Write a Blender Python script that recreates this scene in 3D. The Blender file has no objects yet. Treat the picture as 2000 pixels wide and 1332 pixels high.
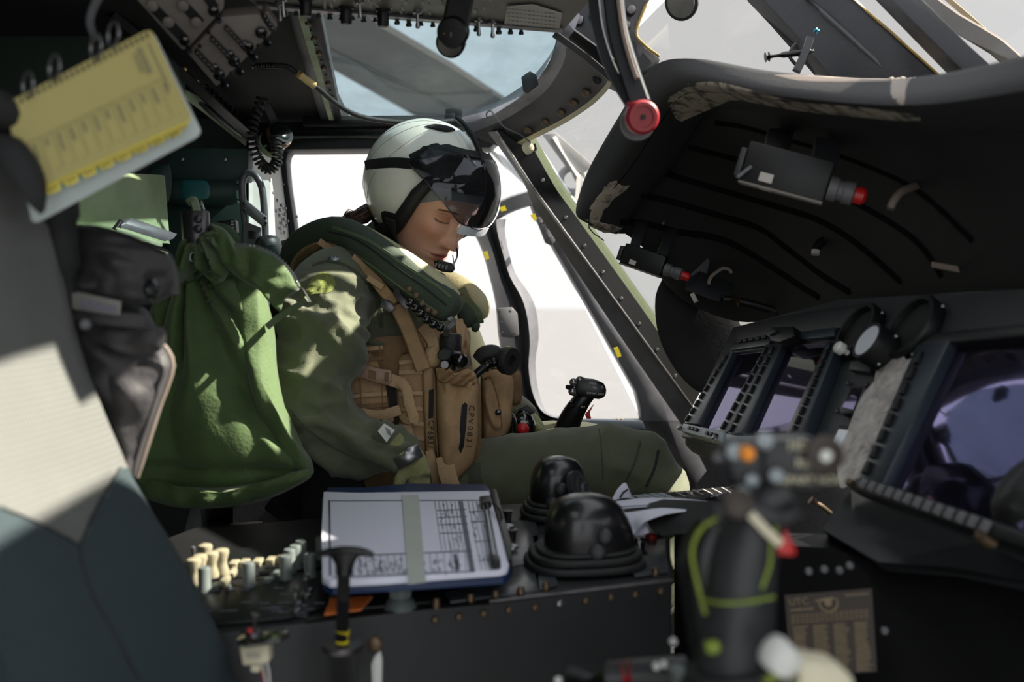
import bpy, bmesh, math, random
import numpy as np
from mathutils import Vector, Matrix, noise
from mathutils.bvhtree import BVHTree
random.seed(7)
sc = bpy.context.scene
COL = sc.collection
# ---------------------------------------------------------------- camera
F = 35.0 / 36.0 * 2000.0
PITCH = math.radians(4.0)
CAM = Vector((0.0, 0.0, 1.0))
cd = bpy.data.cameras.new('camera')
cam = bpy.data.objects.new('camera', cd); COL.objects.link(cam)
cam.location = CAM; cam.rotation_euler = (math.pi/2 - PITCH, 0, 0)
cd.lens = 35; cd.sensor_width = 36; cd.clip_start = 0.05; cd.clip_end = 500
cd.dof.use_dof = True; cd.dof.focus_distance = 1.93; cd.dof.aperture_fstop = 3.4
sc.camera = cam
# ---------------------------------------------------------------- world, sun, exposure
wd = bpy.data.worlds.new('sky'); sc.world = wd; wd.use_nodes = True
bg = wd.node_tree.nodes['Background']
bg.inputs[0].default_value = (0.93, 0.965, 1.0, 1); bg.inputs[1].default_value = 1.15
SUNDIR = Vector((0.752, 0.066, 0.656)).normalized()
sl = bpy.data.lights.new('sun', 'SUN'); sl.energy = 12.0; sl.angle = math.radians(0.8); sl.color = (1.0, 0.93, 0.80)
sun = bpy.data.objects.new('sun', sl); COL.objects.link(sun)
sun.rotation_euler = (-SUNDIR).to_track_quat('-Z', 'Y').to_euler()
sun.location = (3, 1, 5)
vs = sc.view_settings
vs.view_transform = 'Standard'; vs.look = 'None'; vs.exposure = 0.75; vs.gamma = 1.0
vs.use_curve_mapping = False
sc.cycles.use_denoising = True
sc.cycles.max_bounces = 10; sc.cycles.transparent_max_bounces = 16
sc.cycles.caustics_reflective = False; sc.cycles.caustics_refractive = False
# ---------------------------------------------------------------- coordinates
RX = Matrix.Rotation(-PITCH, 3, 'X')
def W(px, py, d): return CAM + RX @ Vector(((px-1000)/F*d, d, (666-py)/F*d))
def WL(l): return [W(*p) for p in l]
def rdir(px, py): return (RX @ Vector(((px-1000)/F, 1.0, (666-py)/F))).normalized()
def onplane(px, py, P, N):
    d = rdir(px, py); return CAM + d * ((P-CAM).dot(N) / d.dot(N))
def px_of(P):
    q = RX.transposed() @ (P - CAM); return (1000+q.x/q.y*F, 666-q.z/q.y*F, q.y)
def bvh_of(*objs):
    vs_, fs_ = [], []
    for o in objs:
        b = len(vs_); mw = world(o)
        vs_ += [mw @ v.co for v in o.data.vertices]; fs_ += [[i+b for i in p.vertices] for p in o.data.polygons]
    return BVHTree.FromPolygons(vs_, fs_)
def world(o):
    m = o.matrix_basis.copy()
    if o.parent: m = world(o.parent) @ o.matrix_parent_inverse @ m
    return m
def hit(px, py, bvh, off=0.0, d0=2.0):
    r = rdir(px, py); loc, n, i, t = bvh.ray_cast(CAM, r)
    if loc is None:
        loc = W(px, py, d0)
    return loc - r*off
YA = Vector((0, math.cos(PITCH), -math.sin(PITCH)))      # away from the camera
XR = Vector((1, 0, 0)); ZU = Vector((0, 0, 1))
ANG = math.radians(10)
FW = Vector((math.cos(ANG), math.sin(ANG), 0)); LF = Vector((-math.sin(ANG), math.cos(ANG), 0))
# ---------------------------------------------------------------- materials
def lin(c):
    r = []
    for v in c[:3]:
        v = v/255.0; r.append(v/12.92 if v <= 0.04045 else ((v+0.055)/1.055)**2.4)
    return (r[0], r[1], r[2], 1.0)
MATS = {}
def M(name, col, rough=0.5, metal=0.0, var=0.15, vs=8.0, bump=0.0, bs=60.0, spec=0.5, col2=None, mixs=None, coat=0.0, sheen=0.0, trans=0.0, stretch=None):
    m = bpy.data.materials.new(name); m.use_nodes = True; MATS[name] = m
    nt = m.node_tree; N = nt.nodes; L = nt.links; b = N['Principled BSDF']
    b.inputs['Roughness'].default_value = rough; b.inputs['Metallic'].default_value = metal
    b.inputs['Specular IOR Level'].default_value = spec
    if coat: b.inputs['Coat Weight'].default_value = coat; b.inputs['Coat Roughness'].default_value = 0.08
    if sheen: b.inputs['Sheen Weight'].default_value = sheen
    tc = N.new('ShaderNodeTexCoord'); mp = N.new('ShaderNodeMapping')
    if stretch: mp.inputs['Scale'].default_value = stretch
    L.new(tc.outputs['Object'], mp.inputs['Vector'])
    nz = N.new('ShaderNodeTexNoise'); nz.inputs['Scale'].default_value = vs; nz.inputs['Detail'].default_value = 6; nz.inputs['Roughness'].default_value = 0.65
    L.new(mp.outputs[0], nz.inputs['Vector'])
    cr = N.new('ShaderNodeValToRGB')
    a = lin(col)
    if col2 is None:
        lo = tuple(max(0, c*(1-var)) for c in a[:3])+(1,); hi = tuple(min(1, c*(1+var)) for c in a[:3])+(1,)
        cr.color_ramp.elements[0].position = 0.3; cr.color_ramp.elements[1].position = 0.7
    else:
        lo, hi = a, lin(col2); s = mixs or (0.45, 0.6)
        cr.color_ramp.elements[0].position = s[0]; cr.color_ramp.elements[1].position = s[1]
    cr.color_ramp.elements[0].color = lo; cr.color_ramp.elements[1].color = hi
    L.new(nz.outputs['Fac'], cr.inputs[0]); L.new(cr.outputs[0], b.inputs['Base Color'])
    if bump:
        n2 = N.new('ShaderNodeTexNoise'); n2.inputs['Scale'].default_value = bs; n2.inputs['Detail'].default_value = 3
        L.new(mp.outputs[0], n2.inputs['Vector'])
        bp = N.new('ShaderNodeBump'); bp.inputs['Strength'].default_value = bump; bp.inputs['Distance'].default_value = 0.004
        L.new(n2.outputs['Fac'], bp.inputs['Height']); L.new(bp.outputs[0], b.inputs['Normal'])
    return m
def emat(name, col, s):
    m = bpy.data.materials.new(name); m.use_nodes = True; b = m.node_tree.nodes['Principled BSDF']
    b.inputs['Base Color'].default_value = lin(col); b.inputs['Emission Color'].default_value = lin(col); b.inputs['Emission Strength'].default_value = s
    MATS[name] = m; return m
def glassmat(name, tint, dirt=0.1, dirtcol=(200, 200, 200), gloss=0.05, scale=6):
    m = bpy.data.materials.new(name); m.use_nodes = True; MATS[name] = m
    nt = m.node_tree; N = nt.nodes; L = nt.links; N.clear()
    out = N.new('ShaderNodeOutputMaterial'); tr = N.new('ShaderNodeBsdfTransparent'); tr.inputs[0].default_value = lin(tint)
    gl = N.new('ShaderNodeBsdfGlossy'); gl.inputs['Roughness'].default_value = 0.03
    df = N.new('ShaderNodeBsdfDiffuse'); df.inputs[0].default_value = lin(dirtcol)
    fr = N.new('ShaderNodeFresnel'); fr.inputs[0].default_value = 1.35
    m1 = N.new('ShaderNodeMixShader'); m2 = N.new('ShaderNodeMixShader')
    if gloss: m1.inputs[0].default_value = gloss
    else: L.new(fr.outputs[0], m1.inputs[0])
    L.new(tr.outputs[0], m1.inputs[1]); L.new(gl.outputs[0], m1.inputs[2])
    tc = N.new('ShaderNodeTexCoord'); nz = N.new('ShaderNodeTexNoise'); nz.inputs['Scale'].default_value = scale; nz.inputs['Detail'].default_value = 10; nz.inputs['Roughness'].default_value = 0.75
    L.new(tc.outputs['Object'], nz.inputs[0])
    mr = N.new('ShaderNodeMapRange'); mr.inputs[1].default_value = 0.4; mr.inputs[2].default_value = 0.75; mr.inputs[3].default_value = dirt*0.4; mr.inputs[4].default_value = dirt*2
    L.new(nz.outputs[0], mr.inputs[0]); L.new(mr.outputs[0], m2.inputs[0]); L.new(m1.outputs[0], m2.inputs[1]); L.new(df.outputs[0], m2.inputs[2])
    L.new(m2.outputs[0], out.inputs[0]); return m
M('black', (18, 19, 21), 0.45, spec=0.35, var=0.25); M('black_matte', (16, 17, 18), 0.75, var=0.3, bump=0.2, bs=200)
M('black_gloss', (16, 17, 19), 0.16, var=0.2, coat=0.6); M('rubber', (24, 24, 25), 0.6, bump=0.3, bs=300)
M('dark_grey', (38, 40, 43), 0.5, var=0.2, bump=0.1); M('mid_grey', (95, 95, 98), 0.5, var=0.2)
M('frame_dark', (28, 29, 33), 0.45, spec=0.3, var=0.3, vs=14, bump=0.08, bs=120); M('frame_grey', (92, 92, 97), 0.38, var=0.25, vs=18, metal=0.25)
M('bezel', (38, 46, 55), 0.38, var=0.15); M('panel_grey', (44, 48, 52), 0.5, var=0.2, vs=20, bump=0.1, bs=250)
M('panel_brown', (118, 111, 105), 0.55, var=0.12, vs=12); M('metal', (150, 150, 152), 0.3, 0.9, var=0.2, vs=30)
M('metal_dark', (85, 82, 84), 0.35, 0.8, var=0.25, vs=40); M('bronze', (96, 80, 62), 0.45, 0.7, var=0.3)
M('white', (205, 205, 200), 0.5, var=0.06); M('cream', (205, 198, 170), 0.5, var=0.08)
M('glove_green', (128, 128, 84), 0.9, var=0.3, vs=25, bump=0.5, bs=260, sheen=0.2)
M('green_wall', (150, 168, 128), 0.6, var=0.2, vs=9, bump=0.15, bs=40); M('green_beam', (148, 162, 132), 0.6, var=0.3, vs=20)
M('teal_dark', (38, 62, 58), 0.6, var=0.2, vs=10, bump=0.15, bs=60); M('teal_patch', (30, 92, 96), 0.5, var=0.3, vs=30)
M('dark_green_wall', (38, 50, 42), 0.7, var=0.3, vs=5); M('lime', (122, 138, 50), 0.5, var=0.3, vs=40)
M('red', (190, 30, 30), 0.4, var=0.1); M('red_latch', (138, 26, 34), 0.4, var=0.15, vs=40); M('orange', (235, 140, 20), 0.5, var=0.1); M('orange_wire', (205, 105, 40), 0.5, var=0.2, vs=50)
M('yellow', (225, 205, 40), 0.5, var=0.12); M('seal_yellow', (120, 98, 40), 0.7, var=0.3, vs=60)
M('suit', (82, 86, 64), 0.85, var=0.10, vs=30, bump=0.25, bs=700, sheen=0.25); M('suit_seam', (66, 72, 56), 0.9, var=0.3, vs=300, bump=0.6, bs=500)
M('vest', (170, 138, 102), 0.85, var=0.14, vs=35, bump=0.35, bs=800); M('vest_dark', (122, 96, 66), 0.85, var=0.2, vs=35, bump=0.3, bs=600); M('web', (180, 150, 114), 0.8, var=0.12, vs=200, bump=0.3, bs=900)
M('coyote_plastic', (146, 116, 94), 0.4, var=0.1); M('collar_dark', (58, 68, 56), 0.8, var=0.15, vs=25, bump=0.25, bs=500); M('collar_light', (176, 172, 136), 0.85, var=0.1, vs=40, bump=0.4, bs=400); M('olive_web', (88, 100, 74), 0.8, var=0.2, vs=200)
M('velcro', (130, 140, 74), 0.95, var=0.45, vs=350, bump=0.8, bs=900); M('velcro_black', (20, 20, 22), 0.95, var=0.6, vs=300, bump=0.9, bs=700)
M('helmet_white', (242, 238, 224), 0.22, var=0.05, vs=14, coat=0.4); M('helmet_seam', (150, 146, 136), 0.5)
M('liner_grey', (136, 138, 136), 0.9, var=0.1, vs=80, bump=0.2, bs=500); M('hair', (70, 48, 36), 0.5, var=0.4, vs=120)
M('bag_green', (62, 84, 40), 0.75, var=0.15, vs=12, bump=0.25, bs=180, sheen=0.2); M('bag_green_light', (112, 160, 72), 0.7, var=0.1, vs=12, bump=0.15, bs=200); M('bag_green_dark', (40, 62, 34), 0.8, var=0.2, vs=20)
M('bag_black', (40, 38, 40), 0.6, var=0.25, vs=16, bump=0.25, bs=150, sheen=0.1); M('bag_trim', (120, 108, 98), 0.6, var=0.2); M('plate', (110, 108, 102), 0.5, var=0.1)
M('book_yellow', (158, 146, 80), 0.45, var=0.05); M('tab_yellow', (205, 188, 60), 0.5, var=0.06); M('book_blue', (30, 150, 185), 0.5); M('board_white', (168, 178, 176), 0.5, var=0.03); M('page', (190, 184, 178), 0.6)
M('ink', (28, 32, 44), 0.7); M('ink_soft', (104, 104, 118), 0.7, var=0.3, vs=300); M('ink_book', (126, 120, 80), 0.7); M('ink_black', (22, 22, 24), 0.8)
M('paper', (222, 222, 238), 0.6, var=0.015); M('tape', (190, 196, 190), 0.35, var=0.06); M('board_blue', (14, 42, 84), 0.4, var=0.15)
M('foil', (186, 180, 176), 0.4, 0.15, var=0.35, vs=45, bump=1.0, bs=90); M('glare', (33, 33, 35), 0.75, spec=0.3, var=0.15, vs=6, bump=0.15, bs=160); M('glare_torn', (150, 140, 126), 0.9, col2=(44, 44, 46), vs=38, mixs=(0.47, 0.62), bump=0.8, bs=90)
M('rib_dark', (12, 12, 13), 0.85, spec=0.1); M('pedestal_black', (8, 8, 9), 0.6, var=0.2, spec=0.12); M('console', (19, 20, 22), 0.5, var=0.2, vs=12, bump=0.1, bs=80); M('console_top', (66, 70, 74), 0.28, var=0.25, vs=14, metal=0.2)
M('dome', (20, 20, 22), 0.3, var=0.35, vs=9, coat=0.15); M('sky_white_gloss', (215, 220, 230), 0.08, var=0.02); M('knob_cream', (136, 130, 108), 0.45, var=0.08); M('knob_grey', (84, 92, 90), 0.5, var=0.15)  # the glassy white is opaque; it paints reflected sky on the standby gauge
M('placard', (48, 37, 29), 0.5, var=0.1); M('placard_ink', (126, 110, 82), 0.6, var=0.2, vs=120); M('brown_metal', (120, 92, 74), 0.45, 0.5, var=0.4, vs=60)
M('cyclic_black', (17, 17, 19), 0.35, var=0.2, spec=0.4); M('ground_concrete', (128, 130, 134), 0.9, var=0.05, vs=2); M('blade', (58, 48, 44), 0.7, var=0.1, vs=3); M('blade_dark', (44, 42, 46), 0.6, var=0.15)
M('exterior_grey', (200, 202, 204), 0.5, var=0.05); M('keys', (150, 160, 165), 0.45, var=0.1); M('mint', (170, 196, 190), 0.5, var=0.08); M('wood_tan', (206, 178, 120), 0.5, var=0.15, vs=60)
glassmat('roof_glass', (195, 205, 208), 0.12, (205, 205, 205), scale=9); glassmat('windshield_glass', (205, 203, 201), 0.03, scale=3); glassmat('door_glass', (227, 225, 223), 0.01, gloss=0.02)
glassmat('visor_clear', (206, 210, 218), 0.02, gloss=0); glassmat('tape_clear', (222, 228, 214), 0.25, (190, 196, 180)); glassmat('visor_dark', (16, 17, 20), 0.02, gloss=0)
# seat mesh fabric
def fabric(name, col, s):
    m = M(name, col, 0.85, var=0.06, vs=10); nt = m.node_tree; N = nt.nodes; L = nt.links; b = N['Principled BSDF']
    tc = N.new('ShaderNodeTexCoord'); mp = N.new('ShaderNodeMapping'); mp.inputs['Rotation'].default_value = (0, 0, 0)
    L.new(tc.outputs['Object'], mp.inputs[0])
    w1 = N.new('ShaderNodeTexWave'); w1.wave_type = 'BANDS'; w1.bands_direction = 'Z'; w1.inputs['Scale'].default_value = s; w1.inputs['Distortion'].default_value = 0.6
    w2 = N.new('ShaderNodeTexWave'); w2.wave_type = 'BANDS'; w2.bands_direction = 'Y'; w2.inputs['Scale'].default_value = s*1.2
    mu = N.new('ShaderNodeMath'); mu.operation = 'MULTIPLY'
    L.new(mp.outputs[0], w1.inputs[0]); L.new(mp.outputs[0], w2.inputs[0]); L.new(w1.outputs['Fac'], mu.inputs[0]); L.new(w2.outputs['Fac'], mu.inputs[1])
    bp = N.new('ShaderNodeBump'); bp.inputs['Strength'].default_value = 0.6; bp.inputs['Distance'].default_value = 0.002
    L.new(mu.outputs[0], bp.inputs['Height']); L.new(bp.outputs[0], b.inputs['Normal'])
    return m
fabric('seat_fabric', (90, 91, 88), 60); fabric('seat_fabric_dark', (36, 50, 54), 60)
def screenmat():
    m = bpy.data.materials.new('screen'); m.use_nodes = True; MATS['screen'] = m; b = m.node_tree.nodes['Principled BSDF']
    b.inputs['Base Color'].default_value = (0.006, 0.006, 0.009, 1); b.inputs['Roughness'].default_value = 0.04
    b.inputs['IOR'].default_value = 1.9; b.inputs['Specular IOR Level'].default_value = 0.9
    b.inputs['Specular Tint'].default_value = (0.52, 0.44, 1.0, 1)
screenmat()
# ---------------------------------------------------------------- object helpers
def obj(name, vf, mat, parent=None, smooth=40, mw=None):
    me = vf if isinstance(vf, bpy.types.Mesh) else mesh(name, vf, smooth)
    if mat is not None and not me.materials: me.materials.append(MATS[mat] if isinstance(mat, str) else mat)
    o = bpy.data.objects.new(name, me); COL.objects.link(o)
    if mw is not None: o.matrix_basis = mw
    if parent is not None:
        o.parent = parent; o.matrix_parent_inverse = world(parent).inverted()
    return o
def mesh(name, vf, smooth=40):
    me = bpy.data.meshes.new(name); me.from_pydata([tuple(v) for v in vf[0]], [], [tuple(f) for f in vf[1]]); me.validate()
    bm = bmesh.new(); bm.from_mesh(me); bmesh.ops.recalc_face_normals(bm, faces=bm.faces); bm.to_mesh(me); bm.free()
    if smooth:
        me.polygons.foreach_set('use_smooth', [True]*len(me.polygons)); me.set_sharp_from_angle(angle=math.radians(smooth))
    return me
def thing(name, label, cat, loc, group=None, kind=None):
    o = bpy.data.objects.new(name, None); COL.objects.link(o); o.location = loc; o.empty_display_size = 0.05
    return tag(o, label, cat, group, kind)
def tag(o, label, cat, group=None, kind=None):
    o['label'] = label; o['category'] = cat
    if group: o['group'] = group
    if kind: o['kind'] = kind
    return o
def struct(o, label=None, cat=None):
    o['kind'] = 'structure'
    if label: o['label'] = label
    if cat: o['category'] = cat
    return o
def join(*vfs):
    V, Fc = [], []
    for v, f in vfs:
        b = len(V); V += list(v); Fc += [tuple(i+b for i in q) for q in f]
    return V, Fc
def bevel(vf, w, seg=2, ang=30):
    bm = bmesh.new(); vs_ = [bm.verts.new(v) for v in vf[0]]
    for f in vf[1]:
        try: bm.faces.new([vs_[i] for i in f])
        except ValueError: pass
    bmesh.ops.recalc_face_normals(bm, faces=bm.faces)
    es = [e for e in bm.edges if len(e.link_faces) == 2 and e.calc_face_angle(0) > math.radians(ang)]
    bmesh.ops.bevel(bm, geom=es, offset=w, segments=seg, affect='EDGES', profile=0.5, clamp_overlap=True)
    bm.verts.index_update(); r = ([v.co.copy() for v in bm.verts], [[v.index for v in f.verts] for f in bm.faces]); bm.free(); return r
def box(c, hx, hy, hz, bv=0.0):
    V = [c+hx*i+hy*j+hz*k for i in (-1, 1) for j in (-1, 1) for k in (-1, 1)]
    Fc = [(0, 1, 3, 2), (4, 6, 7, 5), (0, 4, 5, 1), (2, 3, 7, 6), (0, 2, 6, 4), (1, 5, 7, 3)]
    return bevel((V, Fc), bv) if bv else (V, Fc)
def abox(x0, x1, y0, y1, z0, z1, bv=0.0):
    return box(Vector(((x0+x1)/2, (y0+y1)/2, (z0+z1)/2)), Vector(((x1-x0)/2, 0, 0)), Vector((0, (y1-y0)/2, 0)), Vector((0, 0, (z1-z0)/2)), bv)
def slab(pts, off, bv=0.0):
    n = len(pts); V = [Vector(p) for p in pts]+[Vector(p)+off for p in pts]
    Fc = [tuple(range(n)), tuple(range(2*n-1, n-1, -1))]+[(i, (i+1) % n, n+(i+1) % n, n+i) for i in range(n)]
    return bevel((V, Fc), bv) if bv else (V, Fc)
def pslab(pts, d, th, bv=0.0):
    """pixel outline at depth d (number, list, or (point, normal) plane), thickened away from the camera"""
    if isinstance(d, tuple):
        P = [onplane(x, y, *d) for x, y in pts]; off = d[1].normalized()*th
        if off.dot(YA) < 0: off = -off
    else:
        dd = d if isinstance(d, list) else [d]*len(pts)
        P = [W(x, y, q) for (x, y), q in zip(pts, dd)]; off = YA*th
    return slab(P, off, bv)
def frame3(t, up=ZU):
    t = t.normalized(); a = t.cross(up)
    if a.length < 1e-4: a = t.cross(Vector((1, 0, 0)))
    a.normalize(); return t, a, a.cross(t)
def smoothpts(pts, k=4):
    """Catmull-Rom through tuples"""
    A = [np.array(p, float) for p in pts]; out = []
    for i in range(len(A)-1):
        p0 = A[max(i-1, 0)]; p1 = A[i]; p2 = A[i+1]; p3 = A[min(i+2, len(A)-1)]
        for j in range(k):
            t = j/k; out.append(0.5*((2*p1)+(-p0+p2)*t+(2*p0-5*p1+4*p2-p3)*t*t+(-p0+3*p1-3*p2+p3)*t**3))
    out.append(A[-1]); return [tuple(float(q) for q in o) for o in out]
def tube(P, r, n=10, cap=True, flat=None):
    P = [Vector(p) for p in P]; m = len(P); R = r if isinstance(r, (list, tuple)) else [r]*m
    V, Fc = [], []; prev = None
    for i, p in enumerate(P):
        t = (P[min(i+1, m-1)]-P[max(i-1, 0)]).normalized()
        if prev is None: _, a, b = frame3(t)
        else:
            a = prev-t*prev.dot(t)
            a = a.normalized() if a.length > 1e-6 else frame3(t)[1]
            b = t.cross(a)
        prev = a
        for j in range(n):
            w = 2*math.pi*j/n; V.append(p+a*(R[i]*math.cos(w))+b*(R[i]*math.sin(w)))
    for i in range(m-1):
        for j in range(n):
            Fc.append((i*n+j, i*n+(j+1) % n, (i+1)*n+(j+1) % n, (i+1)*n+j))
    if cap: Fc += [tuple(range(n)), tuple(range((m-1)*n, m*n))]
    return V, Fc
def ptube(pts, r, n=10, k=4, rpx=False):
    """pixel path of (px,py,d); radius in metres, or pixels if rpx"""
    S = smoothpts(pts, k) if k > 1 else pts
    rr = [r*p[2]/F for p in S] if rpx else r
    return tube([W(*p[:3]) for p in S], rr, n)
def lathe(o, ax, prof, n=20):
    ax, a, b = frame3(ax); V, Fc = [], []
    for r, h in prof:
        for j in range(n):
            w = 2*math.pi*j/n; V.append(o+ax*h+a*(r*math.cos(w))+b*(r*math.sin(w)))
    m = len(prof)
    for i in range(m-1):
        for j in range(n): Fc.append((i*n+j, i*n+(j+1) % n, (i+1)*n+(j+1) % n, (i+1)*n+j))
    Fc += [tuple(range(n)), tuple(range((m-1)*n, m*n))]
    return V, Fc
def rings(R, cap=True):
    n = len(R[0]); V = [p for r in R for p in r]; Fc = []
    for i in range(len(R)-1):
        for j in range(n): Fc.append((i*n+j, i*n+(j+1) % n, (i+1)*n+(j+1) % n, (i+1)*n+j))
    if cap: Fc += [tuple(range(n)), tuple(range((len(R)-1)*n, len(R)*n))]
    return V, Fc
def loft(secs, n=28, k=4, e=2.0):
    """secs: (px,py,d, rx, ry) ellipses whose plane is perpendicular to the path; rx across in the picture, ry in depth"""
    S = smoothpts(secs, k) if k > 1 else secs; P = [W(*s[:3]) for s in S]; R = []
    for i, s in enumerate(S):
        t = (P[min(i+1, len(P)-1)]-P[max(i-1, 0)]).normalized()
        b = YA-t*YA.dot(t); b.normalize(); a = t.cross(b)
        r = []
        for j in range(n):
            w = 2*math.pi*j/n; c, q = math.cos(w), math.sin(w)
            c = math.copysign(abs(c)**(2/e), c); q = math.copysign(abs(q)**(2/e), q)
            r.append(P[i]+a*(s[3]*c)+b*(s[4]*q))
        R.append(r)
    return rings(R)
def strap(pts, w, th, k=3, nrm=None, wpx=False):
    """flat band along pixel path (px,py,d[,w]); faces the camera unless nrm"""
    S = smoothpts(pts, k) if k > 1 else pts; P = [W(*p[:3]) for p in S]
    return strap3(P, [(s[3] if len(s) > 3 else w)*(s[2]/F if wpx else 1) for s in S], th, nrm)
def strap3(P, w, th, nrm=None):
    R = []; m = len(P); ww = w if isinstance(w, list) else [w]*m
    for i, p in enumerate(P):
        t = (P[min(i+1, m-1)]-P[max(i-1, 0)]).normalized()
        n = (nrm[i] if isinstance(nrm, list) else nrm) if nrm is not None else (CAM-p)
        n = (n-t*n.dot(t)).normalized(); a = t.cross(n); h = ww[i]/2
        R.append([p+a*h+n*th*.5, p+a*h*.8+n*th, p-a*h*.8+n*th, p-a*h+n*th*.5, p-a*h-n*th*0.5, p+a*h-n*th*0.5])
    return rings(R)
def puff(out, d, front, back=0.01, nr=9, k=3, wr=0.0, ws=20.0, c=None, e=2.0, fold=None, surf=None):
    """inflated cushion from a pixel outline; front = bulge towards the camera (m). d number or function(px,py)"""
    if k < 0:
        S = [(a[0]+(b[0]-a[0])*q/-k, a[1]+(b[1]-a[1])*q/-k) for a, b in zip(out, list(out[1:])+[out[0]]) for q in range(-k)]
    else: S = smoothpts(list(out)+[out[0]], k)[:-1] if k > 1 else list(out)
    if c is None: c = (sum(p[0] for p in S)/len(S), sum(p[1] for p in S)/len(S))
    n = len(S); V, Fc = [], []
    df = d if callable(d) else (lambda x, y: d)
    for sgn, amp in ((1, front), (-1, back)):
        base = len(V)
        for i in range(nr+1):
            q = i/nr; f = math.sin(q*math.pi/2) if False else 1-(1-q)
            rad = 1-f
            h = (1-rad**e)**(1/e)
            for j in range(n):
                x = c[0]+(S[j][0]-c[0])*rad; y = c[1]+(S[j][1]-c[1])*rad
                dd = df(x, y); a = amp*h
                if sgn > 0 and wr:
                    a += wr*h*(noise.noise(Vector((x/F*dd*ws, y/F*dd*ws, 3.1)))*1.0)
                if sgn > 0 and fold: a += fold(x, y)*min(1, h*1.5)
                p = W(x, y, dd); V.append(p-YA*a*sgn)
        for i in range(nr):
            for j in range(n): Fc.append((base+i*n+j, base+i*n+(j+1) % n, base+(i+1)*n+(j+1) % n, base+(i+1)*n+j))
    # weld rims
    m = (nr+1)*n
    Fc2 = []
    for f in Fc:
        Fc2.append(tuple((i-m if m <= i < m+n else i) for i in f))
    return clean((V, Fc2))
def clean(vf, dist=1e-5):
    bm = bmesh.new(); vs_ = [bm.verts.new(v) for v in vf[0]]
    for f in vf[1]:
        g = []
        for i in f:
            if vs_[i] not in g: g.append(vs_[i])
        if len(g) > 2:
            try: bm.faces.new(g)
            except ValueError: pass
    bmesh.ops.remove_doubles(bm, verts=bm.verts, dist=dist)
    loose = [v for v in bm.verts if not v.link_faces]
    bmesh.ops.delete(bm, geom=loose, context='VERTS')
    bm.verts.index_update(); r = ([v.co.copy() for v in bm.verts], [[v.index for v in f.verts] for f in bm.faces]); bm.free(); return r
def grid(rows, th=0.0, off=None):
    """surface through rows of equal-length point lists, optionally thickened by off"""
    n = len(rows[0]); m = len(rows); V = [Vector(p) for r in rows for p in r]
    Fc = [(i*n+j, i*n+j+1, (i+1)*n+j+1, (i+1)*n+j) for i in range(m-1) for j in range(n-1)]
    if off is None: return V, Fc
    b = len(V); V2 = V+[v+(off(v) if callable(off) else off) for v in V]
    F2 = Fc+[tuple(b+i for i in reversed(f)) for f in Fc]
    per = [j for j in range(n)]+[i*n+n-1 for i in range(1, m)]+[(m-1)*n+j for j in range(n-2, -1, -1)]+[i*n for i in range(m-2, 0, -1)]
    for q in range(len(per)):
        a, c = per[q], per[(q+1) % len(per)]; F2.append((a, b+a, b+c, c))
    return V2, F2
def resamp(rows, k):
    """smooth rows of (px,py,d) along and across, returns rows of world points"""
    r1 = [smoothpts(r, k) for r in rows]; cols = list(zip(*r1)); c2 = [smoothpts(list(c), k) for c in cols]
    return [[W(*p) for p in row] for row in zip(*c2)]
class Patch:
    """bilinear patch from 4 world corners TL,TR,BR,BL; n points to the camera side"""
    def __init__(s, tl, tr, br, bl):
        s.c = (tl, tr, br, bl); n = (tr-tl).cross(bl-tl).normalized()
        if n.dot(CAM-tl) < 0: n = -n
        s.n = n; s.u = (tr-tl).normalized(); s.v = n.cross(s.u)
        if s.v.dot(bl-tl) > 0: s.v = -s.v                      # v points up the patch
    def p(s, u, v, h=0.0):
        tl, tr, br, bl = s.c; return tl*(1-u)*(1-v)+tr*u*(1-v)+br*u*v+bl*(1-u)*v+s.n*h
    def quad(s, u0, u1, v0, v1, h0, h1, bv=0.0):
        q = [s.p(u0, v0, h0), s.p(u1, v0, h0), s.p(u1, v1, h0), s.p(u0, v1, h0)]
        return slab(q, s.n*(h1-h0), bv)
    def uv(s, px, py):
        P = onplane(px, py, s.c[0], s.n); a = s.c[1]-s.c[0]; b = s.c[3]-s.c[0]; d = P-s.c[0]
        aa, ab, bb, da, db = a.dot(a), a.dot(b), b.dot(b), d.dot(a), d.dot(b); den = aa*bb-ab*ab
        return (da*bb-db*ab)/den, (db*aa-da*ab)/den
def text(name, s, P, size, right, up, mat, parent, depth=0.0004):
    cu = bpy.data.curves.new(name, 'FONT'); cu.body = s; cu.size = size; cu.align_x = 'CENTER'; cu.align_y = 'CENTER'; cu.extrude = depth; cu.resolution_u = 2
    t = bpy.data.objects.new(name, cu); COL.objects.link(t); dg = bpy.context.evaluated_depsgraph_get()
    me = bpy.data.meshes.new_from_object(t.evaluated_get(dg)); bpy.data.objects.remove(t)
    r = right.normalized(); n = r.cross(up).normalized(); u = n.cross(r)
    mw = Matrix(((r.x, u.x, n.x, P.x), (r.y, u.y, n.y, P.y), (r.z, u.z, n.z, P.z), (0, 0, 0, 1)))
    me.transform(mw); me.materials.clear()
    return obj(name, me, mat, parent)
def orient(P, n, up=ZU):
    n = n.normalized(); x = up.cross(n)
    if x.length < 1e-4: x = Vector((1, 0, 0)).cross(n)
    x.normalize(); y = n.cross(x)
    return Matrix(((x.x, y.x, n.x, P.x), (x.y, y.y, n.y, P.y), (x.z, y.z, n.z, P.z), (0, 0, 0, 1)))
O0 = Vector((0, 0, 0))
RIVET = mesh('rivet', lathe(O0, ZU, [(.0045, -.002), (.0045, .0008), (.0035, .0024), (.0015, .003)], 10)); RIVET.materials.append(MATS['metal_dark'])
def shared(me, mat):
    c = me.copy(); c.materials.clear(); c.materials.append(MATS[mat]); return c
RIVETB = shared(RIVET, 'bronze'); RIVETL = shared(RIVET, 'metal')
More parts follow.
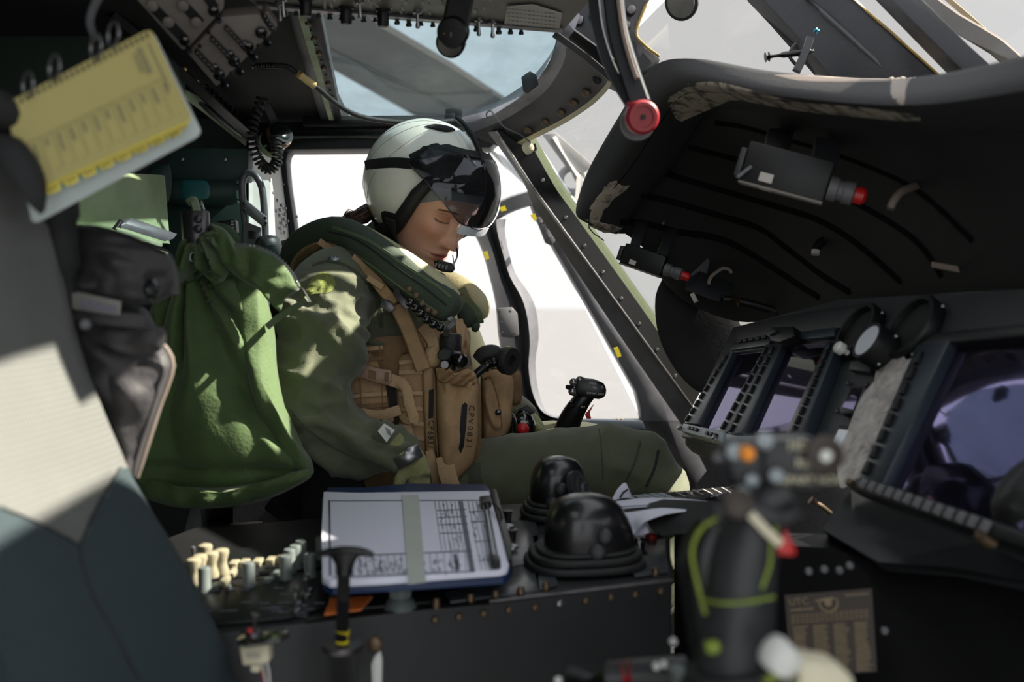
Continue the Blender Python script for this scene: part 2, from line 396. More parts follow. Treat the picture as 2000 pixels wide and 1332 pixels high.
def place(name, me, P, n, parent, s=1.0, up=ZU):
    return obj(name, me, None, parent, mw=orient(P, n, up) @ Matrix.Scale(s, 4))
TOGGLE = mesh('toggle', join(lathe(O0, ZU, [(.006, 0), (.006, .004), (.004, .005)], 10), lathe(O0, Vector((.25, 0, 1)), [(.0022, .003), (.0022, .015), (.0034, .021), (.003, .024), (.001, .025)], 8)))
TOGGLE.materials.append(MATS['metal'])
# ================================================================ SHELL
struct(obj('ground', abox(-40, 60, -40, 60, -1.3, -1.25), 'ground_concrete'))
struct(obj('floor', abox(-1.5, 1.35, 0.35, 2.75, -0.04, 0.0), 'black_matte'))
LDP = W(800, 500, 2.47); LDN = LF
LD = (LDP, LDN)
wl = struct(obj('wall_left', pslab([(300, 836), (1300, 822), (1330, 822), (2100, 1000), (2100, 1700), (300, 1700)], LD, 0.05), 'frame_dark'))
struct(obj('wall_rear', slab([Vector((-1.22, .9, 0)), Vector((-1.22, .9, 1.6)), Vector((-1.12, 2.6, 1.6)), Vector((-1.12, 2.6, 0))], Vector((-.04, 0, 0))), 'dark_green_wall'))
struct(obj('wall_front', slab([Vector((1.05, .3, 0)), Vector((1.05, .3, .98)), Vector((.98, 2.6, .98)), Vector((.98, 2.6, 0))], Vector((.04, 0, 0))), 'black_matte'))
rows = [[Vector((x, y, z)) for x in (-1.25, -.8, -.405)] for y, z in ((.75, 1.60), (1.3, 1.56), (1.72, 1.485), (2.3, 1.385), (2.55, 1.34))]
struct(obj('ceiling', grid(rows, off=Vector((0, 0, .04))), 'black_matte'))
cr_ = struct(obj('ceiling_right', join(abox(-1.25, -.42, -.40, .76, 1.58, 1.62), abox(-.03, .22, -.40, .76, 1.58, 1.62), abox(-.42, -.03, -.40, -.02, 1.58, 1.62), abox(-.42, .22, .76, 1.02, 1.50, 1.56)), 'black_matte'))
struct(obj('wall_right', join(abox(-1.25, -.45, -.44, -.40, 0, 1.6), abox(-.45, .8, -.44, -.40, 0, .40), abox(-.45, .8, -.44, -.40, 1.52, 1.6), abox(.8, 1.3, -.44, -.40, 0, 1.25)), 'dark_grey'))
struct(obj('sun_blocker_front_right', slab([Vector((.46, -.4, 1.50)), Vector((1.5, -.4, 1.50)), Vector((1.5, 1.34, 1.50)), Vector((.80, 1.34, 1.50)), Vector((.46, 1.02, 1.50))], Vector((0, 0, .04))), 'black_matte'))  # unseen slab added to keep the sun off clipboard, console and lower seat
struct(obj('wall_rear_right', abox(-1.26, -1.22, -.44, .95, 0, 1.62), 'dark_green_wall'))
struct(obj('wall_front_right', abox(1.05, 1.09, -.44, .35, 0, .98), 'black_matte'))
struct(obj('wall_left_rear', pslab([(-200, -160), (500, -160), (500, 840), (600, 840), (600, 1900), (-200, 1900)], (LDP+LDN*.02, LDN), .04), 'dark_green_wall'))
# left side, riveted skin beside the window
tw = struct(obj('wall_left_aft', pslab([(486, 275), (550, 278), (574, 480), (600, 600), (600, 960), (486, 960)], [2.20, 2.42, 2.42, 2.42, 2.42, 2.2], .02), 'white'))
Pn = Patch(W(486, 275, 2.20), W(550, 278, 2.42), W(600, 600, 2.42), W(486, 600, 2.2))
for x, y in [(529, 385), (535, 393), (532, 402), (540, 398), (531, 412), (538, 409), (536, 418), (532, 426), (538, 430), (530, 436), (541, 421), (534, 443), (526, 405), (545, 300), (549, 330), (551, 356), (553, 384), (555, 410), (556, 436), (557, 462), (520, 350), (523, 372), (518, 330)]:
    u, v = Pn.uv(x, y); place('rivet', RIVETL, Pn.p(u, v, .001), Pn.n, tw, 0.9)
# window frame
t1 = struct(obj('trim_1', pslab([(540, 276), (558, 290), (570, 291), (562, 300), (559, 315), (563, 360), (580, 470), (604, 600), (612, 840), (580, 840), (570, 560), (553, 440), (543, 300)], 2.40, .05, .003), 'frame_dark'))
for y in (320, 360, 400, 440, 480): place('rivet', RIVETL, W(549+(y-300)*.075, y, 2.398), -YA, t1, .6)
tb = struct(obj('trim_2', pslab([(480, 238), (975, 236), (985, 262), (958, 288), (600, 292), (560, 292), (480, 292)], 2.37, .07, .004), 'frame_dark'))
obj('ledge', pslab([(590, 226), (905, 224), (905, 243), (590, 246)], 2.33, .05, .004), 'black', tb)
obj('highlight_strip', tube(WL([(540, 267, 2.362), (760, 266, 2.362), (965, 263, 2.362)]), .008, 10), 'frame_grey', tb)  # lighter grey tube puts the highlight on the bar by colour
# ---- roof window
RP = W(612, 30, 1.72); RN = (W(1090, 52, 1.72)-RP).cross(W(660, 228, 2.3)-RP).normalized(); RF = (RP, RN)
struct(obj('window_1', pslab([(596, 0), (1110, 20), (1096, 60), (1085, 95), (1060, 142), (1020, 186), (960, 214), (890, 232), (655, 234)], RF, .006), 'roof_glass', smooth=0))
m1 = struct(obj('trim_3', pslab([(552, 0), (572, 0), (645, 243), (629, 243)], RF, .03, .002), 'frame_dark'))
gb = obj('green_strip', pslab([(575, 10), (592, 10), (656, 243), (645, 243)], RF, .012), 'green_beam', m1)
bs = obj('bolt_strip', pslab([(594, 8), (622, 8), (667, 232), (651, 243)], RF, .02, .002), 'black', m1)
RPt = Patch(onplane(590, 0, *RF), onplane(640, 0, *RF), onplane(700, 243, *RF), onplane(620, 243, *RF))
for i, (x, y) in enumerate([(602, 46), (613, 76), (623, 104), (632, 133), (641, 163), (648, 190)]):
    place('bolt', RIVETB, onplane(x, y, RP+RPt.n*.001, RN), RPt.n, bs, 1.35)
for x, y in [(608, 61), (618, 90), (628, 119), (637, 148), (645, 177)]: place('rivet', RIVET, onplane(x, y, RP+RPt.n*.001, RN), RPt.n, bs, .6)
# arc frame between roof window and windshield
inner = [(1104, 40, 1.76), (1090, 60, 1.78), (1085, 84, 1.84), (1074, 118, 1.92), (1053, 151, 2.0), (1022, 185, 2.08), (986, 210, 2.16), (950, 229, 2.24), (896, 239, 2.32)]
lip = [(1122, 60, 1.75), (1110, 76, 1.77), (1106, 95, 1.82), (1101, 122, 1.89), (1083, 155, 1.97), (1062, 181, 2.04), (1030, 206, 2.12), (978, 237, 2.21), (912, 262, 2.30)]
outer = [(1205, 120, 1.80), (1195, 140, 1.82), (1188, 155, 1.84), (1179, 170, 1.89), (1154, 195, 1.96), (1122, 218, 2.03), (1087, 239, 2.10), (1049, 258, 2.18), (985, 290, 2.27)]
arc = struct(obj('trim_4', grid(resamp([lip, [((a[0]+b[0])/2, (a[1]+b[1])/2, (a[2]+b[2])/2-.01) for a, b in zip(lip, outer)], outer], 3), off=Vector((.0, .03, .012))), 'frame_dark'))
obj('inner_lip', grid(resamp([inner, lip], 3), off=Vector((.01, .01, .03))), 'frame_grey', arc)
trimo = [(p[0]+7, p[1]+7, p[2]+.01) for p in outer]
obj('sealant_edge', grid(resamp([outer, trimo], 3), off=Vector((.0, .015, .015))), 'cream', arc)
ab = bvh_of(arc)
for x, y in [(1166, 156), (1145, 180), (1121, 200), (1096, 219), (1065, 237), (1031, 253)]:
    P = hit(x, y, ab, .001, 2.0); place('bolt', shared(RIVET, 'black') if x == 1166 else RIVETB, P, -rdir(x, y), arc, 2.1)
obj('cross_bar', strap([(1082, 66, 1.74), (1140, 108, 1.75), (1192, 152, 1.77)], 14, .012, wpx=True), 'black', arc)
obj('pull_tab', pslab([(1018, 150), (1035, 138), (1048, 146), (1052, 165), (1030, 182), (1022, 178)], 1.99, .006, .002), 'panel_grey', arc)
hd = struct(obj('trim_5', pslab([(1093, 58), (1130, -20), (1275, -30), (1264, 5), (1243, 60), (1262, 92), (1290, 112), (1285, 130), (1225, 165), (1195, 152), (1110, 88)], 1.83, .08, .004), 'frame_dark'))
obj('yellow_sealant', ptube([(1266, 0, 1.825), (1243, 60, 1.825), (1256, 85, 1.825), (1288, 110, 1.825)], 3, 8, rpx=True), 'seal_yellow', hd)
for x, y in [(1232, 20), (1222, 50), (1215, 90), (1130, 40), (1160, 30)]: place('bolt', RIVET, W(x, y, 1.826), -YA, hd, 2.2)
# left windshield pillar
L1 = [(953, 258, 2.24), (1020, 352, 2.28), (1052, 418, 2.31), (1200, 640, 2.38), (1335, 835, 2.45)]
L2 = [(970, 256, 2.22), (1030, 350, 2.26), (1068, 404, 2.29), (1215, 606, 2.36), (1352, 795, 2.43)]
L3 = [(1024, 258, 2.24), (1082, 362, 2.28), (1110, 402, 2.31), (1245, 590, 2.38), (1368, 766, 2.45)]
L4 = [(1036, 262, 2.26), (1092, 358, 2.30), (1122, 400, 2.33), (1256, 588, 2.40), (1376, 764, 2.47)]
pil = struct(obj('trim_6', grid(resamp([L2, L3], 3), off=Vector((.01, .06, .0))), 'black'))
obj('inner_face', grid(resamp([L1, L2], 3), off=Vector((.01, .05, .0))), 'frame_grey', pil)
obj('highlight_bead', tube([W(*p) for p in smoothpts(L2, 4)], .0035, 8), 'metal', pil)  # bright tube laid in as the highlight line along the pillar edge
obj('sealant_strip', grid(resamp([L3, L4], 3), off=Vector((.01, .03, .0))), 'olive_web', pil)
pb = bvh_of(pil)
for x, y in [(1030, 300), (1060, 352), (1105, 425), (1141, 480), (1177, 532), (1213, 583), (1248, 633), (1283, 683), (1318, 734)]:
    place('rivet', RIVETL, hit(x, y, pb, .001, 2.35), -rdir(x, y), pil, 1.2)
# door window surround: strut, S-shaped post, sill
dr = struct(thing('door_1', 'grey left cockpit door frame with S-shaped post around the open side window', 'door', W(1100, 830, 2.5)))
obj('strut', pslab([(1034, 386), (1058, 392), (1076, 430), (1180, 606), (1290, 765), (1345, 838), (1385, 920), (1350, 965), (1320, 880), (1258, 838), (1252, 800), (1243, 766), (1160, 618), (1048, 424)], LD, .04, .006), 'frame_grey', dr)
cl = obj('clamp', pslab([(1047, 425), (1066, 424), (1086, 468), (1078, 480), (1066, 474)], (LDP-LDN*.012, LDN), .012, .002), 'mid_grey', dr)
for x, y in [(1056, 434), (1064, 434), (1066, 448), (1072, 462)]: place('bolt', RIVETL, onplane(x, y, LDP-LDN*.013, LDN), -LDN, cl, .8)
post_l = [(915, 430), (925, 448), (945, 490), (963, 555), (972, 600), (976, 650), (984, 700), (992, 745), (1006, 785), (1035, 812), (1070, 822), (1100, 822)]
post_r = [(988, 428), (986, 450), (993, 490), (1007, 535), (1034, 574), (1048, 610), (1052, 660), (1046, 705), (1050, 755), (1062, 795), (1082, 812), (1110, 816)]
def LDo(x, y, o): return onplane(x, y, LDP-LDN*o, LDN)
pm = [((a[0]*.45+b[0]*.55), (a[1]*.45+b[1]*.55)) for a, b in zip(post_l, post_r)]
rr = [[LDo(p[0], p[1], .0) for p in smoothpts(post_l, 3)], [LDo(p[0], p[1], .045) for p in smoothpts([(a[0]*.65+b[0]*.35, a[1]*.65+b[1]*.35) for a, b in zip(post_l, post_r)], 3)],
      [LDo(p[0], p[1], .012) for p in smoothpts(pm, 3)], [LDo(p[0], p[1], .05) for p in smoothpts([(a[0]*.25+b[0]*.75, a[1]*.25+b[1]*.75) for a, b in zip(post_l, post_r)], 3)], [LDo(p[0], p[1], .02) for p in smoothpts(post_r, 3)]]
obj('curved_post', grid(rr, off=LDN*.03), 'frame_grey', dr)
pp = obj('post_plate', pslab([(970, 602), (1000, 600), (1011, 612), (1014, 655), (1000, 660), (978, 658)], (LDP-LDN*.05, LDN), .01, .002), 'mid_grey', dr)
for x, y in [(976, 608), (996, 608), (981, 650), (1005, 652), (979, 630)]: place('bolt', RIVET, LDo(x, y, .061), -LDN, pp, .7)
obj('top_rail', strap([(918, 440, 2.50), (960, 418, 2.50), (1000, 398, 2.50), (1048, 383, 2.51)], 30, .02, wpx=True), 'frame_grey', dr)
for pts in ([(976, 405), (986, 401), (990, 411), (979, 413)], [(944, 492), (952, 490), (956, 505), (949, 508)], [(1199, 680), (1207, 678), (1214, 695), (1207, 699)], [(1036, 420), (1045, 417), (1049, 428), (1045, 432)]):
    obj('yellow_marker', pslab(pts, (LDP-LDN*.053, LDN), .004), 'yellow', dr)
obj('sill', pslab([(1040, 822), (1150, 820), (1255, 822), (1262, 840), (1040, 842)], (LDP-LDN*.02, LDN), .03, .003), 'bezel', dr)
for x in (1206, 1214): place('sill_pin', RIVETB, LDo(x, 820, .0), ZU, dr, 1.2)
struct(obj('window_2', pslab([(556, 288), (960, 286), (1050, 420), (1256, 826), (580, 830)], (LDP+LDN*.035, LDN), .004), 'door_glass', smooth=0))
# windshield glass and posts (upper part of the view)
cp = struct(obj('trim_7', pslab([(1470, -20), (1650, -20), (1835, 148), (1760, 200), (1640, 170), (1566, 78)], [1.95, 1.80, 1.70, 1.72, 1.8, 1.88], .06, .004), 'frame_dark'))
obj('ridge', ptube([(1570, -10, 1.86), (1650, 62, 1.80), (1745, 150, 1.74)], 6, 8, k=2, rpx=True), 'dark_grey', cp)
obj('sealant_edge', ptube([(1655, -10, 1.795), (1740, 62, 1.745), (1838, 150, 1.695)], 2.5, 8, k=2, rpx=True), 'seal_yellow', cp)
rp = struct(obj('trim_8', pslab([(1722, -20), (1785, -20), (1890, 84), (1935, 125), (1930, 150), (1880, 140)], [1.62, 1.6, 1.5, 1.46, 1.46, 1.5], .04, .003), 'frame_dark'))
struct(obj('window_3', pslab([(1040, 262), (1300, 0), (1500, -40), (1680, 110), (1900, 400), (1500, 800), (1368, 760)], [2.34, 2.1, 2.05, 2.0, 2.0, 2.4, 2.50], .004), 'windshield_glass', smooth=0))
struct(obj('window_4', pslab([(1640, -40), (2150, -40), (2150, 200), (1830, 160)], [1.84, 1.5, 1.4, 1.74], .004), 'windshield_glass', smooth=0))
wp = thing('wiper_arm', 'tan wiper arm outside the windshield at the top edge', 'wiper', W(1900, 50, 1.75))
obj('arm', strap([(1780, -20, 1.75), (1860, 40, 1.75), (1945, 90, 1.75), (2010, 150, 1.75)], 34, .012, k=2, wpx=True), 'bag_trim', wp)
obj('blade_holder', strap([(1830, -20, 1.77), (1900, 40, 1.77), (1990, 120, 1.77)], 10, .01, k=2, wpx=True), 'wood_tan', wp)
# outside: blade above, light fittings beyond the pillar
bl = thing('rotor_blade', 'brown grey rotor blade seen through the tinted roof window', 'rotor blade', Vector((-.4, 3.2, 2.35)))
BP = (Vector((0, 3, 2.35)), ZU)
obj('blade_skin', pslab([(590, 60), (625, 20), (720, 15), (745, 40), (880, 120), (1010, 205), (990, 240), (850, 240), (640, 118), (600, 90)], BP, .04), 'blade', bl)
obj('spar_strip', pslab([(600, 70), (640, 88), (700, 118), (770, 172), (840, 180), (960, 176), (1000, 205), (980, 236), (850, 238), (745, 180), (670, 112), (600, 84)], (BP[0]-Vector((0, 0, .03)), ZU), .02), 'blade_dark', bl)
ex = thing('mirror_bracket', 'pale grey fittings outside beyond the riveted windshield pillar', 'bracket', W(1140, 340, 3.0))
obj('vane', pslab([(1060, 262), (1085, 258), (1158, 322), (1140, 338), (1110, 330)], 3.0, .02, .003), 'exterior_grey', ex)
obj('stay', tube(WL([(1080, 270, 3.0), (1130, 350, 3.0), (1200, 440, 3.0)]), .012, 8), 'exterior_grey', ex)
obj('ring', tube([W(1118+24*math.cos(t), 352+24*math.sin(t), 3.02) for t in np.linspace(0, 6.28, 22)], .012, 8), 'exterior_grey', ex)
obj('mount_arm', tube([W(1128, 405, 2.36), W(1132, 350, 3.0)], .01, 8), 'exterior_grey', ex)
obj('tail_fairing', puff([(945, 284), (985, 286), (1022, 322), (1040, 372), (1000, 340), (960, 300)], 3.1, .03), 'exterior_grey', ex)
# vent latch on the windshield and the small mirror
sl_ = thing('window_latch', 'small black latch with lever fixed on the windshield centre post', 'latch', W(1560, 120, 1.8))
obj('lever', ptube([(1497, 112, 1.78), (1530, 107, 1.78), (1572, 102, 1.78)], 6, 10, k=1, rpx=True), 'black', sl_)
obj('knob', ptube([(1495, 112, 1.78), (1502, 111, 1.78)], 10, 10, k=1, rpx=True), 'black', sl_)
obj('spring_arm', ptube([(1558, 82, 1.78), (1545, 98, 1.78), (1543, 112, 1.78), (1556, 128, 1.78)], 3.5, 8, rpx=True), 'black', sl_)
obj('bracket', strap([(1582, 75, 1.77), (1572, 105, 1.77), (1555, 140, 1.77)], 16, .01, wpx=True), 'dark_grey', sl_)
obj('pin', ptube([(1580, 100, 1.765), (1588, 101, 1.765)], 6, 8, k=1, rpx=True), 'metal', sl_)
obj('blue_screw', ptube([(1592, 58, 1.765), (1598, 62, 1.765)], 6, 8, k=1, rpx=True), 'book_blue', sl_)
cm = thing('round_mirror', 'small round mirror hanging at the top edge of the windshield', 'mirror', W(1330, 10, 1.7))
R_ = W(1332, 5, 1.7); nn = Vector((-.5, -.75, -.35))
obj('housing', lathe(R_, nn, [(.012, -.012), (.026, -.006), (.03, 0), (.03, .004), (.026, .005)], 24), 'black', cm)
obj('mirror_glass', lathe(R_+nn.normalized()*.005, nn, [(.025, 0), (.024, .001)], 24), 'metal', cm)
obj('stem', tube([R_-nn.normalized()*.01, W(1310, -40, 1.75)], .006, 8), 'black', cm)
# ================================================================ OVERHEAD
ZO = W(900, 42, 1.62).z; OP = (Vector((0, 0, ZO)), ZU)
oc = thing('overhead_console', 'grey overhead switch panel along the roof centre with hanging black knobs', 'switch panel', W(830, 0, 1.5))
def OH(x, y, h=0.0): return onplane(x, y, OP[0]-ZU*h, ZU)
obj('body', slab([OH(500, 12), OH(1000, 55), OH(1100, 62), Vector((.20, 1.0, ZO)), Vector((-.45, 1.0, ZO))], ZU*.07, .003), 'panel_brown', oc)
obj('front_edge', slab([OH(500, 12, .002), OH(1098, 60, .002), OH(1098, 54, .002), OH(500, 6, .002)], -ZU*.004), 'metal_dark', oc)
obj('panel_split', slab([OH(632, -30, .001), OH(637, -30, .001), OH(637, 20, .001), OH(632, 20, .001)], -ZU*.003), 'black', oc)
KN = mesh('knob', lathe(O0, ZU, [(.004, -.004), (.0055, 0), (.0055, .010), (.0075, .012), (.0075, .018), (.006, .019)], 10)); KN.materials.append(MATS['black'])
for x in list(range(556, 800, 22))+[775, 798, 822, 845, 930, 974, 997, 1018]:
    y = 12+(x-500)*.084; place('knob', KN, OH(x, y-1, 0.0), -ZU+Vector((0, .35, 0)), oc, .5+.2*random.random())
BK = mesh('rotary', lathe(O0, ZU, [(.017, 0), (.017, .004), (.013, .006), (.0125, .034), (.010, .037)], 18)); BK.materials.append(MATS['black'])
for x, y in [(676, 14), (748, 19), (597, -2)]: place('rotary_knob', BK, OH(x, y, .0), -ZU, oc, 0.7)
for x, y in [(545, 3), (552, -5), (815, 20), (702, 0), (935, 36), (962, 40)]: place('toggle', TOGGLE, OH(x, y), -ZU, oc, 1.1)
pr = []
for k in range(60):
    x = random.uniform(640, 960); y = random.uniform(-40, 6+(x-500)*.08)
    a = OH(x, y, .0012); pr.append(box(a, Vector((.0012, 0, 0)), Vector((0, random.uniform(.004, .012), 0)), ZU*.0003))
o = obj('printed_legends', join(*pr), 'page', oc); o['kind'] = 'stuff'
obj('paper_label', slab([OH(984, 50, .003), OH(990, 12, .003), OH(1040, 8, .003), OH(1098, 26, .003), OH(1092, 58, .003)], -ZU*.001), 'page', oc)
pr = []
for k in range(5):
    for j in range(12): pr.append(box(OH(994+j*8, 17+k*7.5+j*.9, .0045), Vector((.0022, 0, 0)), Vector((0, .001, 0)), ZU*.0002))
o = obj('label_print', join(*pr), 'ink_soft', oc); o['kind'] = 'stuff'
# lever hanging in front of the roof window
lv = thing('throttle_lever', 'black overhead lever with round end cap hanging before the roof window', 'lever', W(890, -20, 1.45))
obj('shaft', strap([(905, -40, 1.43), (895, 20, 1.43), (888, 60, 1.43)], 52, .02, wpx=True), 'black', lv)
nn = Vector((-.15, -.9, -.42))
obj('end_cap', lathe(W(885, 62, 1.42), nn, [(.019, -.012), (.0225, -.008), (.0225, .006), (.020, .009), (.012, .010)], 24), 'black', lv)
obj('rim_wheel', lathe(W(880, 84, 1.44), nn, [(.014, -.012), (.0215, -.008), (.0215, .002), (.018, .005)], 24), 'black_gloss', lv)
cc = W(885, 62, 1.42)+nn.normalized()*.0102
obj('cap_lettering', join(*[box(cc+Vector((-.001, 0, .0012*(k-4))), Vector((.0012, 0, .0003)), Vector((0, .0003, 0)), Vector((0, 0, .0005))) for k in range(9)]), 'ink_soft', lv)
obj('yellow_dot', lathe(cc+Vector((-.011, .002, 0)), nn, [(.0016, 0), (.001, .0008)], 8), 'seal_yellow', lv)
# aft overhead panels (left) facing down towards the camera
AP = W(430, 90, 1.35); AN = Vector((.22, -.70, -.62)).normalized(); AF = (AP, AN)
def AO(x, y, h=0): return onplane(x, y, AP+AN*h, AN)
def afpanel(name, label, outline, parent=None):
    t = thing(name, label, 'switch panel', AO(*outline[0]))
    obj('plate', slab([AO(*p) for p in outline], -AN*.025, .002), 'panel_brown', t); return t
pa = afpanel('circuit_panel', 'brown grey overhead panel with long dark slots and round caps', [(240, -30), (355, 98), (366, 96), (437, 18), (438, 4), (420, -30)])
pbn = afpanel('overhead_switch_unit', 'five-sided grey overhead panel crowded with black toggle switches', [(367, 105), (434, 33), (506, 27), (530, 66), (423, 170)])
for p, q in [((294, 8), (362, 78)), ((355, 5), (392, 45)), ((396, -20), (420, 15))]:
    d_ = Vector((q[0]-p[0], q[1]-p[1])).normalized(); n_ = Vector((-d_.y, d_.x))*9
    obj('slot', slab([AO(p[0]-n_.x, p[1]-n_.y, .001), AO(p[0]+n_.x, p[1]+n_.y, .001), AO(q[0]+n_.x, q[1]+n_.y, .001), AO(q[0]-n_.x, q[1]-n_.y, .001)], AN*.002), 'black', pa)
for x, y in [(297, 10), (329, 42), (357, 10), (383, 43)]:
    obj('cap', lathe(AO(x, y, .002), AN, [(.0075, 0), (.0075, .003), (.005, .0045)], 16), 'panel_brown', pa)
TG = mesh('toggle_black', join(lathe(O0, ZU, [(.006, 0), (.006, .003), (.0035, .004)], 10), lathe(O0, Vector((.3, -.2, 1)), [(.0025, .003), (.0022, .012), (.0036, .018), (.003, .02)], 8))); TG.materials.append(MATS['black_gloss'])
for x, y in [(360, 78), (417, 20)]: place('toggle', TG, AO(x, y, .002), AN, pa, 1.2)
GD = mesh('guard', box(O0+ZU*.006, Vector((.004, 0, 0)), Vector((0, .0022, 0)), ZU*.006, .0008)); GD.materials.append(MATS['black_gloss'])
for bx, by, n in [(386, 98, 5), (416, 72, 5), (444, 52, 5)]:
    for k in range(n):
        place('switch_guard', GD, AO(bx+k*7.2, by+k*7.5, .001), AN, pbn, 1.0, up=Vector((.5, 0, .6)))
    place('toggle', TG, AO(bx+n*6.2+2, by+n*6.4+2, .001), AN, pbn, 1.1)
for x, y in [(428, 145), (457, 118), (484, 90), (510, 62)]: place('toggle', TG, AO(x, y, .001), AN, pbn, 1.35)
for x, y in [(407, 63), (505, 89), (452, 143), (390, 90)]: place('screw', shared(RIVET, 'black'), AO(x, y, .0), AN, pbn, .7)
pr = [box(AO(x, y, .0006), Vector((.0035, 0, 0)), Vector((0, .0006, 0)), AN*.0002) for x, y in [(444, 130), (468, 104), (495, 80), (408, 92), (438, 82), (425, 108), (452, 66), (475, 35)]]
obj('printed_legends', join(*pr), 'cream', pbn)
sb = afpanel('terminal_strip', 'narrow dark strip of small terminals beside the toggle panel', [(512, 30), (522, 22), (543, 52), (530, 64)])
for k in range(4): place('terminal', shared(RIVET, 'black_gloss'), AO(518+k*5, 32+k*8, .001), AN, sb, .8)
# rail with lamps under the aft panels, green beam, dark duct
rl = thing('roof_rail', 'dark roof rail with amber indicator beads running aft above the side beam', 'rail', W(380, 180, 1.6))
obj('channel', strap([(210, 20, 1.8), (330, 120, 1.95), (420, 205, 2.1), (492, 270, 2.3)], 20, .02, k=2, wpx=True), 'black', rl)
BD = mesh('bead', lathe(O0, ZU, [(.005, 0), (.005, .004), (.003, .007), (.001, .008)], 10)); BD.materials.append(MATS['wood_tan'])
for x, y, d in [(309, 88, 1.88), (362, 136, 1.97), (386, 160, 2.02)]: place('indicator_bead', BD, W(x, y, d), -YA, rl, .8)
obj('edge_tube', ptube([(350, 165, 2.0), (420, 225, 2.12), (470, 262, 2.25)], 5, 8, rpx=True), 'dark_grey', rl)
obj('toothed_strip', join(*[box(W(405+k*9, 172+k*8.2, 2.06+k*.022), Vector((.004, 0, .002)), Vector((0, .004, 0)), Vector((-.002, 0, .006))) for k in range(11)]), 'black_gloss', rl)
bm_ = thing('side_beam', 'pale green painted beam sloping down to the window corner', 'beam', W(420, 225, 1.85))
obj('web_plate', pslab([(350, 168), (392, 190), (480, 268), (478, 284), (400, 222), (352, 186)], [2.0, 2.05, 2.3, 2.3, 2.1, 2.0], .01), 'green_beam', bm_)
obj('flange', pslab([(392, 166), (402, 168), (438, 208), (474, 250), (462, 250)], [2.05, 2.05, 2.15, 2.28, 2.28], .008), 'green_beam', bm_)
ph = thing('cable_hook', 'small dark hooked clip hanging below the roof rail', 'hook', W(352, 150, 1.985))
obj('hook_plate', pslab([(338, 150), (348, 140), (352, 146), (364, 156), (358, 164), (345, 166)], 1.985, .006, .001), 'dark_grey', ph)
# utility lamp with coiled cord
lp = thing('utility_lamp', 'small black cockpit lamp with a brass ring by the window corner', 'lamp', W(560, 258, 2.15))
ax = Vector((.62, -.55, .45)).normalized(); c0 = W(548, 262, 2.12)
obj('barrel', lathe(c0, -ax, [(.026, -.008), (.027, 0), (.027, .02), (.022, .024), (.022, .03), (.028, .034), (.028, .05), (.02, .056)], 24), 'black_gloss', lp)
obj('brass_ring', lathe(c0, ax, [(.0275, -.012), (.0285, -.010), (.0285, -.002), (.0275, 0)], 24), 'brown_metal', lp)
obj('knurled_ring', lathe(c0, -ax, [(.0285, .036), (.0295, .038), (.0295, .048), (.0285, .05)], 24), 'green_beam', lp)
obj('lens', lathe(c0, ax, [(.020, .0075), (.018, .009), (.008, .010)], 20), 'black_gloss', lp)
obj('bracket', strap([(520, 205, 2.15), (535, 235, 2.16), (548, 255, 2.16)], .02, .012), 'black', lp)
cpts = smoothpts([(512, 190, 2.1), (500, 225, 2.1), (493, 262, 2.1), (498, 296, 2.1), (512, 322, 2.1), (528, 330, 2.1), (540, 316, 2.1), (541, 290, 2.1), (534, 268, 2.1)], 8)
cp_ = [W(*p) for p in cpts]; hel = []
tot = 0
for i in range(len(cp_)-1):
    t, a, b = frame3(cp_[i+1]-cp_[i], YA)
    for j in range(10):
        w = tot*2*math.pi; hel.append(cp_[i].lerp(cp_[i+1], j/10)+(a*math.cos(w)+b*math.sin(w))*.0095); tot += .042
obj('coiled_cord', tube(hel, .0032, 5), 'rubber', lp)
# hose with connector along the roof window
hs = thing('oxygen_hose', 'dark braided cable with tan sleeve looping under the roof window', 'cable', W(600, 160, 2.0))
obj('cable', ptube([(530, 128, 1.95), (560, 130, 1.95), (580, 143, 1.96), (620, 172, 2.0), (660, 205, 2.06), (700, 226, 2.1), (750, 236, 2.15), (820, 240, 2.2), (885, 236, 2.25)], 5.2, 10, rpx=True), 'rubber', hs)
obj('tan_sleeve', ptube([(581, 143, 1.955), (600, 157, 1.975), (614, 167, 1.99)], 7.5, 12, rpx=True), 'wood_tan', hs)
cn = obj('connector', ptube([(493, 130, 1.95), (500, 130, 1.95), (505, 129, 1.95), (538, 128, 1.95)], 6, 12, k=1, rpx=True), 'metal_dark', hs)
for k in range(7):
    obj('ring', ptube([(503+k*5.4, 129.5-k*.2, 1.95), (505.5+k*5.4, 129.4-k*.2, 1.95)], 8.2, 12, k=1, rpx=True), 'black_gloss', cn)
hc = thing('cable_clamp', 'square black clamp block on the roof window sill above the helmet', 'clamp', W(885, 230, 2.26))
obj('plate', pslab([(870, 212), (902, 209), (902, 248), (870, 250)], 2.27, .02, .002), 'black', hc)
obj('block', pslab([(868, 222), (888, 220), (888, 236), (868, 238)], 2.25, .02, .003), 'dark_grey', hc)
wr_ = thing('thin_wire', 'thin grey wire looping from the roof arch to the pillar top', 'wire', W(1000, 250, 2.2))
obj('wire', ptube([(952, 232, 2.2), (950, 222, 2.2), (958, 216, 2.2), (968, 228, 2.17), (985, 248, 2.14), (1015, 262, 2.14), (1036, 278, 2.16)], 1.5, 6, rpx=True), 'mid_grey', wr_)
obj('bulb', lathe(W(1031, 288, 2.2), Vector((.5, -.3, -.8)), [(.004, -.012), (.011, -.008), (.013, 0), (.012, .008), (.007, .013)], 16), 'cream', wr_)
obj('socket', pslab([(1026, 288), (1046, 278), (1050, 292), (1034, 300)], 2.21, .02, .003), 'black_gloss', wr_)
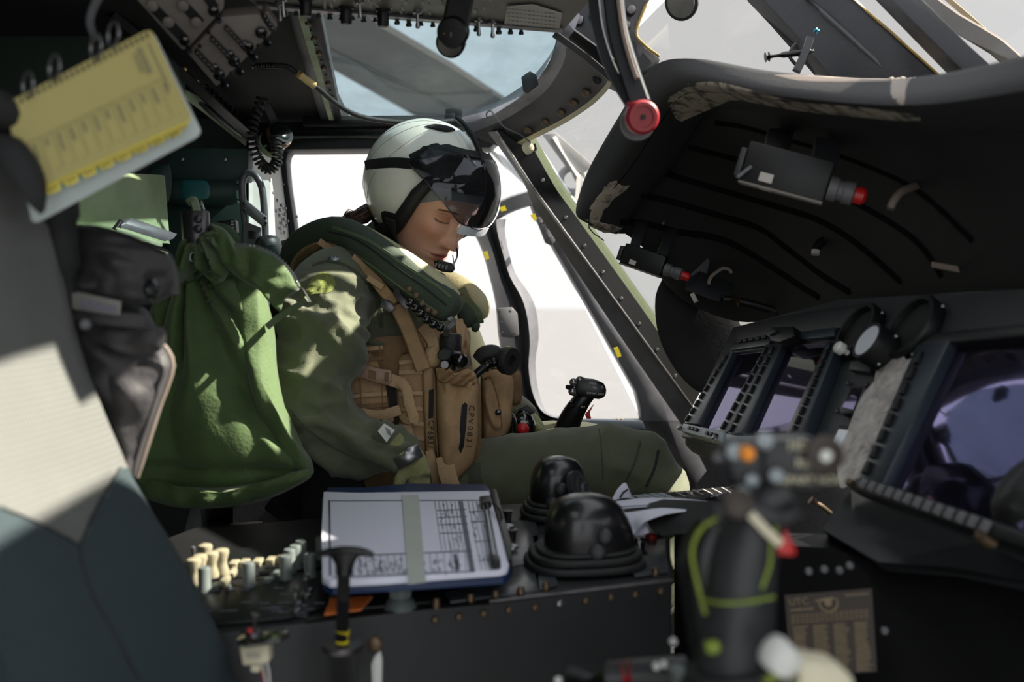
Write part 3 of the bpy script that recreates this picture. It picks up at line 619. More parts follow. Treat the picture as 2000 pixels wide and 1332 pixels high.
# red emergency release handle
rh = thing('release_handle', 'red round release handle on twin curved arms above the glareshield corner', 'handle', W(1250, 225, 1.35))
obj('arm', strap([(1158, -20, 1.38), (1168, 60, 1.37), (1195, 140, 1.36), (1238, 215, 1.34)], 22, .012, k=4, wpx=True), 'dark_grey', rh)
obj('arm', strap([(1196, -20, 1.36), (1206, 60, 1.35), (1226, 130, 1.34), (1252, 205, 1.33)], 40, .012, k=4, wpx=True), 'dark_grey', rh)
obj('pale_edge', strap([(1206, -20, 1.345), (1216, 60, 1.335), (1232, 120, 1.325), (1244, 155, 1.32)], 9, .006, k=4, wpx=True), 'bag_trim', rh)
nn = Vector((.12, -.95, -.1)); cc = W(1254, 229, 1.31)
obj('red_disc', lathe(cc, nn, [(.018, -.014), (.0225, -.01), (.0225, .004), (.019, .008), (.014, .008), (.0135, .005), (.008, .005)], 28), 'red_latch', rh)
obj('red_lug', pslab([(1224, 198), (1250, 185), (1262, 198), (1240, 240), (1222, 236)], 1.322, .012, .003), 'red_latch', rh)
obj('pivot_pin', lathe(cc+nn.normalized()*.005, nn, [(.0035, 0), (.0035, .003)], 12), 'black', rh)
obj('base_cup', lathe(W(1246, 240, 1.34), nn, [(.02, -.012), (.0235, -.006), (.0235, .002)], 24), 'mid_grey', rh)
# ================================================================ GLARESHIELD
R0 = [(1126, 398, 2.03), (1150, 330, 1.99), (1210, 225, 1.89), (1266, 138, 1.77), (1340, 114, 1.62), (1500, 140, 1.44), (1700, 154, 1.26), (1850, 142, 1.12), (2070, 92, .96)]
R1 = [(1132, 428, 1.98), (1172, 385, 1.94), (1245, 270, 1.82), (1305, 185, 1.69), (1375, 168, 1.55), (1510, 186, 1.38), (1700, 204, 1.20), (1850, 200, 1.06), (2070, 165, .92)]
R2 = [(1205, 456, 2.0), (1236, 412, 1.97), (1322, 304, 1.86), (1374, 224, 1.74), (1440, 208, 1.60), (1560, 226, 1.44), (1720, 246, 1.27), (1860, 255, 1.13), (2070, 245, .98)]
R2b = [(1214, 452, 2.03), (1246, 408, 2.0), (1334, 306, 1.90), (1388, 240, 1.78), (1452, 228, 1.64), (1568, 246, 1.48), (1725, 262, 1.31), (1866, 270, 1.17), (2080, 262, 1.02)]
R3 = [(1262, 490, 2.06), (1302, 474, 2.04), (1400, 430, 1.97), (1480, 400, 1.86), (1560, 384, 1.73), (1660, 376, 1.57), (1790, 376, 1.39), (1910, 376, 1.24), (2090, 380, 1.07)]
R4 = [(1290, 542, 2.09), (1340, 590, 2.07), (1440, 628, 2.04), (1530, 618, 1.91), (1640, 596, 1.70), (1740, 582, 1.56), (1850, 572, 1.40), (1950, 568, 1.28), (2100, 568, 1.11)]
gs = thing('glareshield', 'black padded glareshield with worn torn rim arching over the instruments', 'glareshield', W(1500, 560, 1.8))
rows = resamp([R0, R1, R2, R2b, R3, R4], 5)
gh = obj('padded_shell', grid(rows, off=lambda v: (v-CAM).normalized()*.045+Vector((.012, 0, 0))), 'glare', gs, smooth=50)
GB = bvh_of(gh)
def gstrap(name, pts, w, th, mat, off=.0, par=gs, k=4):
    S = smoothpts(pts, k); P = [hit(p[0], p[1], GB, off, 1.9) for p in S]; return obj(name, strap3(P, [w*(p-CAM).length/F for p in P], th), mat, par)
for pts, w in [([(1212, 432), (1262, 436), (1322, 452), (1390, 462), (1440, 480), (1500, 515), (1560, 555), (1600, 580)], 13),
               ([(1253, 379), (1330, 398), (1410, 422), (1485, 446), (1540, 486), (1610, 540), (1660, 570)], 12),
               ([(1299, 338), (1400, 368), (1500, 398), (1600, 430), (1680, 480), (1760, 550)], 12),
               ([(1345, 286), (1400, 300), (1460, 316), (1560, 346), (1680, 400), (1790, 470), (1840, 540)], 12),
               ([(1400, 240), (1450, 246), (1540, 272), (1660, 310), (1790, 370), (1900, 470)], 11)]:
    gstrap('stiffener_rib', pts, w, .004, 'rib_dark')
gstrap('stitched_seam', [(1180, 470), (1150, 430), (1230, 330), (1300, 225), (1350, 180), (1480, 190), (1650, 215)], 2, .001, 'rib_dark')
def decal(out, bvh, th, off=.0005, c=None, nr=5, jit=0.0, par=None, name='x', mat=None, k=3):
    S = smoothpts(list(out)+[out[0]], k)[:-1]
    if c is None: c = (sum(p[0] for p in S)/len(S), sum(p[1] for p in S)/len(S))
    n = len(S); V, Fc = [], []
    for i in range(nr+1):
        rad = 1-i/nr
        for j in range(n):
            q = 1+jit*random.uniform(-1, 1) if i == 0 else 1
            x = c[0]+(S[j][0]-c[0])*rad*q; y = c[1]+(S[j][1]-c[1])*rad*q
            V.append(hit(x, y, bvh, off+(0 if i == 0 else th*(1-rad**3)), 2.0))
    for i in range(nr):
        for j in range(n): Fc.append((i*n+j, i*n+(j+1) % n, (i+1)*n+(j+1) % n, (i+1)*n+j))
    return obj(name, clean((V, Fc)), mat, par)
decal([(1150, 412), (1162, 395), (1175, 372), (1190, 360), (1222, 362), (1216, 378), (1202, 384), (1190, 400), (1178, 412), (1172, 432), (1158, 434)], GB, .002, jit=.2, par=gs, name='torn_patch', mat='glare_torn')
decal([(1138, 430), (1158, 428), (1180, 436), (1205, 440), (1216, 452), (1190, 455), (1160, 446)], GB, .002, jit=.2, par=gs, name='torn_patch', mat='glare_torn')
decal([(1306, 190), (1345, 164), (1400, 160), (1470, 176), (1560, 200), (1660, 208), (1780, 224), (1770, 236), (1650, 226), (1540, 214), (1440, 196), (1390, 202), (1360, 214), (1330, 238), (1312, 225)], GB, .003, jit=.04, par=gs, name='torn_patch', mat='glare_torn', c=(1440, 190))
decal([(1735, 152), (1755, 126), (1782, 134), (1790, 148), (1772, 162), (1765, 205), (1745, 195)], GB, .003, jit=.1, par=gs, name='torn_patch', mat='bag_trim')
decal([(1510, 146), (1560, 146), (1650, 150), (1740, 150), (1735, 158), (1640, 160), (1560, 157)], GB, .002, par=gs, name='pale_piping', mat='bag_trim')
ck = obj('side_cheek', puff([(1295, 542), (1280, 580), (1283, 640), (1300, 690), (1332, 738), (1370, 768), (1420, 770), (1450, 690), (1440, 620), (1380, 575), (1330, 550)], 2.12, .012, .01), 'glare', gs)
# light boxes under the glareshield
def lightbox(label, a, b, d, hpx, group):
    t = thing('panel_light', label, 'light', W(a[0], a[1], d), group)
    A, B = W(a[0], a[1], d), W(b[0], b[1], d-.03); t_, s_, u_ = frame3(B-A); L = (B-A)/2; h = hpx*d/F/2
    obj('housing', box((A+B)/2, L, s_*h*.7, u_*h, .002), 'black', t)
    obj('base_plate', box((A+B)/2-u_*(h+.001), L*1.0, s_*h*.75, u_*.0015), 'panel_brown', t)
    obj('end_lens', box(A-t_*.005-u_*h*.1, t_*.004, s_*h*.7, u_*h*.7, .001), 'dark_grey', t)
    obj('white_tag', box((A*.68+B*.32)-u_*(h+.0028), L*.14, s_*h*.3, u_*.0003), 'page', t)
    obj('white_tag', box((A*.70+B*.30)-u_*h*.55+s_*(-1 if s_.dot(YA) > 0 else 1)*(h*.7+.0006), L*.16, s_*.0005, u_*h*.22), 'page', t)
    c = B+t_*.002
    obj('connector', lathe(c-u_*h*.2, t_, [(h*.62, 0), (h*.62, .012), (h*.5, .013), (h*.5, .02), (h*.58, .021), (h*.58, .034), (h*.4, .036)], 14), 'mid_grey', t)
    obj('red_boot', lathe(c+t_*.036-u_*h*.2, t_, [(h*.42, 0), (h*.42, .012), (h*.25, .016)], 12), 'red', t)
    return t, A, B, t_, s_, u_, h
g = 'light boxes under the glareshield'
t, A, B, t_, s_, u_, h = lightbox('sharp black light box bracketed under the glareshield corner, smaller one', (1220, 494), (1298, 521), 1.95, 40, g)
for (x0, y0), (x1, y1) in [((1240, 480), (1254, 432)), ((1292, 497), (1314, 446))]:
    P1 = hit(x1, y1, GB, .003); obj('bracket', slab([W(x0-9, y0, 1.94), W(x0+9, y0+6, 1.93), P1+XR*.012, P1-XR*.012], YA*.012, .001), 'dark_grey', t)
t, A, B, t_, s_, u_, h = lightbox('blurred larger black light box hanging under the glareshield middle', (1456, 316), (1618, 358), 1.42, 78, g)
for (x0, y0), (x1, y1) in [((1518, 300), (1528, 250)), ((1612, 325), (1622, 268))]:
    P1 = hit(x1, y1, GB, .003); obj('bracket', slab([W(x0-26, y0-6, 1.42), W(x0+22, y0+6, 1.42), P1+XR*.02, P1-XR*.02], YA*.012, .001), 'dark_grey', t)
obj('pale_cable', ptube([(1738, 410, 1.33), (1746, 392, 1.33), (1762, 374, 1.34), (1792, 362, 1.38)], 8, 10, rpx=True), 'bag_trim', t)
obj('end_bracket', strap([(1440, 346, 1.40), (1466, 326, 1.40)], 7, .006, k=1, wpx=True), 'mid_grey', t)
t = thing('connector_box', 'dark wedge box with brown cable connector under the glareshield side', 'box', W(1380, 590, 2.0))
obj('wedge', slab(WL([(1336, 566, 1.98), (1362, 548, 1.99), (1430, 574, 1.97), (1402, 590, 1.96)]), Vector((.01, .03, .02)), .002), 'dark_grey', t)
obj('fin', pslab([(1345, 540), (1388, 498), (1382, 530), (1372, 556)], 2.02, .01), 'panel_grey', t)
obj('cable', ptube([(1408, 584, 1.97), (1440, 588, 1.96), (1475, 596, 1.95), (1520, 610, 1.93)], 8, 10, rpx=True), 'black', t)
obj('brown_connector', ptube([(1428, 586, 1.96), (1446, 590, 1.955)], 12, 12, k=1, rpx=True), 'brown_metal', t)
obj('strap_end', strap([(1352, 574, 1.97), (1360, 590, 1.96)], 9, .003, k=1, wpx=True), 'page', t)
hk = thing('pale_bracket', 'small cream hooked bracket under the glareshield by the connector', 'bracket', W(1400, 540, 1.98))
obj('hook', strap([(1384, 556, 1.97), (1388, 542, 1.97), (1402, 530, 1.97), (1414, 524, 1.97), (1426, 528, 1.97), (1428, 534, 1.97)], 7, .006, wpx=True), 'bag_trim', hk)
fz = thing('map_light', 'tiny black map light with white tip under the glareshield', 'light', hit(1592, 470, GB, .0))
P = hit(1600, 470, GB, .004)
obj('body', ptube([(1640, 464, px_of(P)[2]), (1606, 472, px_of(P)[2]-.01), (1594, 486, px_of(P)[2]-.015)], 9, 10, rpx=True), 'black', fz)
obj('white_tip', ptube([(1593, 488, px_of(P)[2]-.016), (1592, 498, px_of(P)[2]-.017)], 8, 10, k=1, rpx=True), 'page', fz)
fs = tag(obj('fastener', lathe(hit(1298, 430, GB, .0), Vector((-.3, -.7, -.6)), [(.006, 0), (.006, .004), (.003, .012), (.001, .013)], 10), 'metal'), 'tiny bright fastener on the glareshield underside near its corner', 'fastener')
tg = thing('data_tag', 'pale strip tag under the glareshield, blurred', 'tag', W(1860, 520, 1.33))
obj('strip', pslab([(1820, 511), (1904, 526), (1902, 537), (1820, 522)], px_of(hit(1860, 520, GB, .004))[2]-.01, .002), 'bag_trim', tg)
# ================================================================ INSTRUMENT PANEL
IT, IR_, IB = W(1440, 640, 2.0), W(2080, 560, 1.09), W(1330, 852, 1.94)
IN = (IR_-IT).cross(IB-IT).normalized()
if IN.dot(CAM-IT) < 0: IN = -IN
def I(x, y, h=0.0): return onplane(x, y, IT+IN*h, IN)
def ib(out, h0, h1, bv=0.0): return slab([I(x, y, h1) for x, y in out], -IN*(h1-h0), bv)
ip = thing('instrument_panel', 'dark slate instrument panel raked under the glareshield', 'instrument panel', W(1500, 900, 1.7))
obj('panel_plate', ib([(1432, 640), (1640, 585), (2080, 560), (2080, 1120), (1660, 955), (1560, 880), (1330, 852)], -.02, 0), 'panel_grey', ip)
obj('upper_cowl', ib([(1436, 640), (1530, 616), (1700, 590), (1712, 600), (1640, 640), (1522, 655), (1440, 668)], 0, .006, .002), 'dark_grey', ip)
BTN = {}
def buttons(p0, p1, n, w, l, h, mat, par, gap=.78):
    A, B = I(*p0, h), I(*p1, h); L = (B-A)/n; t = L.normalized(); s = t.cross(IN)
    key = (round(L.length, 4), w, mat)
    if key not in BTN:
        me = mesh('button', box(O0, Vector((L.length*gap/2, 0, 0)), Vector((0, w/2, 0)), ZU*.003, .0008)); me.materials.append(MATS[mat]); BTN[key] = me
    for k in range(n):
        c = A+L*(k+.5); mw = Matrix(((t.x, s.x, -IN.x, c.x), (t.y, s.y, -IN.y, c.y), (t.z, s.z, -IN.z, c.z), (0, 0, 0, 1)))
        if mw.determinant() < 0: mw = Matrix(((t.x, -s.x, -IN.x, c.x), (t.y, -s.y, -IN.y, c.y), (t.z, -s.z, -IN.z, c.z), (0, 0, 0, 1)))
        obj('button', BTN[key], None, par, mw=mw)
gm = 'cockpit displays'
d1 = thing('flight_display', 'leftmost dark cockpit display with light grey button bar at its foot', 'display', I(1380, 830), gm)
obj('screen', ib([(1426, 684), (1494, 676), (1408, 846), (1350, 832)], 0, .006), 'screen', d1, smooth=0)
obj('side_bezel', ib([(1416, 690), (1432, 686), (1362, 828), (1336, 826)], 0, .018, .002), 'bezel', d1)
obj('top_bezel', ib([(1424, 684), (1430, 668), (1508, 656), (1500, 674)], 0, .016, .002), 'bezel', d1)
obj('top_lip', ib([(1424, 690), (1428, 680), (1500, 672), (1496, 680)], 0, .010), 'mid_grey', d1)
obj('button_bezel', ib([(1496, 672), (1512, 670), (1424, 846), (1402, 842)], 0, .018, .002), 'bezel', d1)
bbar = obj('foot_bar', ib([(1334, 826), (1414, 842), (1410, 864), (1330, 842)], 0, .022, .002), 'keys', d1)
buttons((1344, 835), (1364, 840), 3, .006, 0, .024, 'black', d1, .6); buttons((1378, 845), (1402, 851), 3, .006, 0, .024, 'black', d1, .6)
obj('knob', lathe(I(1331, 838, .02), IN, [(.005, 0), (.005, .006), (.003, .008)], 10), 'metal', d1)
obj('knob', lathe(I(1399, 858, .022), IN, [(.005, 0), (.005, .006), (.003, .008)], 10), 'metal', d1)
buttons((1420, 692), (1338, 824), 9, .006, 0, .020, 'black', d1); buttons((1499, 676), (1408, 840), 9, .006, 0, .020, 'black', d1)
buttons((1440, 668), (1500, 658), 5, .006, 0, .018, 'black', d1, .6)
d2 = thing('flight_display', 'second cockpit display beside the grey button bar, fully dark screen', 'display', I(1500, 840), gm)
obj('screen', ib([(1524, 674), (1618, 664), (1536, 842), (1440, 846)], 0, .006), 'screen', d2, smooth=0)
obj('side_bezel', ib([(1508, 670), (1530, 668), (1450, 846), (1420, 848)], 0, .018, .002), 'bezel', d2)
obj('button_bezel', ib([(1616, 664), (1638, 662), (1566, 850), (1532, 848)], 0, .02, .002), 'bezel', d2)
obj('top_bezel', ib([(1516, 654), (1630, 638), (1630, 656), (1518, 668)], 0, .020, .002), 'bezel', d2)
obj('top_lip', ib([(1520, 668), (1622, 657), (1620, 668), (1518, 678)], 0, .012), 'metal_dark', d2)
obj('foot_bar', ib([(1418, 846), (1440, 850), (1560, 850), (1558, 868), (1415, 866)], 0, .022, .002), 'keys', d2)
buttons((1512, 676), (1424, 846), 9, .006, 0, .020, 'black', d2); buttons((1624, 668), (1546, 848), 10, .007, 0, .022, 'black', d2)
bk = obj('corner_box', ib([(1500, 652), (1508, 638), (1548, 636), (1552, 656), (1520, 668), (1504, 664)], 0, .035, .003), 'black', d2)
obj('corner_stud', ib([(1494, 648), (1508, 640), (1516, 646), (1502, 654)], .02, .04, .001), 'dark_grey', d2)
obj('fairing', slab(WL([(1336, 848, 1.92), (1440, 874, 1.84), (1446, 905, 1.86), (1420, 912, 1.90), (1350, 885, 1.95), (1334, 866, 1.95)]), Vector((.02, .05, -.005)), .012), 'mid_grey', ip)
# round gauges
def gauge(label, x, y, r, face, g=None, hh=.02):
    t = thing('round_gauge', label, 'gauge', I(x, y), g)
    c = I(x, y, hh)-IN*hh
    obj('case', lathe(c, IN, [(r*1.08, 0), (r*1.12, hh*.8), (r*1.06, hh), (r*.92, hh), (r*.9, hh*.55)], 32), 'black', t)
    fd = .93 if face == 'sky_white_gloss' else .5
    obj('dial', lathe(c, IN, [(r*.92, hh*fd), (r*.88, hh*(fd+.06))], 32), face, t)
    for k in range(4):
        a = math.pi/4+k*math.pi/2; s_ = IN.cross(ZU).normalized(); u_ = s_.cross(IN)
        place('screw', RIVETL, c+(s_*math.cos(a)+u_*math.sin(a))*r*1.18+IN*hh*.5, IN, t, .7)
    return t, c
gg = 'round gauges at the top of the instrument panel'
gauge('round black gauge beside the second display, in front of panel top', 1668, 640, .040, 'black_matte', gg)
gauge('rightmost large round black gauge, half lost in shadow', 1772, 634, .044, 'black_matte', gg)
t, c = gauge('small round standby gauge with sky reflection painted white on its face', 1692, 664, .026, 'sky_white_gloss', None, .045)  # white dial colour stands in for the sky reflected in the glass
obj('setting_knob', lathe(I(1656, 690, .03), IN, [(.004, 0), (.004, .008), (.009, .009), (.009, .018), (.006, .021)], 14), 'white', t)
obj('tab_plate', ib([(1660, 704), (1702, 706), (1698, 726), (1657, 722)], .0, .012, .002), 'panel_grey', t)
t = thing('slip_indicator', 'small rounded rectangular indicator on the worn grey panel', 'indicator', I(1662, 780))
obj('case', ib([(1636, 800), (1658, 752), (1688, 750), (1692, 758), (1672, 806), (1640, 808)], 0, .012, .004), 'dark_grey', t)
obj('window', ib([(1645, 795), (1663, 758), (1683, 757), (1666, 800)], .012, .014), 'screen', t, smooth=0)
for x, y in [(1635, 802), (1692, 752), (1656, 748), (1674, 808)]: place('screw', RIVET, I(x, y, .004), IN, t, .8)
t = thing('slip_indicator', 'bright glassed indicator half behind the front grip head', 'indicator', I(1640, 860))
obj('case', ib([(1612, 876), (1636, 828), (1660, 830), (1655, 860), (1630, 890)], 0, .012, .004), 'dark_grey', t)
obj('window', ib([(1622, 874), (1638, 838), (1656, 840), (1634, 884)], .012, .014), 'sky_white_gloss', t, smooth=0)
tg = thing('foil_tape', 'crumpled silver foil tape running down the instrument panel', 'tape', I(1660, 945))
fo = [(1716, 693), (1758, 691), (1770, 702), (1786, 700), (1779, 735), (1752, 785), (1730, 826), (1702, 889), (1671, 945), (1655, 950), (1640, 948), (1636, 892), (1653, 847), (1681, 777), (1713, 735)]
def onI(x, y): return px_of(I(x, y, .012))[2]
obj('foil', puff(fo, onI, .008, .004, nr=26, k=7, wr=.02, ws=42, c=(1700, 820), fold=lambda x, y: .010*abs(noise.noise(Vector((x/13, y/17, 2))))+.006*abs(noise.noise(Vector((x/6, y/7, 5))))), 'foil', tg, smooth=18)
wn = decal([(1618, 775), (1626, 768), (1632, 780), (1624, 800), (1614, 822), (1608, 815)], bvh_of(ip.children[0]), .0008, jit=.3, par=ip, name='chipped_paint', mat='brown_metal')
# right-hand display
d3 = thing('flight_display', 'large near display with blue violet sheen and a row of square keys', 'display', I(1800, 960), gm)
obj('screen', ib([(1852, 660), (2080, 640), (2080, 1060), (1945, 1018), (1716, 944)], 0, .008), 'screen', d3, smooth=0)
obj('side_bezel', ib([(1790, 672), (1856, 660), (1722, 946), (1672, 940)], 0, .022, .003), 'bezel', d3)
obj('top_bezel', ib([(1792, 672), (1830, 648), (2080, 624), (2080, 650), (1850, 668)], 0, .022, .003), 'black', d3)
obj('key_bar', ib([(1668, 934), (1690, 930), (1945, 1018), (2080, 1062), (2080, 1095), (1940, 1050), (1660, 952)], 0, .026, .003), 'black', d3)
buttons((1680, 942), (1938, 1032), 13, .012, 0, .027, 'mid_grey', d3, .52)
buttons((1800, 684), (1686, 930), 8, .010, 0, .024, 'black', d3, .74)
obj('mounting_knob', lathe(I(1938, 1055, .01), IN, [(.010, 0), (.010, .012), (.006, .016)], 14), 'bronze', d3)
obj('mounting_knob', lathe(I(1668, 948, .02), IN, [(.005, 0), (.005, .008), (.003, .01)], 12), 'bronze', d3)
fl = thing('rubber_flap', 'black ribbed rubber boot at the right edge in front of the large display', 'boot', W(1990, 1000, .95))
obj('boot', puff([(1942, 985), (1960, 945), (2000, 900), (2080, 880), (2080, 1100), (1960, 1080), (1946, 1030)], .96, .03, .03, wr=.02, ws=60), 'rubber', fl)
for k in range(3): obj('rib', ptube([(1946+k*9, 985-k*6, .94), (1968+k*8, 948-k*6, .94), (2004+k*6, 915-k*6, .94)], 4, 8, rpx=True), 'rubber', fl)
lc = thing('lower_pedestal', 'dark slanted pedestal below the large display holding a brown placard', 'pedestal', W(1800, 1320, 1.0))
obj('slanted_cover', slab(WL([(1606, 1034, 1.30), (1664, 956, 1.32), (1940, 1052, 1.10), (2080, 1096, 1.02), (2080, 1152, 1.02), (1860, 1108, 1.08), (1716, 1098, 1.14)]), Vector((.02, .03, -.02)), 0), 'dark_grey', lc)
obj('front_board', slab(WL([(1470, 1064, 1.30), (1620, 1070, 1.26), (1716, 1100, 1.18), (1860, 1112, 1.12), (2080, 1156, 1.06), (2080, 1420, 1.02), (1440, 1420, 1.14)]), Vector((.05, .06, 0)), 0), 'pedestal_black', lc)
PB = Patch(W(1533, 1163, 1.10), W(1703, 1150, 1.07), W(1713, 1312, 1.03), W(1545, 1324, 1.06))
pc = thing('placard', 'brown data placard with rows of tan figures on the dark pedestal', 'placard', PB.p(.5, 1))
obj('plate', PB.quad(0, 1, 0, 1, 0, .002), 'placard', pc)
pr = []
for col in range(4):
    for r in range(22):
        u0 = .07+col*.235; v0 = .40+r*.027; w_ = random.uniform(.13, .18); pr.append(PB.quad(u0, u0+w_, v0, v0+.013, .0022, .0026))
for r in range(3): 
    for k in range(16): pr.append(PB.quad(.06+k*.056, .06+k*.056+.04, .26+r*.04, .275+r*.04, .0022, .0026))
o = obj('figure_rows', join(*pr), 'placard_ink', pc); o['kind'] = 'stuff'
text('heading', 'UTC.', PB.p(.17, .10, .0026), .0105, PB.u, PB.v, 'placard_ink', pc)
obj('heading_bar', join(*[PB.quad(.06+k*.034, .085+k*.034, .18, .21, .0022, .0026) for k in range(8)]+[PB.quad(.70+k*.033, .722+k*.033, .05, .075, .0022, .0026) for k in range(8)]), 'placard_ink', pc)
cc = PB.p(.5, .14, .0026)
obj('emblem', join(tube([cc+(PB.u*math.cos(a)+PB.v*math.sin(a))*.0095 for a in np.linspace(2.6, 6.8, 14)], .0012, 5), lathe(cc, PB.n, [(.004, 0), (.004, .0004)], 12), slab([cc-PB.u*.014+PB.v*.004, cc+PB.u*.006+PB.v*.006, cc+PB.u*.006+PB.v*.003, cc-PB.u*.013+PB.v*.002], PB.n*.0004)), 'placard_ink', pc)
for x, y in [(1728, 1232), (1660, 1105), (1580, 1116), (1610, 1112), (1640, 1114)]: place('ring_screw', shared(RIVET, 'mid_grey'), W(x, y, 1.10), -YA, lc, 1.0)
tp = thing('tie_screw', 'bright brass screw stub standing below the foil tape', 'screw', W(1600, 985, 1.33))
obj('shank', ptube([(1588, 980, 1.33), (1604, 988, 1.33), (1622, 1002, 1.34)], 4, 8, rpx=True), 'bronze', tp)
obj('head', ptube([(1583, 976, 1.325), (1590, 981, 1.325)], 8, 10, k=1, rpx=True), 'brown_metal', tp)
# ================================================================ CYCLIC STICKS
def cyc_left():
    t = thing('cyclic_stick', 'sharp black cyclic grip with red trigger rising above the far knee', 'control stick', W(1110, 900, 1.96), 'cyclic control sticks')
    d = 1.93
    obj('grip', loft([(1096, 900, d+.03, .024, .022), (1104, 850, d+.02, .024, .022), (1116, 815, d+.01, .022, .021), (1134, 785, d, .018, .018), (1148, 768, d, .016, .017)], 18), 'cyclic_black', t)
    c = W(1155, 761, d); u_ = (W(1185, 768, d)-W(1115, 754, d)).normalized(); v_ = u_.cross(YA).normalized()
    obj('head', slab([W(x, y, d-.022) for x, y in [(1126, 738), (1162, 741), (1180, 748), (1186, 762), (1182, 776), (1170, 780), (1140, 776), (1122, 770)]], YA*.042, .006), 'cyclic_black', t)
    for i, (x, y, s) in enumerate([(1119, 748, 8), (1132, 743, 7), (1117, 766, 8), (1134, 767, 6), (1110, 758, 5)]):
        obj('switch_button', lathe(W(x+5, y, d-.012), Vector((-.75, -.5, .3)), [(s*d/F, -.004), (s*d/F, .008), (s*.7*d/F, .011)], 14), 'metal' if i != 4 else 'black_gloss', t)
    obj('red_trigger', slab(WL([(1150, 802, d-.005), (1160, 790, d-.005), (1152, 806, d-.005), (1155, 818, d-.005), (1146, 818, d-.005), (1143, 810, d-.005)]), YA*.012, .0015), 'red', t)
    obj('hat_switch', lathe(W(1116, 791, d-.016), Vector((-.3, -.8, .5)), [(.007, 0), (.007, .004), (.005, .006), (.002, .006)], 12), 'black_gloss', t)
    r_ = W(1185, 752, d)-W(1125, 746, d)
    text('lettering', 'EMER', W(1158, 749, d-.0228), .0062, r_, ZU, 'page', t); text('lettering', 'REL', W(1162, 757, d-.0228), .0055, r_, ZU, 'page', t)
    text('lettering', 'DEPART HOV', W(1163, 769, d-.0228), .0055, r_, ZU, 'page', t)
    text('lettering', 'ICS', W(1139, 795, d-.021), .005, r_, ZU, 'page', t)
    obj('lamp_dot', lathe(W(1176, 756, d-.022), -YA, [(.003, 0), (.003, .001)], 10), 'mid_grey', t)
cyc_left()
def cyc_right():
    d = .68; t = thing('cyclic_stick', 'large out of focus cyclic grip in front with lime cord and orange button', 'control stick', W(1440, 1330, d), 'cyclic control sticks')
    obj('grip', loft([(1430, 1420, d, .028, .024), (1436, 1290, d, .026, .023), (1444, 1200, d, .024, .022), (1450, 1120, d, .023, .021), (1464, 1050, d, .021, .02), (1492, 990, d, .019, .018), (1530, 955, d, .018, .018)], 20), 'dark_grey', t)
    obj('side_guard', loft([(1392, 1300, d+.02, .014, .018), (1380, 1180, d+.02, .016, .018), (1376, 1090, d+.02, .018, .018), (1400, 1030, d+.02, .016, .016)], 16), 'cyclic_black', t)
    obj('head', slab([W(x, y, d-.02) for x, y in [(1492, 856), (1580, 852), (1622, 866), (1638, 900), (1630, 948), (1600, 962), (1520, 960), (1486, 946)]], YA*.045, .008), 'cyclic_black', t)
    hb = obj('thumb_block', slab([W(x, y, d-.018) for x, y in [(1424, 868), (1494, 856), (1500, 940), (1470, 985), (1440, 960), (1420, 905)]], YA*.036, .006), 'dark_grey', t)
    for x, y, s, m in [(1436, 884, 16, 'keys'), (1494, 862, 16, 'keys'), (1470, 938, 12, 'keys'), (1518, 930, 14, 'keys'), (1405, 895, 9, 'mid_grey'), (1450, 965, 14, 'mint')]:
        obj('switch_button', lathe(W(x, y, d-.02), -YA+Vector((-.4, 0, .2)), [(s*d/F, -.006), (s*d/F, .006), (s*.7*d/F, .009)], 14), m, t)
    obj('orange_button', lathe(W(1457, 885, d-.03), -YA, [(14*d/F, -.004), (14*d/F, .006), (10*d/F, .008)], 14), 'orange', t)
    obj('ring_switch', lathe(W(1608, 886, d-.024), -YA, [(.012, 0), (.012, .006), (.008, .007), (.007, .005)], 18), 'placard', t)
    obj('ring_centre', lathe(W(1612, 890, d-.029), -YA, [(.004, 0), (.004, .002)], 12), 'white', t)
    r_ = XR
    text('lettering', 'HDG', W(1570, 871, d-.0206), .0095, r_, ZU, 'cream', t); text('lettering', 'REL', W(1575, 905, d-.0206), .0090, r_, ZU, 'cream', t)
    text('lettering', 'DEPART HOV', W(1578, 938, d-.0206), .0074, r_, ZU, 'cream', t)
    obj('collar_band', strap([(1400, 1000, d-.02), (1450, 990, d-.024), (1520, 1012, d-.024), (1560, 1000, d-.02)], 30, .004, wpx=True), 'cyclic_black', t)
    obj('white_strip', strap([(1458, 996, d-.028), (1500, 1040, d-.03), (1524, 1062, d-.03)], 18, .002, k=1, wpx=True), 'cream', t)
    obj('clip', lathe(W(1440, 985, d-.028), -YA+Vector((0, 0, .3)), [(.010, 0), (.010, .006), (.006, .008)], 14), 'placard', t)
    obj('lime_cord', ptube([(1424, 1000, d-.022), (1372, 1030, d-.01), (1352, 1075, d-.005), (1360, 1130, d-.005), (1378, 1200, d-.008)], 4, 8, rpx=True), 'lime', t)
    obj('lime_cord', ptube([(1366, 1170, d-.006), (1410, 1178, d-.024), (1460, 1176, d-.025), (1512, 1166, d-.02)], 3.5, 8, rpx=True), 'lime', t)
    obj('lime_cord', ptube([(1520, 1020, d-.02), (1506, 1060, d-.02), (1504, 1100, d-.02), (1488, 1150, d-.02)], 4, 8, rpx=True), 'lime', t)
    obj('lime_tag', puff([(1376, 1252), (1402, 1250), (1406, 1272), (1380, 1276)], d-.02, .006, .002), 'lime', t)
    obj('red_trigger', slab(WL([(1534, 1032, d-.012), (1556, 1078, d-.012), (1552, 1086, d-.012), (1520, 1084, d-.012), (1518, 1078, d-.012)]), YA*.014, .003), 'red', t)
    obj('boot_base', loft([(1440, 1420, d, .05, .05), (1445, 1345, d, .042, .04), (1440, 1296, d, .034, .032)], 18), 'rubber', t)
cyc_right()
wb = thing('white_bulb', 'blurred white rounded cap with lime cord low at the front', 'cap', W(1530, 1332, .62))
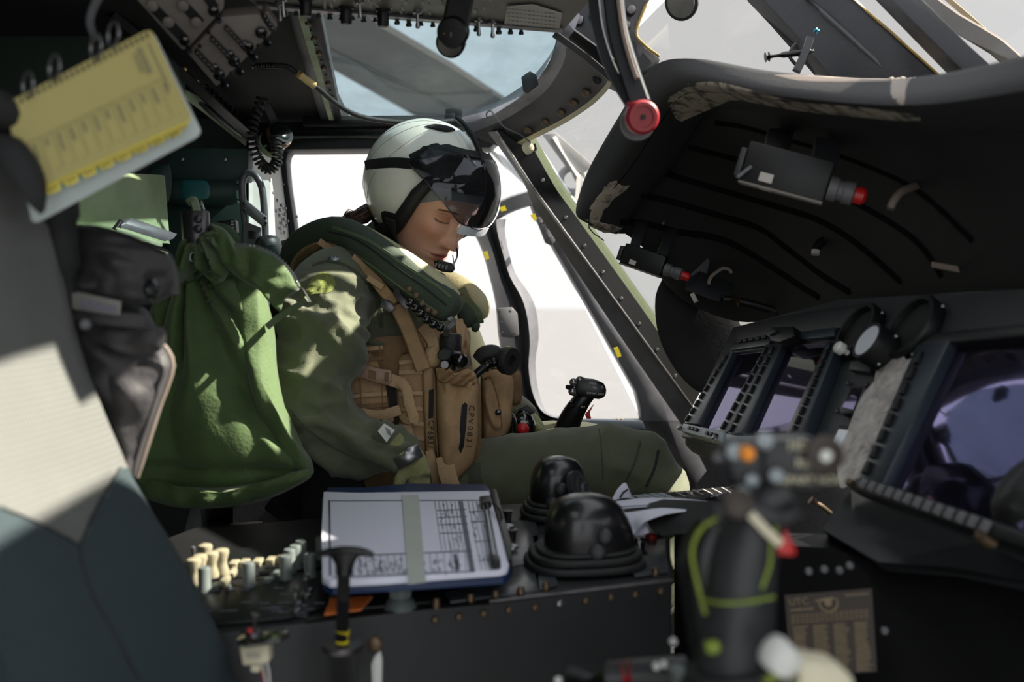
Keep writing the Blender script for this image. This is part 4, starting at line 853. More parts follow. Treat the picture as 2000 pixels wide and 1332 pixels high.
obj('cap', loft([(1508, 1306, .62, .010, .012), (1520, 1288, .62, .013, .013), (1538, 1268, .62, .012, .012), (1546, 1260, .62, .006, .006)], 16), 'white', wb)
obj('lime_cord', ptube([(1490, 1332, .615), (1530, 1312, .612), (1552, 1285, .612)], 9, 8, rpx=True), 'lime', wb)
kb = thing('cream_box', 'blurred cream coloured box at the bottom edge beside the white cap', 'box', W(1610, 1332, .62))
obj('case', slab(WL([(1560, 1290, .62), (1640, 1302, .62), (1672, 1330, .62), (1668, 1400, .62), (1560, 1400, .62)]), YA*.03, .004), 'cream', kb)
# ================================================================ CENTRE CONSOLE
ZC = W(955, 1175, 1.16).z
def Cc(x, y, h=0.0): return onplane(x, y, Vector((0, 0, ZC+h)), ZU)
co = thing('centre_console', 'black centre console between the seats with riveted side panel', 'console', Vector((0, 1.4, 0)))
topo = [(340, 1248), (600, 1216), (1312, 1136), (1306, 1000), (1210, 968), (380, 1030), (300, 1060)]
obj('body', slab([Cc(*p) for p in topo], Vector((0, 0, -.52)), .003), 'console', co)
obj('edge_rail', tube([Cc(598, 1214, .0), Cc(955, 1175, .0), Cc(1312, 1134, .0)], .0035, 8), 'metal_dark', co)
NS = (Cc(1312, 1136)-Cc(600, 1216)).cross(ZU).normalized()
if NS.y > 0: NS = -NS
SP = Cc(600, 1216)+NS*.001
for x, y in [(897, 1204), (945, 1198), (994, 1191), (1045, 1186), (1093, 1178), (1144, 1173), (1193, 1166), (1241, 1161), (1290, 1155), (850, 1210)]:
    place('rivet', RIVETB if x != 1093 else RIVETL, onplane(x, y, SP, NS), NS, co, 1.0)
SCR = mesh('quarter_turn', lathe(O0, ZU, [(.006, -.001), (.006, .008), (.0048, .010), (.0048, .013), (.003, .0135)], 12)); SCR.materials.append(MATS['bronze'])
for x, y in [(852, 1186), (919, 1177), (968, 1170), (1017, 1164), (1066, 1154), (1280, 1125)]: place('stud', SCR, Cc(x, y), ZU, co, .85)
for pts in ([(984, 1022), (1046, 1018), (1060, 1100), (1000, 1110)], [(1000, 1112), (1042, 1108), (1052, 1158), (880, 1180), (870, 1160), (985, 1140)], [(1040, 1050), (1062, 1048), (1090, 1146), (1055, 1156)], [(1210, 1010), (1285, 1004), (1304, 1040), (1240, 1060)], [(1205, 1066), (1300, 1056), (1304, 1120), (1240, 1130)]):
    obj('top_plate', slab([Cc(x, y, .001) for x, y in pts], ZU*.003, .0008), 'console_top', co)
for pts in ([(372, 1100), (440, 1078), (640, 1062), (640, 1110), (480, 1130), (380, 1140)], [(380, 1146), (640, 1118), (640, 1190), (560, 1212), (400, 1226)], [(645, 1150), (860, 1140), (850, 1180), (640, 1200)]):
    obj('top_plate', slab([Cc(x, y, .001) for x, y in pts], ZU*.004, .001), 'black', co)
obj('red_button', lathe(Cc(1272, 1052, .004), ZU, [(.008, 0), (.008, .006), (.005, .008)], 12), 'red_latch', co)
obj('label_block', slab([Cc(1240, 1042, .004), Cc(1262, 1040, .004), Cc(1268, 1050, .004), Cc(1246, 1052, .004)], ZU*.004), 'white', co)
obj('dark_infill', slab(WL([(1316, 1006, 1.50), (1470, 1012, 1.40), (1470, 1420, 1.30), (1316, 1420, 1.40)]), Vector((.01, .03, 0)), .003), 'black', co)  # black slab added to hide the sunlit shin and keep this spot dark
# knobs on the aft end
KC = mesh('waisted_knob', lathe(O0, ZU, [(.008, 0), (.0085, .004), (.006, .012), (.006, .018), (.0085, .026), (.008, .030), (.006, .031)], 14)); KC.materials.append(MATS['knob_cream'])
KG = mesh('cylinder_knob', lathe(O0, ZU, [(.009, 0), (.009, .003), (.0075, .005), (.0075, .028), (.0065, .030)], 16)); KG.materials.append(MATS['knob_grey'])
KL = mesh('low_key', box(ZU*.004, Vector((.011, 0, 0)), Vector((0, .006, 0)), ZU*.005, .0015)); KL.materials.append(MATS['knob_cream'])
for x, y in [(392, 1134), (414, 1128), (434, 1122), (402, 1112), (380, 1142)]: place('waisted_knob', KC, Cc(x, y, .004), ZU, co, 1.05)
for x, y in [(558, 1132), (577, 1110), (588, 1100), (606, 1128), (486, 1146), (640, 1080), (628, 1092), (400, 1156), (566, 1118)]: place('cylinder_knob', KG, Cc(x, y, .004), ZU, co, 1.0)
for x, y in [(458, 1108), (478, 1106), (504, 1104), (530, 1101), (548, 1098)]: place('low_key', KL, Cc(x, y, .004), ZU, co, .9)
for x, y in [(542, 1124), (532, 1132), (524, 1138), (446, 1150), (424, 1152)]: place('low_key', shared(KL, 'knob_grey'), Cc(x, y, .004), ZU, co, .7)
obj('long_handle', slab([Cc(428, 1146, .012), Cc(458, 1116, .012), Cc(464, 1122, .012), Cc(440, 1150, .012)], ZU*.008, .002), 'knob_cream', co)
for x, y in [(402, 1092), (380, 1100), (602, 1156), (598, 1166), (580, 1182), (578, 1196)]: place('toggle', TOGGLE, Cc(x, y, .004), ZU, co, 1.0)
pl = [box(Cc(480+random.uniform(-90, 150), 1170+random.uniform(-25, 40), .0055), Vector((.006, 0, 0)), Vector((0, .0008, 0)), ZU*.0003) for k in range(26)]
o = obj('printed_legends', join(*pl), 'ink_soft', co); o['kind'] = 'stuff'
kn = thing('ribbed_knob', 'pale ribbed rotary knob poking out under the clipboard edge', 'knob', Cc(782, 1186))
obj('skirt', lathe(Cc(782, 1186), ZU, [(.020, 0), (.017, .006), (.012, .012)], 20), 'knob_grey', kn)
obj('cap', lathe(Cc(782, 1186), ZU, [(.011, .011), (.011, .032), (.009, .034)], 16), 'knob_grey', kn)
for k in range(12):
    a = k*math.pi/6; obj('rib', box(Cc(782, 1186)+Vector((math.cos(a)*.011, math.sin(a)*.011, .022)), Vector((.0012, 0, 0)), Vector((0, .0012, 0)), ZU*.009), 'knob_grey', kn)
ow = thing('orange_grille', 'orange striped wire grille on the console below the clipboard', 'grille', Cc(680, 1185))
for k in range(8): obj('orange_bar', slab([Cc(645-k*1.5, 1172+k*4.0, .006), Cc(728-k*3, 1166+k*3.5, .006), Cc(727-k*3, 1168.4+k*3.5, .006), Cc(644-k*1.5, 1174.6+k*4.0, .006)], ZU*.002), 'orange_wire', ow)
# ---------------------------------------------------------------- clipboard
HB = .045
cb = thing('clipboard', 'blue clipboard with white printed form held by a black clip', 'clipboard', Cc(800, 1150))
obj('board', slab([Cc(x, y, HB-.014) for x, y in [(640, 966), (720, 966), (800, 958), (948, 960), (958, 972), (998, 1130), (985, 1142), (840, 1152), (650, 1164), (632, 1156), (628, 990)]], ZU*.012, .002), 'board_blue', cb)
obj('rest', slab([Cc(x, y, 0) for x, y in [(690, 1010), (930, 1000), (950, 1110), (690, 1130)]], ZU*(HB-.014)), 'black', cb)
pp_ = [(632, 969), (700, 971), (955, 967), (975, 1040), (994, 1112), (990, 1122), (975, 1126), (860, 1134), (760, 1142), (645, 1148), (630, 1140), (628, 1050)]
pap = obj('paper_stack', slab([Cc(x, y, HB-.002) for x, y in pp_], ZU*.007, .001), 'paper', cb)
HP = HB+.0055
def pq(pts, h=HP): return slab([Cc(x, y, h) for x, y in pts], ZU*.0003)
def pline(x0, y0, x1, y1, w=1.0):
    dx, dy = x1-x0, y1-y0; l = math.hypot(dx, dy); nx, ny = -dy/l*w/2, dx/l*w/2
    return pq([(x0+nx, y0+ny), (x1+nx, y1+ny), (x1-nx, y1-ny), (x0-nx, y0-ny)])
pr = [pline(643, 977, 645, 1124, 3.5), pline(646, 978, 950, 977, .9), pline(650, 1087, 922, 1076, 1.2), pline(650, 1128, 928, 1116, 1.2)]
for k in range(17): x = 690+k*13.8; pr.append(pline(x-3, 1086-k*.6, x, 1126-k*.7, .8))
for x0, x1 in [(849, 863), (857, 871), (865, 880), (872, 888), (880, 897), (888, 906)]: pr.append(pline(x0, 979, x1, 1076, .8))
for y in (996, 1010, 1024, 1041): pr.append(pline(851+(y-979)*.14, y+1, 908+(y-979)*.14, y-1, .7))
for x0, x1 in [(914, 938), (922, 947), (930, 956)]: pr.append(pline(x0, 979, x1+3, 1114, .7))
for y in (1000, 1020, 1058, 1095): pr.append(pline(911+(y-979)*.2, y, 945+(y-979)*.19, y-2, .7))
obj('form_lines', join(*pr), 'ink', cb)['kind'] = 'stuff'
pr = [pq([(895, 979), (904, 979), (928, 1115), (917, 1115)]), pq([(885, 1082), (892, 1082), (898, 1113), (890, 1114)])]
for k in range(150):
    z = random.random()
    if z < .5: x = random.uniform(692, 900); y = random.uniform(1088, 1116); pr.append(pline(x, y, x+1.5, y+random.uniform(3, 9), 1.6))
    elif z < .75: x = random.uniform(853, 893); y = random.uniform(982, 1036); pr.append(pline(x+(y-979)*.14, y, x+1+(y-979)*.14, y+4, 1.4))
    elif z < .9: x = random.uniform(868, 892); y = random.uniform(1044, 1072); pr.append(pline(x+8, y, x+9, y+3, 1.2))
    else: x = random.uniform(914, 940); y = random.uniform(985, 1105); pr.append(pline(x+(y-979)*.18, y, x+1+(y-979)*.18, y+7, 1.4))
obj('form_print', join(*pr), 'ink_soft', cb)['kind'] = 'stuff'
obj('tape_band', slab([Cc(x, y, HP+.0006) for x, y in [(785, 967), (818, 967), (832, 1137), (797, 1141)]], ZU*.0006), 'tape', cb)
cl_ = obj('clip_wire', join(tube([Cc(944, 988, HP+.008), Cc(950, 1020, HP+.006), Cc(954, 1050, HP+.008), Cc(962, 1105, HP+.006)], .0018, 8), tube([Cc(952, 984, HP+.008), Cc(974, 1104, HP+.006)], .0014, 8)), 'black', cb)
obj('clip_block', slab([Cc(x, y, HP) for x, y in [(936, 982), (958, 980), (960, 992), (940, 996)]], ZU*.010, .002), 'black', cb)
obj('clip_block', slab([Cc(x, y, HP) for x, y in [(958, 1096), (976, 1100), (978, 1112), (960, 1112)]], ZU*.010, .002), 'black', cb)
obj('clip_body', slab([Cc(x, y, HB-.012) for x, y in [(958, 978), (970, 980), (1000, 1090), (1000, 1124), (992, 1128)]], ZU*.02, .003), 'black', cb)
obj('clip_handle', tube([Cc(955, 983, HP+.006), Cc(968, 985, HP+.012), Cc(976, 996, HP+.012), Cc(980, 1012, HP+.004)], .0018, 8), 'black', cb)
# ---------------------------------------------------------------- black domed units
def dome(label, x, y, d, rx, ry, hgt, feats, flat):
    c = W(x, y, d); c.z = ZC+.003
    t = thing('domed_light', label, 'dome cover', c, 'black domed light covers')
    prof = [(1.0, 0), (1.0, .25), (.985, .45), (.94, .62), (.84, .78), (.68, .90), (.45, .97), (.2, 1.0), (.02, 1.005)]
    R = []
    for s, h in prof:
        r = []
        for j in range(40):
            w = 2*math.pi*j/40; cx, sy = math.cos(w), math.sin(w)
            px_ = math.copysign(abs(cx)**.85, cx)*rx*s; py_ = math.copysign(abs(sy)**.85, sy)*ry*s
            if cx > 0: px_ *= 1+flat*(1-h)*.5
            r.append(c+FW*px_+LF*py_+ZU*(.018+hgt*h))
        R.append(r)
    sh = obj('shell', rings(R), 'dome', t, smooth=60)
    for i, (s, h0, h1) in enumerate([(1.34, 0, .010), (1.24, .010, .020), (1.10, .020, .026)]):
        R = [[c+FW*math.copysign(abs(math.cos(w))**.7, math.cos(w))*rx*s*(1+flat*.2)+LF*math.copysign(abs(math.sin(w))**.7, math.sin(w))*ry*s+ZU*h for w in np.linspace(0, 2*math.pi, 41)[:-1]] for h in (h0, h1)]
        obj('skirt', bevel(rings(R), .003), 'rubber', t, smooth=50)
    b = bvh_of(sh)
    for fx, fy, r in feats:
        P = hit(fx, fy, b, .003, d); n = -rdir(fx, fy)
        obj('screw_plug', lathe(P, n, [(r*1.25, -.006), (r*1.2, .000), (r*1.0, .002), (r*.5, .0035), (r*.1, .004)], 24), 'dark_grey', t, smooth=70)
    return t, c
dome('far black domed cover in front of the olive knee', 1090, 1012, 1.56, .044, .038, .075, [(1097, 957, .009), (1080, 984, .009)], .0)
t, c = dome('near larger black domed cover with two round plugs at the console edge', 1142, 1105, 1.30, .053, .045, .074, [(1181, 1047, .0085), (1166, 1078, .0095)], .55)
for k, s in enumerate((.026, .020, .014)):
    P = W(1128+k*6, 952+k*4, 1.505-k*.002); obj('lens_ring', lathe(P, Vector((.85, -.45, .35)), [(s, -.004), (s, .004), (s*.8, .007), (s*.2, .008)], 28), 'dark_grey', bpy.data.objects['domed_light'])
# studs, lamp and small fittings right of the clipboard
for i, (x, y, nm, lb) in enumerate([(1000, 1070, 'indicator_post', 'chrome capped black post on the console right of the clipboard'), (992, 1030, 'indicator_post', 'thin chrome post behind the capped one near the clipboard corner')]):
    t = thing(nm, lb, 'post', Cc(x, y)); obj('stem', lathe(Cc(x, y), ZU, [(.006, 0), (.005, .004), (.006, .022), (.0085, .026)], 14), 'metal_dark', t); obj('cap', lathe(Cc(x, y, .026), ZU, [(.0088, 0), (.0085, .003), (.003, .005)], 14), 'metal', t)
t = thing('rotary_selector', 'small black rotary selector behind the paper stack', 'knob', Cc(1178, 1004))
obj('base', lathe(Cc(1178, 1004), ZU, [(.014, 0), (.012, .006)], 16), 'metal_dark', t); obj('cap', lathe(Cc(1178, 1004), ZU, [(.010, .006), (.010, .024), (.008, .027)], 16), 'black_gloss', t)
t = thing('rotary_selector', 'black rotary knob right of the near dome', 'knob', Cc(1247, 1085))
obj('base', lathe(Cc(1247, 1085), ZU, [(.014, 0), (.012, .006)], 16), 'black', t); obj('cap', lathe(Cc(1247, 1085), ZU, [(.009, .006), (.009, .022), (.006, .026)], 16), 'black_gloss', t)
# keyboard unit
ku = thing('control_display_unit', 'black keypad unit with pale edged keys beyond the paper stack', 'keypad', W(1340, 990, 1.62))
KQ = Patch(W(1226, 970, 1.72), W(1440, 950, 1.66), W(1500, 986, 1.50), W(1292, 992, 1.56))
obj('case', KQ.quad(-.02, 1.02, -.05, 1.05, -.03, 0, .002), 'black', ku)
obj('display_window', KQ.quad(.34, .92, .12, .9, .0, .001), 'screen', ku, smooth=0)
for r in range(4):
    for c_ in range(4): obj('key', KQ.quad(.02+c_*.075, .085+c_*.075, .08+r*.22, .26+r*.22, 0, .004, .0008), 'keys', ku)
for k in range(6): obj('line_key', KQ.quad(.42+k*.085, .43+k*.085, .05, .38, .001, .003), 'page', ku)
for k in range(9): obj('key', KQ.quad(.935, .99, .03+k*.105, .11+k*.105, 0, .004), 'dark_grey', ku)
pen = thing('pen', 'slim dark purple pen lying across the keypad unit', 'pen', W(1380, 976, 1.56))
obj('barrel', tube(WL([(1340, 974, 1.565), (1415, 984, 1.52)]), .003, 10), 'ink', pen); obj('clip', tube(WL([(1342, 972, 1.56), (1372, 975, 1.545)]), .0012, 6), 'placard', pen)
# paper stack and black notebook
ps = thing('loose_papers', 'crumpled stack of white papers curling beside the near dome', 'papers', Cc(1260, 1040))
def sheet(rows_, nm, th=.0006, k=4): return obj(nm, grid(resamp(rows_, k), off=Vector((0, .0004, -th))), 'paper', ps, smooth=60)
sheet([[(1198, 990, 1.46), (1260, 986, 1.43), (1340, 990, 1.38), (1430, 1004, 1.34)], [(1194, 980, 1.52), (1262, 972, 1.50), (1340, 974, 1.46), (1432, 984, 1.42)]], 'sheet')
sheet([[(1196, 996, 1.44), (1262, 990, 1.42), (1340, 994, 1.37), (1428, 1006, 1.33)], [(1194, 984, 1.52), (1262, 977, 1.50), (1340, 979, 1.46), (1430, 990, 1.42)]], 'sheet')
sheet([[(1196, 1000, 1.43), (1230, 1000, 1.40), (1290, 992, 1.37), (1350, 996, 1.35)], [(1200, 1020, 1.40), (1226, 1026, 1.38), (1262, 1004, 1.36), (1330, 1000, 1.34)], [(1212, 1036, 1.37), (1240, 1042, 1.36), (1258, 1020, 1.345), (1300, 1004, 1.33)]], 'sheet')
sheet([[(1200, 1004, 1.44), (1226, 1014, 1.41), (1250, 1010, 1.39)], [(1206, 1026, 1.40), (1232, 1036, 1.38), (1262, 1026, 1.36)], [(1226, 1042, 1.37), (1246, 1046, 1.36), (1268, 1040, 1.35)]], 'sheet')
sheet([[(1194, 978, 1.54), (1220, 972, 1.53), (1246, 976, 1.51)], [(1204, 958, 1.55), (1222, 954, 1.54), (1234, 966, 1.52)], [(1216, 944, 1.56), (1222, 943, 1.555), (1226, 948, 1.54)]], 'folded_corner')
obj('corner_print', strap([(1211, 972, 1.525), (1217, 962, 1.53), (1226, 956, 1.53)], 4, .0006, k=1, wpx=True), 'ink', ps)
nb = thing('black_notebook', 'thick black notebook under the loose white papers', 'notebook', Cc(1340, 1045))
obj('cover', slab(WL([(1262, 1010, 1.36), (1300, 1000, 1.36), (1432, 1006, 1.28), (1430, 1034, 1.26), (1290, 1048, 1.31), (1268, 1034, 1.34)]), Vector((.01, .08, .0)), .004), 'black_matte', nb)
obj('page_block', slab(WL([(1272, 1018, 1.355), (1298, 1008, 1.355), (1300, 1036, 1.335), (1276, 1030, 1.345)]), Vector((-.004, .07, .0)), .001), 'rubber', nb)
# T-handle brake
th = thing('parking_brake_handle', 'black T-handle on a tall shaft with yellow collar before the clipboard', 'brake handle', W(670, 1332, 1.0))
obj('shaft', tube(WL([(672, 1100, 1.0), (668, 1250, 1.0)]), .0068, 16), 'cyclic_black', th)
S = smoothpts([(616, 1086, 1.0, 4), (632, 1080, 1.0, 7), (655, 1077, 1.0, 9), (675, 1076, 1.0, 10), (700, 1077, 1.0, 9), (718, 1080, 1.0, 7), (729, 1085, 1.0, 5)], 4)
obj('cross_grip', tube([W(*p[:3]) for p in S], [p[3]/F for p in S], 14), 'cyclic_black', th)
obj('neck', loft([(673, 1078, 1.0, .017, .008), (673, 1090, 1.0, .013, .008), (673, 1104, 1.0, .0095, .008), (672, 1122, 1.0, .0088, .008)], 16), 'cyclic_black', th)
obj('yellow_collar', tube(WL([(670, 1232, 1.0), (669, 1256, 1.0)]), .0073, 16), 'yellow', th)
obj('flange', lathe(W(669, 1262, 1.0), ZU, [(.020, -.003), (.021, 0), (.020, .003), (.008, .004)], 24), 'metal_dark', th)
obj('sleeve', tube(WL([(668, 1264, 1.0), (667, 1420, 1.0)]), .017, 20), 'black', th)
tw_ = thing('toggle_bracket', 'bracket plate with single metal toggle and cream connector below', 'switch', W(510, 1260, .98))
obj('plate', slab(WL([(462, 1250, .97), (470, 1232, 1.02), (560, 1226, 1.0), (566, 1236, .97), (548, 1248, .95), (480, 1256, .95)]), Vector((0, 0, -.004)), .001), 'black_gloss', tw_)
obj('toggle_lever', tube(WL([(496, 1240, .98), (497, 1206, .98), (499, 1200, .98)]), [.002, .0024, .004], 10), 'metal', tw_)
obj('collar_nut', lathe(W(496, 1240, .98), ZU, [(.009, 0), (.008, .004), (.004, .006)], 12), 'metal_dark', tw_)
obj('connector_block', slab(WL([(466, 1262, .965), (524, 1258, .96), (526, 1296, .955), (472, 1302, .96)]), YA*.02, .003), 'cream', tw_)
obj('connector_plug', slab(WL([(488, 1300, .96), (508, 1299, .96), (507, 1314, .96), (489, 1314, .96)]), YA*.014, .002), 'cream', tw_)
obj('red_lamp', lathe(W(488, 1234, .975), ZU, [(.003, 0), (.002, .003)], 8), 'red', tw_)
for k in range(4): obj('wire', ptube([(508+k*4, 1290, .97), (510+k*5, 1312, .97), (518+k*3, 1345, .97)], 2, 6, rpx=True), ['red_latch', 'white', 'placard', 'white'][k], tw_)
obj('block_print', join(*[slab(WL([(482+k*7, 1276+r*6, .9535), (486+k*7, 1276+r*6, .9535), (486+k*7, 1279+r*6, .9535), (482+k*7, 1279+r*6, .9535)]), YA*.0004) for k in range(4) for r in range(2)]), 'ink_soft', tw_)
wh = thing('white_lever', 'white paddle lever low on the console side by the T-handle', 'lever', W(736, 1332, 1.05))
obj('paddle', slab(WL([(730, 1282, 1.05), (742, 1272, 1.05), (746, 1290, 1.05), (745, 1345, 1.05), (726, 1345, 1.05), (724, 1300, 1.05)]), YA*.008, .002), 'white', wh)
obj('pivot', lathe(W(732, 1256, 1.05), -YA, [(.008, 0), (.008, .006), (.005, .008)], 14), 'bronze', wh)
# low collective grips at the bottom edge
cg = thing('collective_grip', 'black collective grip with a red ring low at the bottom edge', 'control grip', W(1250, 1332, .8))
obj('grip', tube(WL([(1120, 1330, .82), (1190, 1322, .8), (1260, 1316, .8), (1340, 1310, .8)]), .012, 14), 'cyclic_black', cg)
obj('red_ring', tube(WL([(1214, 1318, .798), (1230, 1316, .798)]), .0125, 14), 'red', cg)
obj('grey_block', puff([(1304, 1302), (1330, 1298), (1340, 1312), (1334, 1332), (1308, 1334)], .78, .012, .01), 'knob_grey', cg)
for x, y in [(1090, 1328), (1281, 1300), (1296, 1296), (1314, 1252), (1362, 1274)]: obj('stud', lathe(W(x, y, .79), -YA, [(.003, 0), (.0025, .004)], 8), 'white', cg)
# seat rail fittings behind the console aft end (dark)
sf = thing('seat_actuator', 'dark strut and grey leg of the far seat under the green bag', 'seat base', W(450, 1060, 1.75))
obj('strut', tube(WL([(530, 985, 1.75), (615, 1070, 1.7)]), .014, 14), 'metal_dark', sf)
obj('pale_leg', pslab([(350, 1070), (372, 990), (392, 988), (398, 1060), (392, 1090)], 1.7, .02, .003), 'mid_grey', sf)
obj('column', tube(WL([(430, 980, 1.72), (430, 1080, 1.72)]), .022, 14), 'black', sf)
obj('block', pslab([(372, 1044), (395, 1034), (500, 1030), (500, 1070), (395, 1080), (372, 1068)], 1.65, .06, .003), 'black', sf)
# ================================================================ LEFT BULKHEAD
bw = thing('bulkhead_panel', 'pale green sunlit bulkhead sheet behind the foreground seat', 'panel', W(230, 470, 1.85))
obj('sheet', pslab([(90, 425), (150, 385), (245, 338), (318, 342), (328, 475), (225, 470), (100, 470)], [1.62, 1.7, 1.84, 2.02, 2.02, 1.84, 1.62], .012), 'green_wall', bw)
obj('lower_rail', slab(WL([(120, 446, 1.66), (300, 492, 1.98), (300, 504, 1.98), (120, 460, 1.66)]), Vector((.03, .0, 0)), .002), 'green_wall', bw)
sh = thing('map_bracket', 'bent metal bracket on the sunlit green bulkhead sheet', 'bracket', W(275, 460, 1.85))
obj('tray', slab(WL([(238, 430, 1.80), (330, 462, 1.90), (322, 472, 1.88), (226, 442, 1.78)]), Vector((.01, .02, .006)), .001), 'frame_grey', sh)
obj('lip', slab(WL([(218, 446, 1.77), (232, 428, 1.79), (238, 432, 1.79), (226, 450, 1.77)]), Vector((.0, .02, .0)), .001), 'black', sh)
obj('back_edge', slab(WL([(226, 444, 1.772), (312, 474, 1.87), (312, 482, 1.87), (224, 452, 1.77)]), Vector((.002, .01, 0)), .001), 'green_beam', sh)
tp_ = thing('equipment_bay', 'dark teal equipment bay cover with two screws under the beam', 'cover', W(405, 350, 2.15))
obj('cover', pslab([(328, 288), (486, 290), (484, 352), (330, 352)], 2.14, .04, .003), 'teal_dark', tp_)
for x, y in [(356, 311), (440, 311)]: place('screw', RIVETL, W(x, y, 2.139), -YA, tp_, 1.4)
obj('lower_cover', pslab([(326, 396), (482, 396), (480, 520), (326, 520)], 2.18, .04, .003), 'teal_dark', tp_)
obj('side_flap', puff([(290, 330), (330, 320), (334, 380), (312, 412), (290, 380)], 2.05, .02), 'teal_dark', tp_)
ro = thing('rolled_cover', 'dark teal fabric roll with a bright teal patch', 'roll', W(395, 400, 2.13))
obj('roll', loft([(318, 372, 2.12, .018, .02), (326, 373, 2.12, .026, .028), (395, 376, 2.12, .028, .03), (460, 376, 2.13, .026, .028), (468, 376, 2.13, .014, .018)], 20), 'teal_dark', ro)
obj('patch', puff([(357, 352), (404, 354), (406, 388), (356, 388)], 2.088, .004, .001), 'teal_patch', ro)
fr = thing('tube_frame', 'grey tubular ladder frame standing beside the window', 'frame', W(500, 490, 2.1))
obj('hoop', ptube([(482, 520, 2.08), (479, 440, 2.08), (473, 372, 2.08), (477, 345, 2.08), (490, 337, 2.08), (503, 348, 2.08), (513, 375, 2.08), (517, 430, 2.08), (520, 500, 2.08)], 7, 12, rpx=True), 'frame_grey', fr)
cr = obj('cross_plate', pslab([(475, 392), (480, 390), (519, 422), (520, 440), (512, 442), (477, 414)], 2.06, .012, .002), 'mid_grey', fr)
for x, y in [(476, 397), (477, 410), (518, 426), (519, 436)]: place('bolt', shared(RIVET, 'black'), W(x, y, 2.058), -YA, cr, .7)
obj('lower_plate', pslab([(478, 432), (508, 444), (508, 478), (480, 478)], 2.07, .012, .002), 'mid_grey', fr)
obj('latch', pslab([(485, 450), (498, 452), (498, 466), (485, 466)], 2.062, .006, .001), 'black', fr)
bx = thing('label_box', 'small black box with white marks behind the green bag', 'box', W(450, 440, 2.08))
obj('case', pslab([(424, 432), (458, 428), (460, 452), (430, 456)], 2.06, .03, .002), 'black', bx)
obj('marks', join(*[pslab([(451, 431+k*6), (456, 431+k*6), (456, 434+k*6), (451, 434+k*6)], 2.0585, .0005) for k in range(3)]), 'page', bx)
# far pilot seat
ls = thing('pilot_seat', 'far black pilot seat mostly hidden behind the pilot and green bag', 'seat', W(680, 1150, 2.0), 'pilot seats')
obj('backrest', puff([(536, 520), (600, 490), (640, 560), (650, 980), (600, 1010), (530, 980), (518, 700)], 2.06, .06, .06), 'black_matte', ls)
obj('seat_pan', slab(WL([(590, 1060, 1.86), (960, 1050, 1.86), (980, 1040, 2.2), (600, 1050, 2.2)]), Vector((0, 0, -.12)), .02), 'black_matte', ls)
obj('side_bolster', puff([(604, 884), (690, 900), (724, 960), (720, 1020), (604, 1030), (590, 960)], 1.84, .02, .02), 'black_matte', ls)
obj('headrest', puff([(500, 474), (508, 462), (530, 459), (546, 466), (548, 496), (505, 500)], 2.06, .035, .03), 'dark_grey', ls)
obj('head_pad', puff([(508, 498), (520, 478), (540, 480), (552, 500), (556, 540), (520, 540)], 2.02, .03, .03), 'teal_dark', ls)
obj('tan_cushion', puff([(700, 925), (712, 912), (760, 920), (800, 950), (920, 950), (915, 985), (720, 985)], 1.84, .012, .02), 'vest_dark', ls)
obj('side_bracket', pslab([(548, 470), (570, 464), (572, 500), (552, 506)], 2.2, .02, .002), 'metal', ls)
# ================================================================ GREEN BAG
GD_ = 1.60
gb_ = thing('green_helmet_bag', 'bulging green drawstring helmet bag hanging behind the console', 'bag', W(440, 990, GD_))
def gf(x, y):
    a = math.atan2(x-392, y-505); r = math.hypot(x-392, y-505)
    f = .030*(abs(math.sin(a*9+1.5*noise.noise(Vector((a*3, r/200, 0)))))-.5)*math.exp(-((r-140)/210)**2)
    f += .012*noise.noise(Vector((x/60, y/130, 1.7)))+.02*noise.noise(Vector((x/120, y/160, 5.0)))
    f -= .014*math.exp(-((y-(905+.03*(x-430)))/9)**2)
    return f
ob_ = [(352, 500), (385, 478), (430, 485), (478, 505), (512, 560), (534, 640), (540, 720), (556, 800), (580, 862), (612, 912), (600, 935), (545, 958), (520, 974), (440, 990), (360, 988), (300, 975), (272, 940), (282, 880), (308, 800), (326, 700), (334, 600), (338, 540)]
gbo = obj('main_body', puff(ob_, GD_, .095, .06, nr=26, k=5, fold=gf, c=(420, 740), e=2.4), 'bag_green', gb_, smooth=70)
fl1 = puff([(300, 590), (330, 550), (352, 520), (345, 600), (330, 700), (300, 700), (280, 650)], 1.56, .02, .01, fold=lambda x, y: .01*noise.noise(Vector((x/25, y/50, 0))), nr=10, k=4); obj('side_fold', fl1, 'bag_green', gb_)
obj('side_panel', puff([(452, 556), (478, 545), (505, 556), (518, 600), (532, 690), (548, 770), (572, 850), (600, 900), (596, 925), (560, 900), (528, 850), (500, 780), (478, 700), (458, 630)], 1.545, .035, .03, nr=14, k=4, fold=lambda x, y: .012*noise.noise(Vector((x/40, y/90, 8))), c=(515, 730)), 'bag_green', gb_, smooth=70)
obj('top_flap', puff([(412, 436), (440, 448), (462, 478), (500, 482), (548, 505), (582, 548), (584, 566), (556, 585), (545, 608), (510, 570), (470, 545), (440, 520), (418, 490)], 1.50, .025, .02, nr=12, k=4, fold=lambda x, y: .014*noise.noise(Vector((x/28, y/28, 3))), c=(490, 530)), 'bag_green', gb_, smooth=70)
obj('collar_gather', puff([(350, 486), (362, 462), (385, 470), (420, 445), (440, 470), (450, 510), (440, 545), (415, 552), (395, 520), (380, 530), (360, 545), (340, 560), (346, 520)], 1.50, .03, .02, nr=12, k=4, fold=lambda x, y: .016*math.sin(math.atan2(x-392, y-440)*19)+.008*noise.noise(Vector((x/15, y/25, 3)))), 'bag_green', gb_, smooth=70)
obj('inner_fold', puff([(415, 434), (448, 440), (468, 462), (466, 490), (440, 486), (425, 470)], 1.53, .02, .01), 'bag_green_dark', gb_)
zp = smoothpts([(462, 478, 1.478), (500, 481, 1.478), (540, 500, 1.478), (568, 530, 1.478), (580, 552, 1.476)], 6)
